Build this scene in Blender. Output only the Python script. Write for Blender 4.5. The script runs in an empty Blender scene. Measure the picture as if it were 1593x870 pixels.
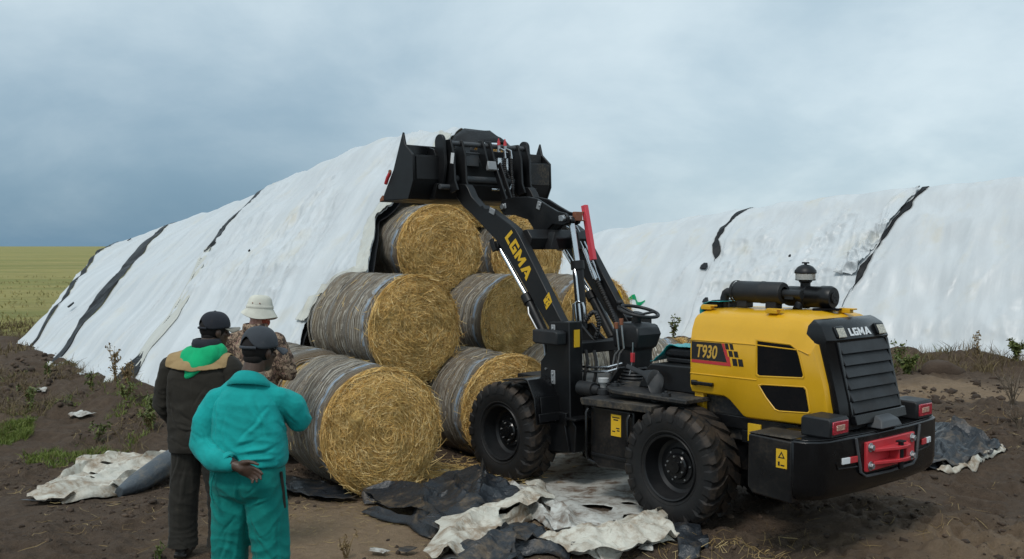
import bpy, bmesh, math, random
import numpy as np
from mathutils import Vector, Matrix, Euler
from mathutils.geometry import delaunay_2d_cdt

random.seed(7)
RNG = np.random.default_rng(11)
SC = bpy.context.scene
COL = SC.collection
R = math.radians

# ------------------------------------------------------------------ camera
cam_d = bpy.data.cameras.new("camera")
cam = bpy.data.objects.new("camera", cam_d)
COL.objects.link(cam)
cam_d.sensor_width = 36.0
cam_d.lens = 1600.0 / 1593.0 * 36.0
cam_d.clip_start = 0.1
cam_d.clip_end = 9000
cam.location = (0, 0, 2.25)
cam.rotation_euler = (R(90) - math.atan(52 / 1600.0), 0, 0)
SC.camera = cam

# ------------------------------------------------------------------ sky and sun
SUN_EL, SUN_AZ = R(54), R(208)      # azimuth clockwise from +Y : behind the camera and to the left
world = bpy.data.worlds.new("World")
SC.world = world
world.use_nodes = True
wn, wl = world.node_tree.nodes, world.node_tree.links
wn.clear()
w_out = wn.new('ShaderNodeOutputWorld')
w_bg = wn.new('ShaderNodeBackground'); w_bg.inputs[1].default_value = 0.092
sky = wn.new('ShaderNodeTexSky'); sky.sky_type = 'NISHITA'; sky.sun_disc = False
sky.sun_elevation = SUN_EL; sky.sun_rotation = SUN_AZ
w_tc = wn.new('ShaderNodeTexCoord')


def wnode(t, **kw):
    n = wn.new(t)
    for k, v in kw.items():
        setattr(n, k, v)
    return n


def wmath(op, a, b=None, clamp=False):
    n = wn.new('ShaderNodeMath'); n.operation = op; n.use_clamp = clamp
    for i, x in enumerate((a, b)):
        if x is None: continue
        if isinstance(x, (int, float)): n.inputs[i].default_value = x
        else: wl.new(x, n.inputs[i])
    return n.outputs[0]


# a cloud layer seen in perspective: direction divided by its height above the horizon
w_sep = wn.new('ShaderNodeSeparateXYZ'); wl.new(w_tc.outputs['Generated'], w_sep.inputs[0])
w_h = wmath('ADD', wmath('MAXIMUM', w_sep.outputs[2], 0.0), 0.42)
w_comb = wn.new('ShaderNodeCombineXYZ')
wl.new(wmath('DIVIDE', w_sep.outputs[0], w_h), w_comb.inputs[0])
wl.new(wmath('DIVIDE', w_sep.outputs[1], w_h), w_comb.inputs[1])
w_n1 = wnode('ShaderNodeTexNoise'); w_n1.inputs['Scale'].default_value = 2.0; w_n1.inputs['Detail'].default_value = 7
w_n1.inputs['Roughness'].default_value = 0.57; w_n1.inputs['Distortion'].default_value = 0.2
wl.new(w_comb.outputs[0], w_n1.inputs['Vector'])
w_n2 = wnode('ShaderNodeTexNoise'); w_n2.inputs['Scale'].default_value = 0.9; w_n2.inputs['Detail'].default_value = 3
wl.new(w_comb.outputs[0], w_n2.inputs['Vector'])
# a dark rain bank low in the left distance
w_dot = wnode('ShaderNodeVectorMath', operation='DOT_PRODUCT')
w_nrm = wnode('ShaderNodeVectorMath', operation='NORMALIZE'); wl.new(w_tc.outputs['Generated'], w_nrm.inputs[0])
wl.new(w_nrm.outputs[0], w_dot.inputs[0]); w_dot.inputs[1].default_value = Vector((-0.62, 0.78, 0.0)).normalized()
w_bank = wnode('ShaderNodeMapRange', interpolation_type='SMOOTHSTEP')
w_bank.inputs[1].default_value = 0.62; w_bank.inputs[2].default_value = 0.95
wl.new(w_dot.outputs['Value'], w_bank.inputs[0])
w_low = wnode('ShaderNodeMapRange', interpolation_type='SMOOTHSTEP'); w_low.inputs[1].default_value = -0.06; w_low.inputs[2].default_value = 0.30
w_low.inputs[3].default_value = 1.0; w_low.inputs[4].default_value = 0.0
wl.new(w_sep.outputs[2], w_low.inputs[0])
w_fac = wmath('ADD', wmath('MULTIPLY', w_n1.outputs[0], 0.85), wmath('MULTIPLY', w_n2.outputs[0], 0.75))
w_mr = wnode('ShaderNodeMapRange', interpolation_type='SMOOTHSTEP')
w_mr.inputs[1].default_value = 0.60; w_mr.inputs[2].default_value = 1.02
wl.new(w_fac, w_mr.inputs[0])
w_mixc = wnode('ShaderNodeMix', data_type='RGBA')
w_mixc.inputs[6].default_value = (4.15, 5.4, 6.2, 1)      # grey-blue cloud base
w_mixc.inputs[7].default_value = (6.5, 7.6, 8.1, 1)        # pale cloud
wl.new(w_mr.outputs[0], w_mixc.inputs[0])
w_mixb = wnode('ShaderNodeMix', data_type='RGBA')
w_mixb.inputs[7].default_value = (1.35, 2.5, 3.6, 1)      # rain bank
wl.new(w_mixc.outputs[2], w_mixb.inputs[6])
wl.new(wmath('MULTIPLY', wmath('MULTIPLY', w_bank.outputs[0], w_low.outputs[0]), wmath('SUBTRACT', 1.2, wmath('MULTIPLY', w_mr.outputs[0], 0.25)), True), w_mixb.inputs[0])
w_mixs = wnode('ShaderNodeMix', data_type='RGBA'); w_mixs.inputs[0].default_value = 0.9
wl.new(sky.outputs[0], w_mixs.inputs[6]); wl.new(w_mixb.outputs[2], w_mixs.inputs[7])
wl.new(w_mixs.outputs[2], w_bg.inputs[0]); wl.new(w_bg.outputs[0], w_out.inputs[0])

sun_d = bpy.data.lights.new("sun", 'SUN')
sun_d.energy = 1.25; sun_d.angle = R(14); sun_d.color = (1.0, 0.96, 0.9)
sun = bpy.data.objects.new("sun", sun_d); COL.objects.link(sun)
sdir = Vector((math.sin(SUN_AZ) * math.cos(SUN_EL), math.cos(SUN_AZ) * math.cos(SUN_EL), math.sin(SUN_EL)))
sun.rotation_euler = sdir.to_track_quat('Z', 'Y').to_euler()
SC.view_settings.view_transform = 'Standard'
SC.view_settings.look = 'None'
SC.view_settings.exposure = 0.3
SC.view_settings.gamma = 1.0
SC.view_settings.use_curve_mapping = False

# ------------------------------------------------------------------ noise
def _hash(i, j, k, seed):
    n = (i * 374761393 + j * 668265263 + k * 2147483647 * 3 + seed * 1274126177) & 0xFFFFFFFF
    n = ((n ^ (n >> 13)) * 1274126177) & 0xFFFFFFFF
    n = ((n ^ (n >> 16)) * 2246822519) & 0xFFFFFFFF
    return ((n ^ (n >> 15)) & 0xFFFFFF) / float(0xFFFFFF)


def noise3(x, y, z, seed=0):
    x, y, z = np.broadcast_arrays(np.asarray(x, float), np.asarray(y, float), np.asarray(z, float))
    i, j, k = np.floor(x).astype(np.int64), np.floor(y).astype(np.int64), np.floor(z).astype(np.int64)
    u, v, w = x - i, y - j, z - k
    u, v, w = [t * t * t * (t * (t * 6 - 15) + 10) for t in (u, v, w)]
    r = 0
    for a in (0, 1):
        for b in (0, 1):
            for c in (0, 1):
                r = r + _hash(i + a, j + b, k + c, seed) * (u if a else 1 - u) * (v if b else 1 - v) * (w if c else 1 - w)
    return r * 2 - 1


def fbm(x, y, z=0.0, octv=4, seed=0, gain=0.5, lac=2.03):
    s, a, f = 0, 1.0, 1.0
    for o in range(octv):
        s = s + a * noise3(np.asarray(x) * f + 13.1 * o, np.asarray(y) * f + 7.7 * o, np.asarray(z) * f + 3.3 * o, seed + o)
        a *= gain; f *= lac
    return s


def ridged(x, y, z=0.0, octv=3, seed=0):
    s, a, f = 0, 1.0, 1.0
    for o in range(octv):
        s = s + a * (1 - np.abs(noise3(np.asarray(x) * f + 5.1 * o, np.asarray(y) * f + 9.7 * o, np.asarray(z) * f, seed + o)) * 2)
        a *= 0.5; f *= 2.1
    return s


def sstep(a, b, x):
    t = np.clip((np.asarray(x, float) - a) / (b - a), 0, 1)
    return t * t * (3 - 2 * t)


# ------------------------------------------------------------------ materials
def srgb(r, g, b):
    f = lambda c: c / 12.92 if c <= 0.04045 else ((c + 0.055) / 1.055) ** 2.4
    return (f(r / 255), f(g / 255), f(b / 255), 1)


def c4(c):
    return (c[0], c[1], c[2], 1)


class M:
    """small node builder round a Principled BSDF"""
    def __init__(s, name):
        s.m = bpy.data.materials.new(name); s.m.use_nodes = True
        s.nt = s.m.node_tree; s.n = s.nt.nodes; s.l = s.nt.links
        s.p = s.n['Principled BSDF']; s.tc = s.n.new('ShaderNodeTexCoord')

    def set(s, sock, v):
        if hasattr(v, 'is_output') or isinstance(v, bpy.types.NodeSocket): s.l.new(v, s.p.inputs[sock])
        else: s.p.inputs[sock].default_value = v

    def coord(s, kind='Object', scale=(1, 1, 1), rot=(0, 0, 0)):
        mp = s.n.new('ShaderNodeMapping'); mp.inputs['Scale'].default_value = scale; mp.inputs['Rotation'].default_value = rot
        s.l.new(s.tc.outputs[kind], mp.inputs[0]); return mp.outputs[0]

    def pos(s, scale=(1, 1, 1)):
        g = s.n.new('ShaderNodeNewGeometry'); mp = s.n.new('ShaderNodeMapping'); mp.inputs['Scale'].default_value = scale
        s.l.new(g.outputs['Position'], mp.inputs[0]); return mp.outputs[0]

    def noise(s, vec, scale=5, detail=4, rough=0.55, dist=0.0):
        t = s.n.new('ShaderNodeTexNoise'); t.inputs['Scale'].default_value = scale; t.inputs['Detail'].default_value = detail
        t.inputs['Roughness'].default_value = rough; t.inputs['Distortion'].default_value = dist
        s.l.new(vec, t.inputs['Vector']); return t.outputs[0]

    def vor(s, vec, scale=5, feature='F1', out=0):
        t = s.n.new('ShaderNodeTexVoronoi'); t.inputs['Scale'].default_value = scale; t.feature = feature
        s.l.new(vec, t.inputs['Vector']); return t.outputs[out]

    def wave(s, vec, scale=5, dist=0, detail=2, direction='X', dscale=1.0):
        t = s.n.new('ShaderNodeTexWave'); t.bands_direction = direction
        t.inputs['Scale'].default_value = scale; t.inputs['Distortion'].default_value = dist; t.inputs['Detail'].default_value = detail
        t.inputs['Detail Scale'].default_value = dscale
        s.l.new(vec, t.inputs['Vector']); return t.outputs[1]

    def ramp(s, fac, stops, interp='LINEAR'):
        r = s.n.new('ShaderNodeValToRGB'); r.color_ramp.interpolation = interp
        e = r.color_ramp.elements
        while len(e) < len(stops): e.new(0.5)
        for k, (p, c) in enumerate(stops):
            e[k].position = p; e[k].color = c4(c) if not isinstance(c, (int, float)) else (c, c, c, 1)
        s.l.new(fac, r.inputs[0]); return r.outputs[0]

    def rng(s, fac, a, b, lo=0.0, hi=1.0):
        r = s.n.new('ShaderNodeMapRange'); r.interpolation_type = 'SMOOTHSTEP'
        for i, v in zip((1, 2, 3, 4), (a, b, lo, hi)): r.inputs[i].default_value = v
        s.l.new(fac, r.inputs[0]); return r.outputs[0]

    def mix(s, fac, a, b, mode='MIX'):
        x = s.n.new('ShaderNodeMix'); x.data_type = 'RGBA'; x.blend_type = mode
        for i, v in ((0, fac), (6, a), (7, b)):
            if isinstance(v, (int, float)): x.inputs[i].default_value = v
            elif isinstance(v, (tuple, list)): x.inputs[i].default_value = c4(v)
            else: s.l.new(v, x.inputs[i])
        return x.outputs[2]

    def math(s, op, a, b=0.0, clamp=False):
        x = s.n.new('ShaderNodeMath'); x.operation = op; x.use_clamp = clamp
        for i, v in ((0, a), (1, b)):
            if isinstance(v, (int, float)): x.inputs[i].default_value = v
            else: s.l.new(v, x.inputs[i])
        return x.outputs[0]

    def attr(s, name):
        a = s.n.new('ShaderNodeAttribute'); a.attribute_name = name; return a.outputs['Fac']

    def island(s):
        return s.n.new('ShaderNodeNewGeometry').outputs['Random Per Island']

    def objrand(s):
        return s.n.new('ShaderNodeObjectInfo').outputs['Random']

    def bump(s, h, strength=0.3, dist=0.01):
        b = s.n.new('ShaderNodeBump'); b.inputs['Strength'].default_value = strength; b.inputs['Distance'].default_value = dist
        s.l.new(h, b.inputs['Height']); s.l.new(b.outputs[0], s.p.inputs['Normal'])


def paint(name, col, rough=0.4, metal=0.0, dust=0.25, dustcol=(0.12, 0.085, 0.055), var=0.15, bump=0.0, bscale=60, spec=0.5, coat=0.0):
    m = M(name); v = m.coord()
    n1 = m.noise(v, 3.0, 5, 0.6); n2 = m.noise(v, 38, 3, 0.6)
    base = m.mix(m.rng(n1, 0.3, 0.7), tuple(c * (1 - var) for c in col[:3]), tuple(min(1, c * (1 + var)) for c in col[:3]))
    d = m.math('MULTIPLY', m.rng(m.math('ADD', m.math('MULTIPLY', n1, 0.6), m.math('MULTIPLY', n2, 0.4)), 0.46, 0.72), dust)
    m.set('Base Color', m.mix(d, base, dustcol))
    m.set('Roughness', m.rng(n1, 0.3, 0.75, rough * 0.85, min(1, rough * 1.3 + 0.05)))
    m.set('Metallic', metal); m.set('Specular IOR Level', spec)
    if coat: m.set('Coat Weight', coat); m.set('Coat Roughness', 0.15)
    if bump: m.bump(m.noise(v, bscale, 3, 0.6), bump, 0.004)
    return m.m


MT = {}
MT['black'] = paint('black_paint', (0.0065, 0.0068, 0.0078), 0.42, spec=0.38, dust=0.10, dustcol=(0.06, 0.05, 0.04))
MT['black_gloss'] = paint('black_gloss', (0.006, 0.0063, 0.0072), 0.22, spec=0.42, dust=0.10, dustcol=(0.07, 0.055, 0.04))
MT['black_low'] = paint('black_low_paint', (0.0065, 0.0068, 0.0078), 0.30, spec=0.42, dust=0.38, dustcol=(0.075, 0.055, 0.038))
MT['black_dusty'] = paint('black_dusty', (0.014, 0.014, 0.015), 0.6, dust=0.85, dustcol=(0.13, 0.1, 0.065))
MT['grey_black'] = paint('grey_plastic', (0.013, 0.0142, 0.0162), 0.5, spec=0.42, dust=0.12, bump=0.25, bscale=220)
MT['grey_paint'] = paint('grey_paint', (0.055, 0.06, 0.066), 0.5, dust=0.25)
MT['yellow'] = paint('yellow_paint', (0.69, 0.372, 0.008), 0.33, dust=0.10, var=0.05, dustcol=(0.32, 0.2, 0.05), coat=0.15)
MT['decal_yellow'] = paint('decal_yellow', (0.70, 0.42, 0.015), 0.45, dust=0.1, var=0.05)
MT['decal_tan'] = paint('decal_tan', (0.55, 0.33, 0.05), 0.45, dust=0.05, var=0.05)
MT['decal_red'] = paint('decal_red', (0.50, 0.035, 0.04), 0.45, dust=0.08, var=0.06)
MT['decal_white'] = paint('decal_white', (0.72, 0.74, 0.75), 0.45, dust=0.12, var=0.05)
MT['decal_black'] = paint('decal_black', (0.012, 0.012, 0.013), 0.4, dust=0.05)
MT['red_paint'] = paint('red_paint', (0.52, 0.035, 0.045), 0.36, dust=0.12, var=0.08)
MT['red_plastic'] = paint('red_bar', (0.66, 0.06, 0.085), 0.45, dust=0.05, var=0.05)
MT['chrome'] = paint('chrome_rod', (0.62, 0.64, 0.66), 0.2, 1.0, dust=0.06)
MT['steel'] = paint('steel', (0.42, 0.43, 0.44), 0.36, 0.9, dust=0.2)
MT['zinc'] = paint('zinc_pad', (0.30, 0.31, 0.32), 0.5, 0.3, dust=0.3)
MT['brass'] = paint('rusty_red', (0.25, 0.09, 0.045), 0.55, 0.2, dust=0.3)
MT['white_cap'] = paint('cap_plastic', (0.42, 0.43, 0.43), 0.5, dust=0.3)
MT['hose'] = paint('rubber_hose', (0.014, 0.014, 0.015), 0.5, dust=0.15)
MT['vent_mesh'] = paint('vent_mesh', (0.004, 0.004, 0.005), 0.6, spec=.12, dust=0.04, bump=0.3, bscale=420)
MT['glove'] = paint('strap', (0.035, 0.022, 0.018), 0.6)


def mk_rubber():
    m = M('tyre_rubber'); v = m.coord()
    n = m.noise(v, 9, 6, 0.65); n2 = m.noise(v, 45, 4, 0.6)
    tread = m.attr('tread')
    mud = m.math('MULTIPLY', m.rng(n, 0.36, 0.66), m.math('ADD', m.math('MULTIPLY', tread, 0.5), 0.05))
    m.set('Base Color', m.mix(mud, m.mix(n2, (0.0065, 0.0065, 0.007), (0.012, 0.012, 0.0125)), (0.085, 0.058, 0.038)))
    m.set('Roughness', 0.66); m.set('Specular IOR Level', 0.35); m.bump(n2, 0.35, 0.006)
    return m.m


MT['rubber'] = mk_rubber()


def mk_lens(name, col, rough=0.15):
    m = M(name); v = m.coord()
    w1 = m.vor(v, 70)
    m.set('Base Color', m.mix(m.rng(w1, 0.1, 0.6), tuple(min(1, c * 1.25) for c in col), tuple(c * 0.7 for c in col)))
    m.set('Roughness', rough); m.set('Coat Weight', 0.8); m.bump(w1, 0.5, 0.004)
    return m.m


MT['lens_clear'] = mk_lens('lens_clear', (0.50, 0.46, 0.36))
MT['lens_red'] = mk_lens('lens_red', (0.48, 0.025, 0.045))
MT['lens_amber'] = mk_lens('lens_amber', (0.62, 0.36, 0.27))


def mk_clearplastic():
    m = M('clear_bowl'); m.set('Base Color', (0.62, 0.60, 0.55, 1)); m.set('Roughness', 0.2); m.set('Transmission Weight', 0.5)
    return m.m


MT['bowl'] = mk_clearplastic()


def mk_straw(name, dark, mid, light):
    m = M(name)
    r = m.island(); v = m.coord(); n = m.noise(v, 5.5, 3)
    col = m.ramp(r, [(0.0, dark), (0.18, tuple(0.5 * (a + b) for a, b in zip(dark, mid))), (0.55, mid), (1.0, light)])
    m.set('Base Color', m.mix(m.rng(n, 0.46, 0.70, 0, 0.65), col, tuple(c * 0.5 for c in mid)))
    m.set('Roughness', 0.55); m.set('Specular IOR Level', 0.3)
    return m.m


MT['straw'] = mk_straw('straw_strands', (0.28, 0.155, 0.042), (0.88, 0.58, 0.19), (0.97, 0.78, 0.41))
MT['straw_pale'] = mk_straw('straw_litter', (0.12, 0.075, 0.03), (0.34, 0.23, 0.09), (0.55, 0.42, 0.2))


def mk_hayface():
    m = M('hay_face'); v = m.coord()
    n = m.noise(v, 14, 6, 0.7, 1.5); n2 = m.noise(v, 3.5, 3)
    col = m.ramp(n, [(0.28, (0.26, 0.145, 0.045)), (0.46, (0.70, 0.45, 0.145)), (0.75, (0.85, 0.62, 0.25))])
    m.set('Base Color', m.mix(m.rng(n2, 0.4, 0.7, 0, 0.4), col, (0.12, 0.07, 0.02)))
    m.set('Roughness', 0.9); m.bump(n, 0.9, 0.03)
    return m.m


MT['hayface'] = mk_hayface()


def mk_netwrap():
    m = M('net_wrap'); v = m.coord()
    stretch = m.coord(scale=(120, 2.2, 2.2))
    long = m.noise(stretch, 1.0, 5, 0.6, 0.25)
    bands = m.noise(m.coord(scale=(9, 0.5, 0.5)), 1.0, 3, 0.6, 0.3)
    big = m.noise(v, 2.2, 4, 0.6)
    net = m.wave(v, 36, 1.6, 2, 'X', 2.0)
    rnd = m.objrand()
    hay = m.ramp(long, [(0.2, (0.085, 0.056, 0.032)), (0.5, (0.25, 0.175, 0.10)), (0.8, (0.42, 0.32, 0.20))])
    grey = m.ramp(long, [(0.25, (0.10, 0.085, 0.068)), (0.7, (0.27, 0.235, 0.185))])
    blue = m.ramp(long, [(0.25, (0.05, 0.09, 0.14)), (0.7, (0.21, 0.29, 0.36))])
    c = m.mix(m.rng(bands, 0.42, 0.66), hay, grey)
    # a band of bluish net near the front end of the roll, its place different from bale to bale
    sx = m.n.new('ShaderNodeSeparateXYZ'); m.l.new(v, sx.inputs[0])
    ofs = m.math('SUBTRACT', sx.outputs[0], m.math('ADD', 0.30, m.math('MULTIPLY', rnd, 0.16)))
    wob = m.math('ADD', ofs, m.math('MULTIPLY', m.math('SUBTRACT', big, 0.5), 0.12))
    band = m.math('SUBTRACT', 1.0, m.math('DIVIDE', m.math('ABSOLUTE', wob), 0.085), True)
    c = m.mix(m.math('MULTIPLY', m.rng(band, 0.1, 0.6), m.rng(long, 0.3, 0.55)), c, blue)
    # rotting brown patches
    c = m.mix(m.rng(big, 0.56, 0.74, 0, 0.7), c, (0.07, 0.044, 0.026))
    c = m.mix(m.rng(sx.outputs[0], -.11, -.06, 0, .75), c, m.mix(long, (0.06, 0.036, 0.018), (0.26, 0.165, 0.075)))
    c = m.mix(m.math('MULTIPLY', m.rng(net, 0.78, 0.95), 0.55), c, (0.42, 0.41, 0.38))
    m.set('Base Color', c); m.set('Roughness', 0.75)
    m.bump(m.math('ADD', m.math('MULTIPLY', long, 1.0), m.math('MULTIPLY', net, 0.5)), 0.9, 0.02)
    return m.m


MT['net'] = mk_netwrap()


def mk_thread():
    m = M('net_thread'); r_ = m.island(); v = m.coord(); n = m.noise(v, 9, 4)
    c = m.ramp(r_, [(0, (0.13, 0.105, 0.075)), (.35, (0.36, 0.315, 0.24)), (.6, (0.50, 0.46, 0.39)), (.8, (0.30, 0.30, 0.29)), (1.0, (0.46, 0.35, 0.2))])
    c = m.mix(m.math('MULTIPLY', m.attr('blue'), m.rng(r_, .15, .5)), c, m.mix(r_, (0.10, 0.19, 0.34), (0.30, 0.40, 0.50)))
    m.set('Base Color', m.mix(m.rng(n, .48, .70, 0, .8), c, (0.11, 0.08, 0.052))); m.set('Roughness', .6); return m.m


MT['thread'] = mk_thread()


def mk_tarp(name, base, stain, amount=0.5, fold_scale=(14, 14, 1.2), dirt=0.35):
    m = M(name); v = m.coord(); w = m.pos()
    streak = m.noise(m.coord('UV', scale=(2.6, .7, 1)), 1.0, 5, 0.6, 0.4)
    n = m.noise(v, 1.1, 5, 0.6); fine = m.noise(v, 22, 5, 0.65)
    c = m.mix(m.rng(streak, 0.3, 0.75), tuple(x * 0.86 for x in base), base)
    c = m.mix(m.math('MULTIPLY', m.math('MULTIPLY', m.rng(n, 0.47, 0.72), m.rng(streak, 0.42, 0.62)), amount), c, stain)
    c = m.mix(m.math('MULTIPLY', m.rng(fine, 0.66, 0.78), dirt), c, tuple(x * 0.45 for x in stain))
    m.set('Base Color', c); m.set('Roughness', m.rng(n, 0.3, 0.7, 0.36, 0.50))
    wr = m.math('ADD', m.math('MULTIPLY', m.noise(m.coord('UV', scale=(7, 2.4, 1)), 1.0, 5, 0.6, 0.8), .28), m.noise(m.coord('UV', scale=(5.5, .45, 1), rot=(0, 0, .12)), 1.0, 4, 0.55, 0.3))
    crk = m.vor(m.coord('UV', scale=(4, 3, 1)), 1.0, 'DISTANCE_TO_EDGE')
    m.bump(m.math('ADD', wr, m.math('MULTIPLY', m.rng(crk, 0.0, 0.25), 0.10)), 0.42, 0.03)
    return m.m


MT['tarp'] = mk_tarp('white_sheet', (0.62, 0.65, 0.665), (0.54, 0.49, 0.37), 0.5, dirt=.12)
MT['tarp_cream'] = mk_tarp('cream_sheet', (0.57, 0.57, 0.515), (0.44, 0.40, 0.28), 0.6, dirt=.15)


def mk_loose(name, base, dirtc, amt, sc=3.0, rough=0.45, lo=0.42, spec=0.5):
    m = M(name); v = m.pos()
    n = m.noise(v, sc, 6, 0.65, 0.6); n2 = m.noise(v, 16, 5, 0.7, 0.5)
    mask = m.math('MULTIPLY', m.rng(m.math('ADD', m.math('MULTIPLY', n, 0.65), m.math('MULTIPLY', n2, 0.35)), lo, lo + 0.2), amt)
    m.set('Base Color', m.mix(mask, m.mix(n2, tuple(c * 0.8 for c in base), base), dirtc))
    m.set('Roughness', m.rng(n, 0.3, 0.7, rough * 0.8, rough * 1.4)); m.set('Specular IOR Level', spec); m.bump(m.noise(v, 30, 5, 0.6, 1.0), 0.45, 0.02)
    return m.m


MT['loose_white'] = mk_loose('loose_white_sheet', (0.60, 0.60, 0.56), (0.12, 0.07, 0.038), 0.97, 3.4, 0.5, 0.425)
MT['loose_cream'] = mk_loose('loose_cream_sheet', (0.66, 0.635, 0.55), (0.23, 0.15, 0.085), 0.9, 3.0, 0.5, 0.42)
MT['loose_black'] = mk_loose('loose_black_sheet', (0.020, 0.024, 0.030), (0.19, 0.135, 0.08), 0.75, 3.2, 0.32, 0.49)
MT['loose_grey'] = mk_loose('loose_grey_sheet', (0.075, 0.09, 0.105), (0.22, 0.18, 0.13), 0.7, 5, 0.4, 0.48)
MT['black_film'] = mk_loose('black_film', (0.009, 0.010, 0.012), (0.05, 0.042, 0.034), 0.3, 2.0, 0.5, 0.56, 0.3)
MT['teal_film'] = mk_loose('teal_film', (0.012, 0.36, 0.38), (0.35, 0.55, 0.6), 0.8, 12, 0.15, 0.5)


def mk_soil():
    m = M('soil_and_grassland'); p = m.pos()
    tone, field = m.attr('tone'), m.attr('field')
    n1 = m.noise(p, 1.6, 6, 0.65); n2 = m.noise(p, 14, 6, 0.7); n3 = m.noise(p, 70, 4, 0.7)
    dark = m.mix(n2, (0.031, 0.0212, 0.0148), (0.172, 0.121, 0.085))
    tan = m.mix(n2, (0.19, 0.130, 0.080), (0.37, 0.265, 0.17))
    k = m.math('ADD', tone, m.math('MULTIPLY', m.math('SUBTRACT', n1, 0.5), 0.7))
    c = m.mix(m.rng(k, 0.15, 0.85), dark, tan)
    c = m.mix(m.math('MULTIPLY', m.rng(n3, 0.60, 0.75), 0.35), c, (0.19, 0.14, 0.09))
    # grassland: long bands of straw yellow and green across the plain
    band = m.noise(m.pos((0.012, 0.06, 1)), 1.0, 6, 0.6, 0.4); b2 = m.noise(m.pos((0.5, 1.6, 1)), 1.0, 5, 0.7)
    g = m.ramp(band, [(0.30, (0.18, 0.19, 0.062)), (0.46, (0.36, 0.31, 0.11)), (0.58, (0.235, 0.235, 0.072)), (0.75, (0.45, 0.37, 0.17))])
    g = m.mix(m.rng(b2, 0.35, 0.7, 0, 0.45), g, (0.085, 0.085, 0.022))
    c = m.mix(field, c, g)
    m.set('Base Color', c); m.set('Roughness', 0.92); m.set('Specular IOR Level', 0.25)
    m.bump(m.math('ADD', n2, m.math('MULTIPLY', n3, 0.5)), 1.0, 0.05)
    return m.m


MT['soil'] = mk_soil()


def mk_clod():
    m = M('soil_clods'); r = m.island(); p = m.pos(); n = m.noise(p, 30, 4)
    m.set('Base Color', m.mix(n, m.ramp(r, [(0, (0.026, 0.017, 0.012)), (0.7, (0.085, 0.056, 0.038)), (1, (0.15, 0.10, 0.065))]), (0.05, 0.033, 0.022)))
    m.set('Roughness', 0.95); m.bump(n, 0.7, 0.02); return m.m


MT['clod'] = mk_clod()


def mk_leaf(name, a, b, rough=0.55):
    m = M(name); r = m.island()
    m.set('Base Color', m.mix(r, a, b)); m.set('Roughness', rough); m.set('Specular IOR Level', 0.3); return m.m


MT['grass'] = mk_leaf('grass_blades', (0.075, 0.12, 0.018), (0.19, 0.22, 0.05))
MT['fieldgrass'] = mk_leaf('field_grass', (0.16, 0.16, 0.05), (0.36, 0.30, 0.12))
MT['drygrass'] = mk_leaf('dry_grass', (0.085, 0.06, 0.035), (0.21, 0.16, 0.075))
MT['weedgreen'] = mk_leaf('weed_leaf', (0.055, 0.08, 0.018), (0.14, 0.16, 0.045))
MT['weeddry'] = mk_leaf('weed_dry', (0.12, 0.075, 0.03), (0.27, 0.19, 0.09))
MT['twig'] = mk_leaf('dry_twig', (0.10, 0.078, 0.055), (0.2, 0.16, 0.12))


def mk_cloth(name, a, wave=260, var=0.16, rough=0.85, dirt=0.15, dirtc=(0.08, 0.06, 0.045)):
    m = M(name); v = m.coord()
    n = m.noise(v, 4.5, 5, 0.6); f = m.noise(v, wave, 2, 0.5)
    c = m.mix(m.rng(n, 0.3, 0.7), tuple(x * (1 - var) for x in a), tuple(x * (1 + var) for x in a))
    c = m.mix(m.math('MULTIPLY', m.rng(m.noise(v, 11, 5, 0.7), 0.55, 0.75), dirt), c, dirtc)
    m.set('Base Color', c); m.set('Roughness', rough); m.set('Sheen Weight', 0.06); m.set('Specular IOR Level', 0.2)
    m.bump(m.math('ADD', m.math('MULTIPLY', f, 0.5), m.noise(v, 28, 4, 0.6)), 0.4, 0.006)
    return m.m


MT['teal'] = mk_cloth('teal_cotton', (0.008, 0.315, 0.30), dirt=0.08, dirtc=(0.02, 0.12, 0.12))
MT['teal_dark'] = mk_cloth('teal_trouser_cotton', (0.004, 0.19, 0.165), dirt=0.12, dirtc=(0.02, 0.08, 0.07))
MT['olive'] = mk_cloth('dark_olive_cotton', (0.027, 0.024, 0.019), dirt=0.2, dirtc=(0.06, 0.05, 0.038))
MT['olive2'] = mk_cloth('dark_trouser_cotton', (0.025, 0.023, 0.019), dirt=0.4, dirtc=(0.065, 0.052, 0.038))
MT['tan_cloth'] = mk_cloth('tan_yoke_cotton', (0.34, 0.235, 0.115))
MT['green_cloth'] = mk_cloth('green_fleece', (0.008, 0.42, 0.17))
MT['cap_dark'] = mk_cloth('cap_navy_cotton', (0.026, 0.029, 0.037))
MT['cap_grey'] = mk_cloth('cap_charcoal_cotton', (0.055, 0.062, 0.072), dirt=.35, dirtc=(0.10, 0.10, 0.10))
MT['cap_bill'] = mk_cloth('cap_bill_beige', (0.22, 0.21, 0.18))
MT['hat'] = mk_cloth('cream_hat_cotton', (0.62, 0.61, 0.53), dirt=0.1)
MT['collar'] = mk_cloth('shirt_collar', (0.32, 0.23, 0.17))
MT['shoe'] = paint('shoe_leather', (0.015, 0.013, 0.012), 0.5, dust=0.6)


def mk_camo():
    m = M('camouflage_cotton'); v = m.coord()
    a = m.noise(v, 16, 4, 0.6, 1.8); b = m.noise(m.coord(scale=(1, 1, 0.7), rot=(0.3, 0.8, 0.2)), 27, 3, 0.6, 2.2)
    c = m.ramp(a, [(0.38, (0.055, 0.034, 0.024)), (0.47, (0.20, 0.135, 0.09)), (0.56, (0.34, 0.25, 0.17))], 'CONSTANT')
    c = m.mix(m.rng(b, 0.58, 0.60), c, (0.035, 0.022, 0.017)); c = m.mix(m.rng(b, 0.40, 0.38), c, (0.30, 0.17, 0.135))
    m.set('Base Color', c); m.set('Roughness', 0.85); m.bump(m.noise(v, 40, 4), 0.4, 0.006); return m.m


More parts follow.
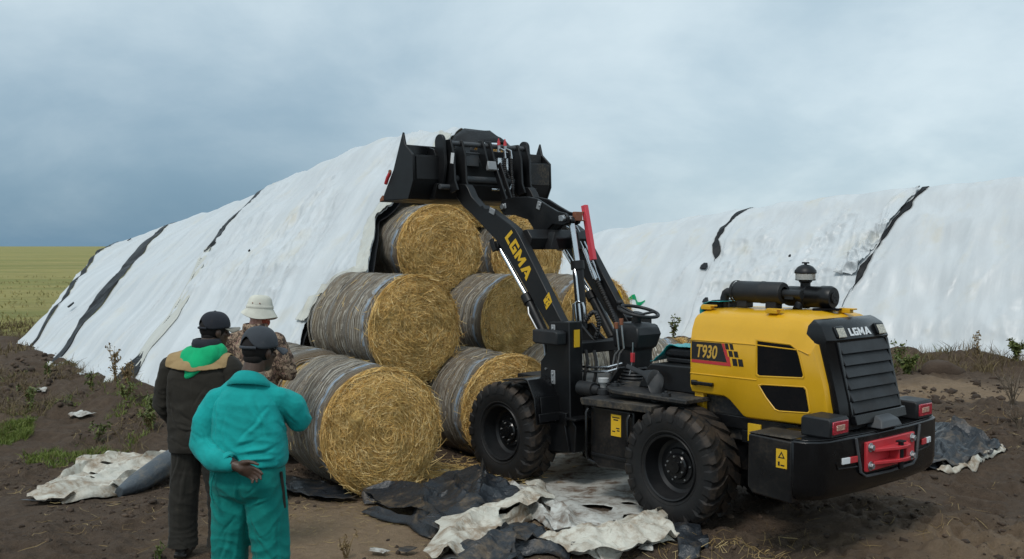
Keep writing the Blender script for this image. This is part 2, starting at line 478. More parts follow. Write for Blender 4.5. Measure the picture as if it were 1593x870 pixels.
MT['camo'] = mk_camo()


def mk_skin(name, a, b):
    m = M(name); v = m.coord(); n = m.noise(v, 14, 4, 0.6)
    m.set('Base Color', m.mix(n, a, b)); m.set('Roughness', 0.5); m.set('Subsurface Weight', 0.05)
    m.bump(m.noise(v, 160, 3), 0.25, 0.002); return m.m


MT['skin_dark'] = mk_skin('skin_dark', (0.045, 0.024, 0.016), (0.10, 0.058, 0.038))
MT['skin_fair'] = mk_skin('skin_fair', (0.40, 0.18, 0.13), (0.55, 0.28, 0.2))
MT['hair_black'] = mk_leaf('hair_black', (0.006, 0.005, 0.005), (0.014, 0.011, 0.01), 0.8)
MT['hair_red'] = mk_leaf('beard_red', (0.28, 0.05, 0.03), (0.4, 0.1, 0.06), 0.8)
MT['eye'] = paint('eye', (0.25, 0.23, 0.21), 0.2, dust=0)


# ------------------------------------------------------------------ mesh building
class MB:
    def __init__(s):
        s.v, s.f, s.mi = [], [], []

    def add(s, vs, fs, mi=0):
        o = len(s.v)
        s.v.extend([tuple(float(c) for c in p) for p in vs])
        s.f.extend([tuple(o + i for i in f) for f in fs]); s.mi.extend([mi] * len(fs))

    def box(s, c, d, rot=None, mi=0):
        x, y, z = d[0] / 2, d[1] / 2, d[2] / 2
        vs = [Vector((sx * x, sy * y, sz * z)) for sx in (-1, 1) for sy in (-1, 1) for sz in (-1, 1)]
        if rot is not None: vs = [rot @ p for p in vs]
        vs = [p + Vector(c) for p in vs]
        s.add(vs, [(0, 1, 3, 2), (4, 6, 7, 5), (0, 4, 5, 1), (2, 3, 7, 6), (0, 2, 6, 4), (1, 5, 7, 3)], mi)

    def bb(s, x0, x1, y0, y1, z0, z1, mi=0):
        s.box(((x0 + x1) / 2, (y0 + y1) / 2, (z0 + z1) / 2), (abs(x1 - x0), abs(y1 - y0), abs(z1 - z0)), None, mi)

    def prism(s, pts, a, b, axis='y', mi=0):
        def P(q, t):
            return {'y': (q[0], t, q[1]), 'x': (t, q[0], q[1]), 'z': (q[0], q[1], t)}[axis]
        n = len(pts)
        s.add([P(q, a) for q in pts] + [P(q, b) for q in pts],
              [tuple(range(n))[::-1], tuple(range(n, 2 * n))] + [(i, (i + 1) % n, n + (i + 1) % n, n + i) for i in range(n)], mi)

    def loft(s, rings, caps=True, mi=0, closed=True):
        n = len(rings[0]); vs = [p for r in rings for p in r]; fs = []
        for k in range(len(rings) - 1):
            for i in range(n if closed else n - 1):
                j = (i + 1) % n
                fs.append((k * n + i, k * n + j, (k + 1) * n + j, (k + 1) * n + i))
        if caps: fs += [tuple(range(n))[::-1], tuple(range((len(rings) - 1) * n, len(rings) * n))]
        s.add(vs, fs, mi)

    def cyl(s, p0, p1, r0, r1=None, n=16, mi=0, caps=True):
        r1 = r0 if r1 is None else r1
        s.tube([p0, p1], [r0, r1], n, mi, caps)

    def tube(s, pts, r, n=8, mi=0, caps=True):
        pts = [Vector(p) for p in pts]
        rs = r if isinstance(r, (list, tuple)) else [r] * len(pts)
        d0 = (pts[1] - pts[0]).normalized()
        up = Vector((0, 0, 1)) if abs(d0.z) < 0.9 else Vector((1, 0, 0))
        u = d0.cross(up).normalized(); rings = []
        for k, p in enumerate(pts):
            d = (pts[min(k + 1, len(pts) - 1)] - pts[max(k - 1, 0)]).normalized()
            u = (u - d * u.dot(d)).normalized(); w = d.cross(u)
            rings.append([p + (u * math.cos(t) + w * math.sin(t)) * rs[k] for t in [2 * math.pi * i / n for i in range(n)]])
        s.loft(rings, caps, mi)

    def lathe(s, prof, c=(0, 0, 0), axis='z', n=32, mi=0, close=False, caps=False):
        """prof: (radius, height) pairs"""
        rings = []
        for r, h in prof:
            ring = []
            for i in range(n):
                t = 2 * math.pi * i / n; a, b = r * math.cos(t), r * math.sin(t)
                ring.append({'z': (c[0] + a, c[1] + b, c[2] + h), 'y': (c[0] + a, c[1] + h, c[2] + b), 'x': (c[0] + h, c[1] + a, c[2] + b)}[axis])
            rings.append(ring)
        s.loft(rings, caps and not close, mi)
        if close:
            o = len(s.v) - len(rings) * n
            for i in range(n):
                j = (i + 1) % n
                s.f.append((o + (len(rings) - 1) * n + i, o + (len(rings) - 1) * n + j, o + j, o + i)); s.mi.append(mi)

    def ell(s, c, r, nu=16, nv=10, mi=0, rot=None):
        rings = []
        for k in range(1, nv):
            ph = math.pi * k / nv
            rings.append([(math.sin(ph) * math.cos(t), math.sin(ph) * math.sin(t), math.cos(ph)) for t in [2 * math.pi * i / nu for i in range(nu)]])
        vs = [(0, 0, 1)] + [p for q in rings for p in q] + [(0, 0, -1)]
        fs = [(0, 1 + i, 1 + (i + 1) % nu) for i in range(nu)]
        for k in range(nv - 2):
            for i in range(nu):
                j = (i + 1) % nu; fs.append((1 + k * nu + i, 1 + (k + 1) * nu + i, 1 + (k + 1) * nu + j, 1 + k * nu + j))
        L = len(vs) - 1; fs += [(L, 1 + (nv - 2) * nu + (i + 1) % nu, 1 + (nv - 2) * nu + i) for i in range(nu)]
        vs = [Vector((p[0] * r[0], p[1] * r[1], p[2] * r[2])) for p in vs]
        if rot is not None: vs = [rot @ p for p in vs]
        s.add([p + Vector(c) for p in vs], fs, mi)

    def cap(s, p0, r0, p1, r1, n=14):
        s.cyl(p0, p1, r0, r1, n); s.ell(p0, (r0,) * 3, n, 8); s.ell(p1, (r1,) * 3, n, 8)

    def mesh(s, name, mats, smooth=35, recalc=True):
        me = bpy.data.meshes.new(name)
        me.from_pydata(s.v, [], s.f)
        for m in (mats if isinstance(mats, (list, tuple)) else [mats]): me.materials.append(m)
        me.polygons.foreach_set('material_index', s.mi)
        if recalc:
            b = bmesh.new(); b.from_mesh(me); bmesh.ops.recalc_face_normals(b, faces=b.faces); b.to_mesh(me); b.free()
        if smooth:
            me.shade_smooth(); me.set_sharp_from_angle(angle=R(smooth))
        me.update(); return me

    def build(s, name, mats, parent=None, smooth=35, bevel=0.0, seg=2, loc=None, recalc=True):
        return link(name, s.mesh(name, mats, smooth, recalc), parent, bevel, seg, loc)


def link(name, me, parent=None, bevel=0.0, seg=2, loc=None):
    o = bpy.data.objects.new(name, me); COL.objects.link(o)
    if parent is not None: o.parent = parent
    if loc is not None: o.location = loc
    if bevel:
        b = o.modifiers.new('bevel', 'BEVEL'); b.width = bevel; b.segments = seg; b.limit_method = 'ANGLE'; b.angle_limit = R(40)
        b.harden_normals = False
    return o


def tag(o, label=None, cat=None, group=None, kind=None):
    if label: o['label'] = label
    if cat: o['category'] = cat
    if group: o['group'] = group
    if kind: o['kind'] = kind
    return o


def empty(name, loc=(0, 0, 0), rot=(0, 0, 0)):
    o = bpy.data.objects.new(name, None); COL.objects.link(o)
    o.location = loc; o.rotation_euler = rot; o.empty_display_size = 0.2
    return o


def copy_tree(o, parent=None):
    c = o.copy(); COL.objects.link(c); c.parent = parent
    for ch in o.children: copy_tree(ch, c)
    return c


def np_mesh(name, V, F, mats, smooth=True, uv=None):
    """V (n,3), F (m,4) or (m,3) numpy arrays"""
    me = bpy.data.meshes.new(name); V = np.asarray(V, np.float32); F = np.asarray(F, np.int32)
    k = F.shape[1]
    me.vertices.add(len(V)); me.vertices.foreach_set('co', V.ravel())
    me.loops.add(F.size); me.loops.foreach_set('vertex_index', F.ravel())
    me.polygons.add(len(F)); me.polygons.foreach_set('loop_start', np.arange(0, F.size, k, dtype=np.int32))
    try: me.polygons.foreach_set('loop_total', np.full(len(F), k, np.int32))
    except Exception: pass
    for m in (mats if isinstance(mats, (list, tuple)) else [mats]): me.materials.append(m)
    me.update(calc_edges=True); me.validate()
    if uv is not None:
        l = me.uv_layers.new(name='uv'); l.data.foreach_set('uv', np.asarray(uv, np.float32)[F.ravel()].ravel())
    if smooth: me.shade_smooth()
    return me


def grid_faces(nu, nv):
    i = np.arange(nu - 1)[:, None]; j = np.arange(nv - 1)[None, :]
    a = i * nv + j
    return np.stack([a, a + nv, a + nv + 1, a + 1], -1).reshape(-1, 4)


def fattr(me, name, vals):
    a = me.attributes.new(name, 'FLOAT', 'POINT'); a.data.foreach_set('value', np.asarray(vals, np.float32).ravel())


def ribbons(P, W, up=None, normal_jit=0.5):
    """P (n,k,3) polylines, W (n,k) half widths -> flat ribbons"""
    n, k, _ = P.shape
    T = np.gradient(P, axis=1); T /= np.linalg.norm(T, axis=2, keepdims=True) + 1e-9
    A = RNG.normal(size=(n, 1, 3)) if up is None else np.broadcast_to(np.asarray(up, float), (n, 1, 3)) + RNG.normal(size=(n, 1, 3)) * normal_jit
    S = np.cross(T, np.broadcast_to(A, T.shape)); S /= np.linalg.norm(S, axis=2, keepdims=True) + 1e-9
    V = np.stack([P - S * W[..., None], P + S * W[..., None]], 2).reshape(-1, 3)
    b = (np.arange(n) * k * 2)[:, None] + (np.arange(k - 1) * 2)[None, :]
    F = np.stack([b, b + 1, b + 3, b + 2], -1).reshape(-1, 4)
    return V, F

# ------------------------------------------------------------------ the ground
LD = Vector((1.867, 8.715, 0.0)); LA = R(131)                    # loader origin (below the rear axle) and heading
LU = np.array([math.cos(LA), math.sin(LA)]); LN = np.array([-LU[1], LU[0]])
SA = np.array([-0.55, 0.835]); SA = SA / np.linalg.norm(SA); SNn = np.array([SA[1], -SA[0]])   # left stack: along, across (to the right)
LB0 = np.array([-2.35, 9.6])
LBT = np.array([[-3, .42, 0], [.4, .42, 0], [5.1, .35, .1], [6.66, 0.1, .12], [10.1, .03, .1], [14.86, -.1, .05], [24, -.1, .0]])
LR0 = np.array([-.25, 14.3])
LRT = np.array([[-2, 3.86], [.887, 3.93], [2.03, 4.0], [3.13, 4.02], [4.37, 3.95], [6.7, 3.71], [9.6, 3.36], [12.28, 3.12], [15.57, 2.9], [18.92, 2.59], [22.6, 2.31], [26, 2.2]])
RA = np.array([-0.78, 0.63]); RA = RA / np.linalg.norm(RA); RN = np.array([RA[1], -RA[0]])      # right stack: along, away
RB0 = np.array([9.3, 18.7]); RR0 = RB0 + RN * 3.2
RRT = np.array([[-8, 3.9], [.7, 3.70], [1.9, 3.62], [2.77, 3.56], [4.76, 3.40], [6.2, 3.27], [7.58, 3.11], [10.0, 2.82], [11.3, 2.66], [12.0, 2.52], [15, 2.2]])


def ground_h(x, y):
    x = np.asarray(x, float); y = np.asarray(y, float)
    r = np.hypot(x, y); fade = 1 - sstep(18, 60, r)
    h = 0.045 * fbm(x * 0.7, y * 0.7, 0, 3, 3) * fade
    # trampled, smoother places: in front of the bales and under the loader
    px, py = x + 1.1, y - 8.0
    smooth_a = np.exp(-((px * 0.75 + py * 0.3) ** 2 / 1.0 + (py * 0.9 - px * 0.2) ** 2 / 1.3))
    lx = (x - LD.x) * LU[0] + (y - LD.y) * LU[1]; ly = (x - LD.x) * LN[0] + (y - LD.y) * LN[1]
    smooth_b = (1 - sstep(1.0, 1.6, np.abs(ly))) * sstep(-0.6, 0.2, lx) * (1 - sstep(3.4, 4.2, lx))
    sm = np.clip(np.maximum(smooth_a, smooth_b), 0, 1)
    h = h * (1 - 0.85 * smooth_b)
    rough = (1 - 0.88 * sm) * fade
    cl = ridged(x * 2.6, y * 2.6, 0.3, 3, 21); fine = fbm(x * 9, y * 9, 0.7, 3, 31)
    patch = 0.35 + 0.65 * sstep(-0.3, 0.5, noise3(x * 0.8, y * 0.8, 2.2, 5))
    h = h + rough * patch * (0.045 * cl + 0.040 * fine)
    # churned tyre marks on the right foreground
    tr = np.exp(-((x - 3.9) ** 2 / 2.2 + (y - 8.6) ** 2 / 2.4))
    h = h + tr * 0.055 * np.sin((x * 0.5 + y) * 16 + 2.5 * noise3(x * 2, y * 2, 1, 8)) * sstep(-.2, .4, np.sin((x - 0.55 * y) * 5.5))
    # ruts pressed by the lugged tyres, running back from the loader
    for yy_, cv in ((.655, .06), (-.655, .06), (.30, -.02), (-1.15, .10)):
        w_ = ly - yy_ - cv * np.minimum(lx + .4, 0) ** 2 * .55; on = sstep(-.35, -.75, lx) * (1 - sstep(4.0, 6.0, -lx))
        k_ = np.exp(-(w_ / .19) ** 4); ed = np.exp(-((np.abs(w_) - .25) / .07) ** 2)
        lug = np.abs(((lx * 1 + np.abs(w_) * .55) / .145) % 1 - .5) * 2
        h = h + on * (k_ * (-.045 + .045 * sstep(.35, .65, lug)) + ed * .028)
    # ploughed bank beside the path on the right
    bk = np.exp(-((x - 6.2) ** 2 / 3.2 + (y - 12.3) ** 2 / 2.0)); h = h + bk * (0.16 + 0.07 * ridged(x * 2.2, y * 2.2, 1.3, 3, 61))
    # soil thrown up along the foot of the left cover
    t = (x - LB0[0]) * SA[0] + (y - LB0[1]) * SA[1]; o = (x - LB0[0]) * SNn[0] + (y - LB0[1]) * SNn[1]
    off = np.interp(t, LBT[:, 0], LBT[:, 1])
    m = np.exp(-((o - off + 0.30) / 0.62) ** 2) * sstep(1.5, 4.5, t) * (1 - sstep(15.5, 18, t))
    h = h + sstep(-3.2, -4.6, x) * sstep(10, 12, y) * (1 - sstep(19, 24, y)) * (.045 * ridged(x * 1.9, y * 1.9, 4, 3, 171) + .03 * fbm(x * 5, y * 5, 1, 2, 175))
    h = h + m * (0.17 + 0.07 * fbm(x * 1.7, y * 1.7, 0, 3, 71) + 0.03 * ridged(x * 5, y * 5, 0, 2, 75))
    # and along the right one
    t2 = (x - RB0[0]) * RA[0] + (y - RB0[1]) * RA[1]; o2 = (x - RB0[0]) * RN[0] + (y - RB0[1]) * RN[1]
    m2 = np.exp(-((o2 + 0.55) / 0.55) ** 2) * (1 - sstep(9, 12, t2))
    h = h + m2 * (0.24 + 0.13 * fbm(x * 1.3, y * 1.3, 0, 3, 81) + 0.05 * ridged(x * 4, y * 4, 0, 2, 85))
    return h


def axis_pts(segs):
    out = []
    for a, b, st in segs: out.append(np.arange(a, b, st))
    return np.concatenate(out)


def build_ground():
    g = lambda a, n, f: a * f ** np.arange(1, n)
    xs = axis_pts([(-16, -8, .16), (-8, -5, .06), (-5, 6.5, .028), (6.5, 9, .06), (9, 20, .14)])
    xs = np.concatenate([-g(16, 26, 1.28)[::-1], xs, g(20, 26, 1.28)])
    ys = axis_pts([(-6, 3.5, .5), (3.5, 12.5, .03), (12.5, 17, .07), (17, 30, .14)])
    ys = np.concatenate([-6 - g(4, 24, 1.35)[::-1], ys, g(30, 26, 1.24)])
    X, Y = np.meshgrid(xs, ys, indexing='ij'); Z = ground_h(X, Y)
    me = np_mesh('ground', np.stack([X, Y, Z], -1).reshape(-1, 3), grid_faces(len(xs), len(ys)), MT['soil'])
    x, y = X.ravel(), Y.ravel()
    tone = 0.10 + 0.95 * np.exp(-(((x + 1.1) * .75 + (y - 8) * .3) ** 2 / .9 + ((y - 8) * .9 - (x + 1.1) * .2) ** 2 / 1.2))
    tone += 0.62 * np.exp(-(((y - 15.6 + 0.1 * (x - 6)) / 1.5) ** 2)) * sstep(3.5, 6, x)
    tone += 0.45 * np.exp(-((x - 3.6) ** 2 / 1.6 + (y - 7.6) ** 2 / .8))
    tone += 0.16 * sstep(0.1, .6, fbm(x * .6, y * .6, 5, 3, 91))
    fl = y + 0.30 * x + 1.6 * fbm(x * .12, y * .12, 0, 3, 95)
    fattr(me, 'tone', np.clip(tone, 0, 1)); fattr(me, 'field', sstep(19.5, 23.0, fl) * sstep(-6, -8.5, x) + sstep(38, 44, y) * sstep(-9, -6, x))
    return tag(link('ground', me), kind='structure', label='bare brown soil that turns to yellow-green grassland towards the horizon')


build_ground()


def gh(x, y): return float(ground_h(x, y))


# ------------------------------------------------------------------ covers over the stacks
FOLD = 1.0
RIGHT = False


def cover_sheet(name, parent, S, t0, t1, nt, v0, v1, nv, mat, lift=0.0, seed=0, thick=0.006, fold=1.0, crumple=0.0):
    seed = 1; fold = FOLD
    """part of a draped cover between the curves t0(v) and t1(v); S(t,v) -> points, N -> outward normals"""
    v = np.linspace(v0, v1, nv)[None, :]; k = np.linspace(0, 1, nt)[:, None]
    T = t0(v) * (1 - k) + t1(v) * k; V = np.broadcast_to(v, T.shape)
    P, N = S(T, V)
    cl = sstep(0.02, 0.25, np.abs(V))
    d = fold * cl * (0.040 * fbm(T * .5 + .2 * V, V * 0.18, seed, 2, 41 + seed) + 0.030 * (ridged(T * .8 + 0.5 * V, V * 0.22, seed, 2, 45 + seed) - .6)
                     + 0.007 * (ridged(T * 2.0 + 1.1 * V, V * 0.4, seed + 2, 1, 47 + seed) - .6) + .030 * np.clip(ridged(T * 1.1 - 1.6 * V, V * .3 + T * .2, seed + 7, 1, 48), 0, 1) ** 7 + .022 * np.clip(ridged(T * 1.9 + .9 * V, V * .35, seed + 9, 1, 50), 0, 1) ** 8)
    d = d + 0.002 * fbm(T * 4, V * 9, seed + 3, 2, 49)
    if crumple:
        d = d + crumple * 0.035 * ridged(T * 4.5, V * 13, seed, 3, 53) * sstep(0.1, .7, fbm(T * .55 + 3, V * 2.2, 1, 2, 57) + .35)
    edge = np.minimum(k, 1 - k) * (nt - 1)
    if RIGHT: d = d + .05 * ridged(T * 2.2 + 2 * V, V * 5, 3, 3, 58) * np.exp(-((T + .2) / 1.0) ** 2 - ((V - .86) / .13) ** 2) + .030 * np.maximum(0, ridged(T * .9 - 2.4 * V, V * .25, 5, 1, 59) - .8) * 4
    P = P + N * (d + lift)[..., None]
    UV = np.stack([T, V * 5.0], -1)
    me = np_mesh(name, P.reshape(-1, 3), grid_faces(nt, nv), mat, uv=UV.reshape(-1, 2))
    o = link(name, me, parent)
    s = o.modifiers.new('thickness', 'SOLIDIFY'); s.thickness = thick; s.offset = -1
    return o


def make_S(R0, RT, A, N2, B0, BT, bulge, front_swell=0.0):
    """ruled flank from the ridge (v=0) to the foot (v=1); negative v runs down the far side"""
    def S(T, V):
        rz = np.interp(T, RT[:, 0], RT[:, 1])
        off = np.interp(T, BT[:, 0], BT[:, 1]); bz = np.interp(T, BT[:, 0], BT[:, 2])
        rx, ry = R0[0] + A[0] * T, R0[1] + A[1] * T
        bx, by = B0[0] + A[0] * T + N2[0] * off, B0[1] + A[1] * T + N2[1] * off
        ab = np.abs(V)
        fx, fy = 2 * rx - bx, 2 * ry - by
        ex = np.where(V >= 0, bx, fx); ey = np.where(V >= 0, by, fy)
        w = ab; x = rx * (1 - w) + ex * w; y = ry * (1 - w) + ey * w
        z = (rz + .07) * (1 - w) + bz * w
        # rounded crest, bales swelling below the sheet, toe spreading on the ground
        z = z - 0.06 * np.exp(-(ab / 0.06) ** 2) + 0.02
        bl = (bulge + .12 * np.exp(-((T - .8) / 2.2) ** 2) * front_swell) * (np.sin(np.pi * np.clip(ab, 0, 1)) ** 0.8) + 0.022 * np.sin(2 * np.pi * T / 1.27 + 4 * ab) * np.sin(np.pi * np.clip(ab, 0, 1)) \
            + 0.025 * np.sin(ab * 2 * np.pi * 3.6 + 1.0) * sstep(0, .15, ab) * (1 - sstep(.85, 1, ab))
        dx, dy = ex - rx, ey - ry; L = np.hypot(dx, dy); hz = np.maximum(rz - bz, .1)
        nx, ny, nz = dx / L * hz, dy / L * hz, L; q = np.sqrt(nx ** 2 + ny ** 2 + nz ** 2)
        Nn = np.stack([nx / q, ny / q, nz / q], -1)
        toe = sstep(.93, 1.03, ab) * 0.10
        P = np.stack([x + Nn[..., 0] * bl + dx / L * toe, y + Nn[..., 1] * bl + dy / L * toe, z + Nn[..., 2] * bl], -1)
        P[..., 2] = np.maximum(P[..., 2], ground_h(P[..., 0], P[..., 1]) - 0.03)
        # small sags of the crest between bales
        P[..., 2] -= 0.018 * (1 + np.sin(2 * np.pi * T / 1.27)) * np.exp(-(ab / .12) ** 2) + 0.025 * fbm(T * .9, 0 * T, 2, 2, 77) * np.exp(-(ab / .2) ** 2)
        return P, Nn
    return S


def curve(pts, wig=0.0, seed=0):
    p = np.array(pts, float)
    return lambda v: np.interp(v, p[:, 1], p[:, 0]) + wig * (fbm(np.asarray(v) * 9, seed, 0, 3, 99 + seed))


def shift(c, d): return lambda v: c(v) + (d(v) if callable(d) else d)


def left_cover():
    root = empty('stack_cover', (LB0[0], LB0[1], 0))
    tag(root, 'white plastic cover over the left bale stack, black seams and a torn front edge', 'tarpaulin')
    # geometry is laid out in world space, so the parts undo the root's offset
    S0 = make_S(LR0, LRT, SA, SNn, LB0, LBT, 0.2, 1.0)
    def S(T, V):
        P, N = S0(T, V); return P - np.array([LB0[0], LB0[1], 0]), N
    front = curve([(.6, -.3), (.85, 0), (.85, .15), (1.0, .3), (1.08, .375), (1.25, .415), (.95, .485), (.70, .545), (.55, .585), (.9, .603), (1.3, .625), (1.55, .66), (1.67, .705), (1.65, .755), (1.38, .815), (1.15, .87), (1.1, 1.03)], 0.055, 1)
    sA = curve([(22.2, -.1), (22.0, 0), (20.1, .278), (17.1, .535), (15.4, .739), (13.95, .927), (13.5, 1.05)], .03, 2)
    sB = curve([(15.95, -.1), (15.8, 0), (15.2, .144), (13.75, .392), (12.7, .565), (12.3, .682), (11.69, .815), (11.1, .919), (10.5, 1.05)], .05, 3)
    sC = curve([(9.2, -.1), (8.95, 0), (8.4, .12), (8.0, .255), (7.85, .355), (7.45, .488), (6.85, .619), (6.6, .764), (6.55, .854), (6.5, .931), (6.25, 1.05)], .04, 4)
    end = curve([(22.6, -.1), (22.45, 0), (17.9, .509), (15.5, .813), (14.95, 1.05)], .05, 5)
    wA = lambda v: 0.03 + 0.15 * np.sin(np.pi * np.clip(v, 0, 1))
    wB = lambda v: 0.06 + 0.55 * np.clip(v, 0, 1) * (1.1 - np.clip(v, 0, 1)) * 2 + 0.06 * noise3(np.asarray(v) * 6, 0, 0, 4)
    wC = lambda v: 0.20 * (1 - sstep(.46, .52, v)) * sstep(-.02, .06, v) + 0.32 * sstep(.86, .95, v) - .03 + .03 * noise3(np.asarray(v) * 9, 1, 0, 4)
    lap = 0.02
    cover_sheet('sheet', root, S, front, shift(sC, lambda v: -wC(v)), 230, -.12, 1.04, 190, MT['tarp'], .012, 1, crumple=1.0)
    cover_sheet('sheet', root, S, shift(sC, wC), shift(sB, lambda v: -wB(v)), 190, -.12, 1.04, 170, MT['tarp'], 0.006, 2)
    cover_sheet('sheet', root, S, shift(sB, wB), shift(sA, lambda v: -wA(v)), 150, -.12, 1.04, 150, MT['tarp'], 0.004, 3)
    cover_sheet('sheet', root, S, shift(sA, wA), end, 30, .0, 1.04, 120, MT['tarp'], 0.0, 4)
    tag(cover_sheet('black_strip', root, S, shift(sA, lambda v: -wA(v) - lap), shift(sA, lambda v: wA(v) + lap), 10, -.05, 1.03, 120, MT['black_film'], .028, 5, fold=.4), 'thin black strip near the far end')
    tag(cover_sheet('black_strip', root, S, shift(sB, lambda v: -wB(v) - lap), shift(sB, lambda v: wB(v) + lap), 16, -.05, 1.03, 140, MT['black_film'], .028, 6, fold=.7), 'broad black strip widening downwards')
    tag(cover_sheet('black_strip', root, S, shift(sC, lambda v: -np.maximum(wC(v), 0) - lap), shift(sC, lambda v: np.maximum(wC(v), 0) + lap), 12, -.05, 1.03, 140, MT['black_film'], .030, 7, fold=.4), 'short black strip below the crest')
    # cream flap torn loose along the third seam, and one down the front edge
    fl = cover_sheet('flap', root, S, shift(sC, lambda v: -.16 - .22 * sstep(.5, .7, v) + .12 * sstep(.8, .9, v)), shift(sC, lambda v: .10 + .02 * noise3(np.asarray(v) * 14, 2, 0, 3)), 26, .46, .93, 120, MT['tarp_cream'], .03, 8)
    tag(fl, 'torn cream flap')
    tag(cover_sheet('flap', root, S, shift(front, -.02), shift(front, lambda v: .34 + .1 * noise3(np.asarray(v) * 7, 5, 0, 3)), 34, .06, .72, 150, MT['tarp_cream'], .05, 9, crumple=1.2), 'yellowed front edge')
    # black lining showing as a ragged rim along the front edge
    tag(cover_sheet('lining', root, S, shift(front, lambda v: -.05 - .06 * noise3(np.asarray(v) * 8, 3, 0, 6)), shift(front, .5), 24, .26, 1.03, 140, MT['black_film'], -.05, 10), 'ragged black lining')
    # far side of the cover
    cover_sheet('far_sheet', root, S, curve([(5.0, -1), (3.4, -.4), (.5, -.1)]), curve([(15, -1.0), (22.3, -.1)]), 80, -1.02, -.12, 60, MT['tarp'], 0, 11)
    # small black tears
    for (tt, vv, s) in ((18.3, .16, .10), (13.7, .76, .13), (5.2, .52, .03)):
        k = np.linspace(0, 2 * np.pi, 9)[:-1]
        T = tt + s * np.cos(k) * .55 * (1 + .4 * np.sin(3 * k)); V = vv + s * .16 * np.sin(k) * (1 + .3 * np.cos(2 * k))
        P, N = S(T, V); P = P + N * 0.075
        b = MB(); q = [tuple(p) for p in P]; q2 = [tuple(p) for p in (P - N * .03)]
        b.loft([q2, q]); b.build('tear', MT['black_film'], root, 0)
    # hood of black sheet arching over the topmost bale
    arch = [(-.50, 3.0, 3.50), (-.42, 3.0, 3.66), (-.28, 3.0, 3.755), (.04, 3.0, 3.765), (.24, 3.0, 3.66), (.36, 3.0, 3.50), (.62, 3.0, 3.52), (.80, 3.0, 3.42)]
    c0 = np.array([-.22, 14.0])
    rings = []
    for k in np.linspace(0, 1, 7):
        ring = []
        for (s_, _, z) in arch:
            q = c0 + SNn * s_ + SA * (k * .5 - .12) + SNn * .02 * math.sin(k * 9 + s_ * 8)
            ring.append((q[0] - LB0[0], q[1] - LB0[1], z + .10 * k - .12 * (1 - k) ** 3 + .012 * math.sin(k * 11 + s_ * 13)))
        rings.append(ring)
    b = MB(); b.loft(rings, False, closed=False)
    o = b.build('hood_flap', MT['black_film'], root, 60)
    s = o.modifiers.new('thickness', 'SOLIDIFY'); s.thickness = .015
    return S0


S_left = left_cover()


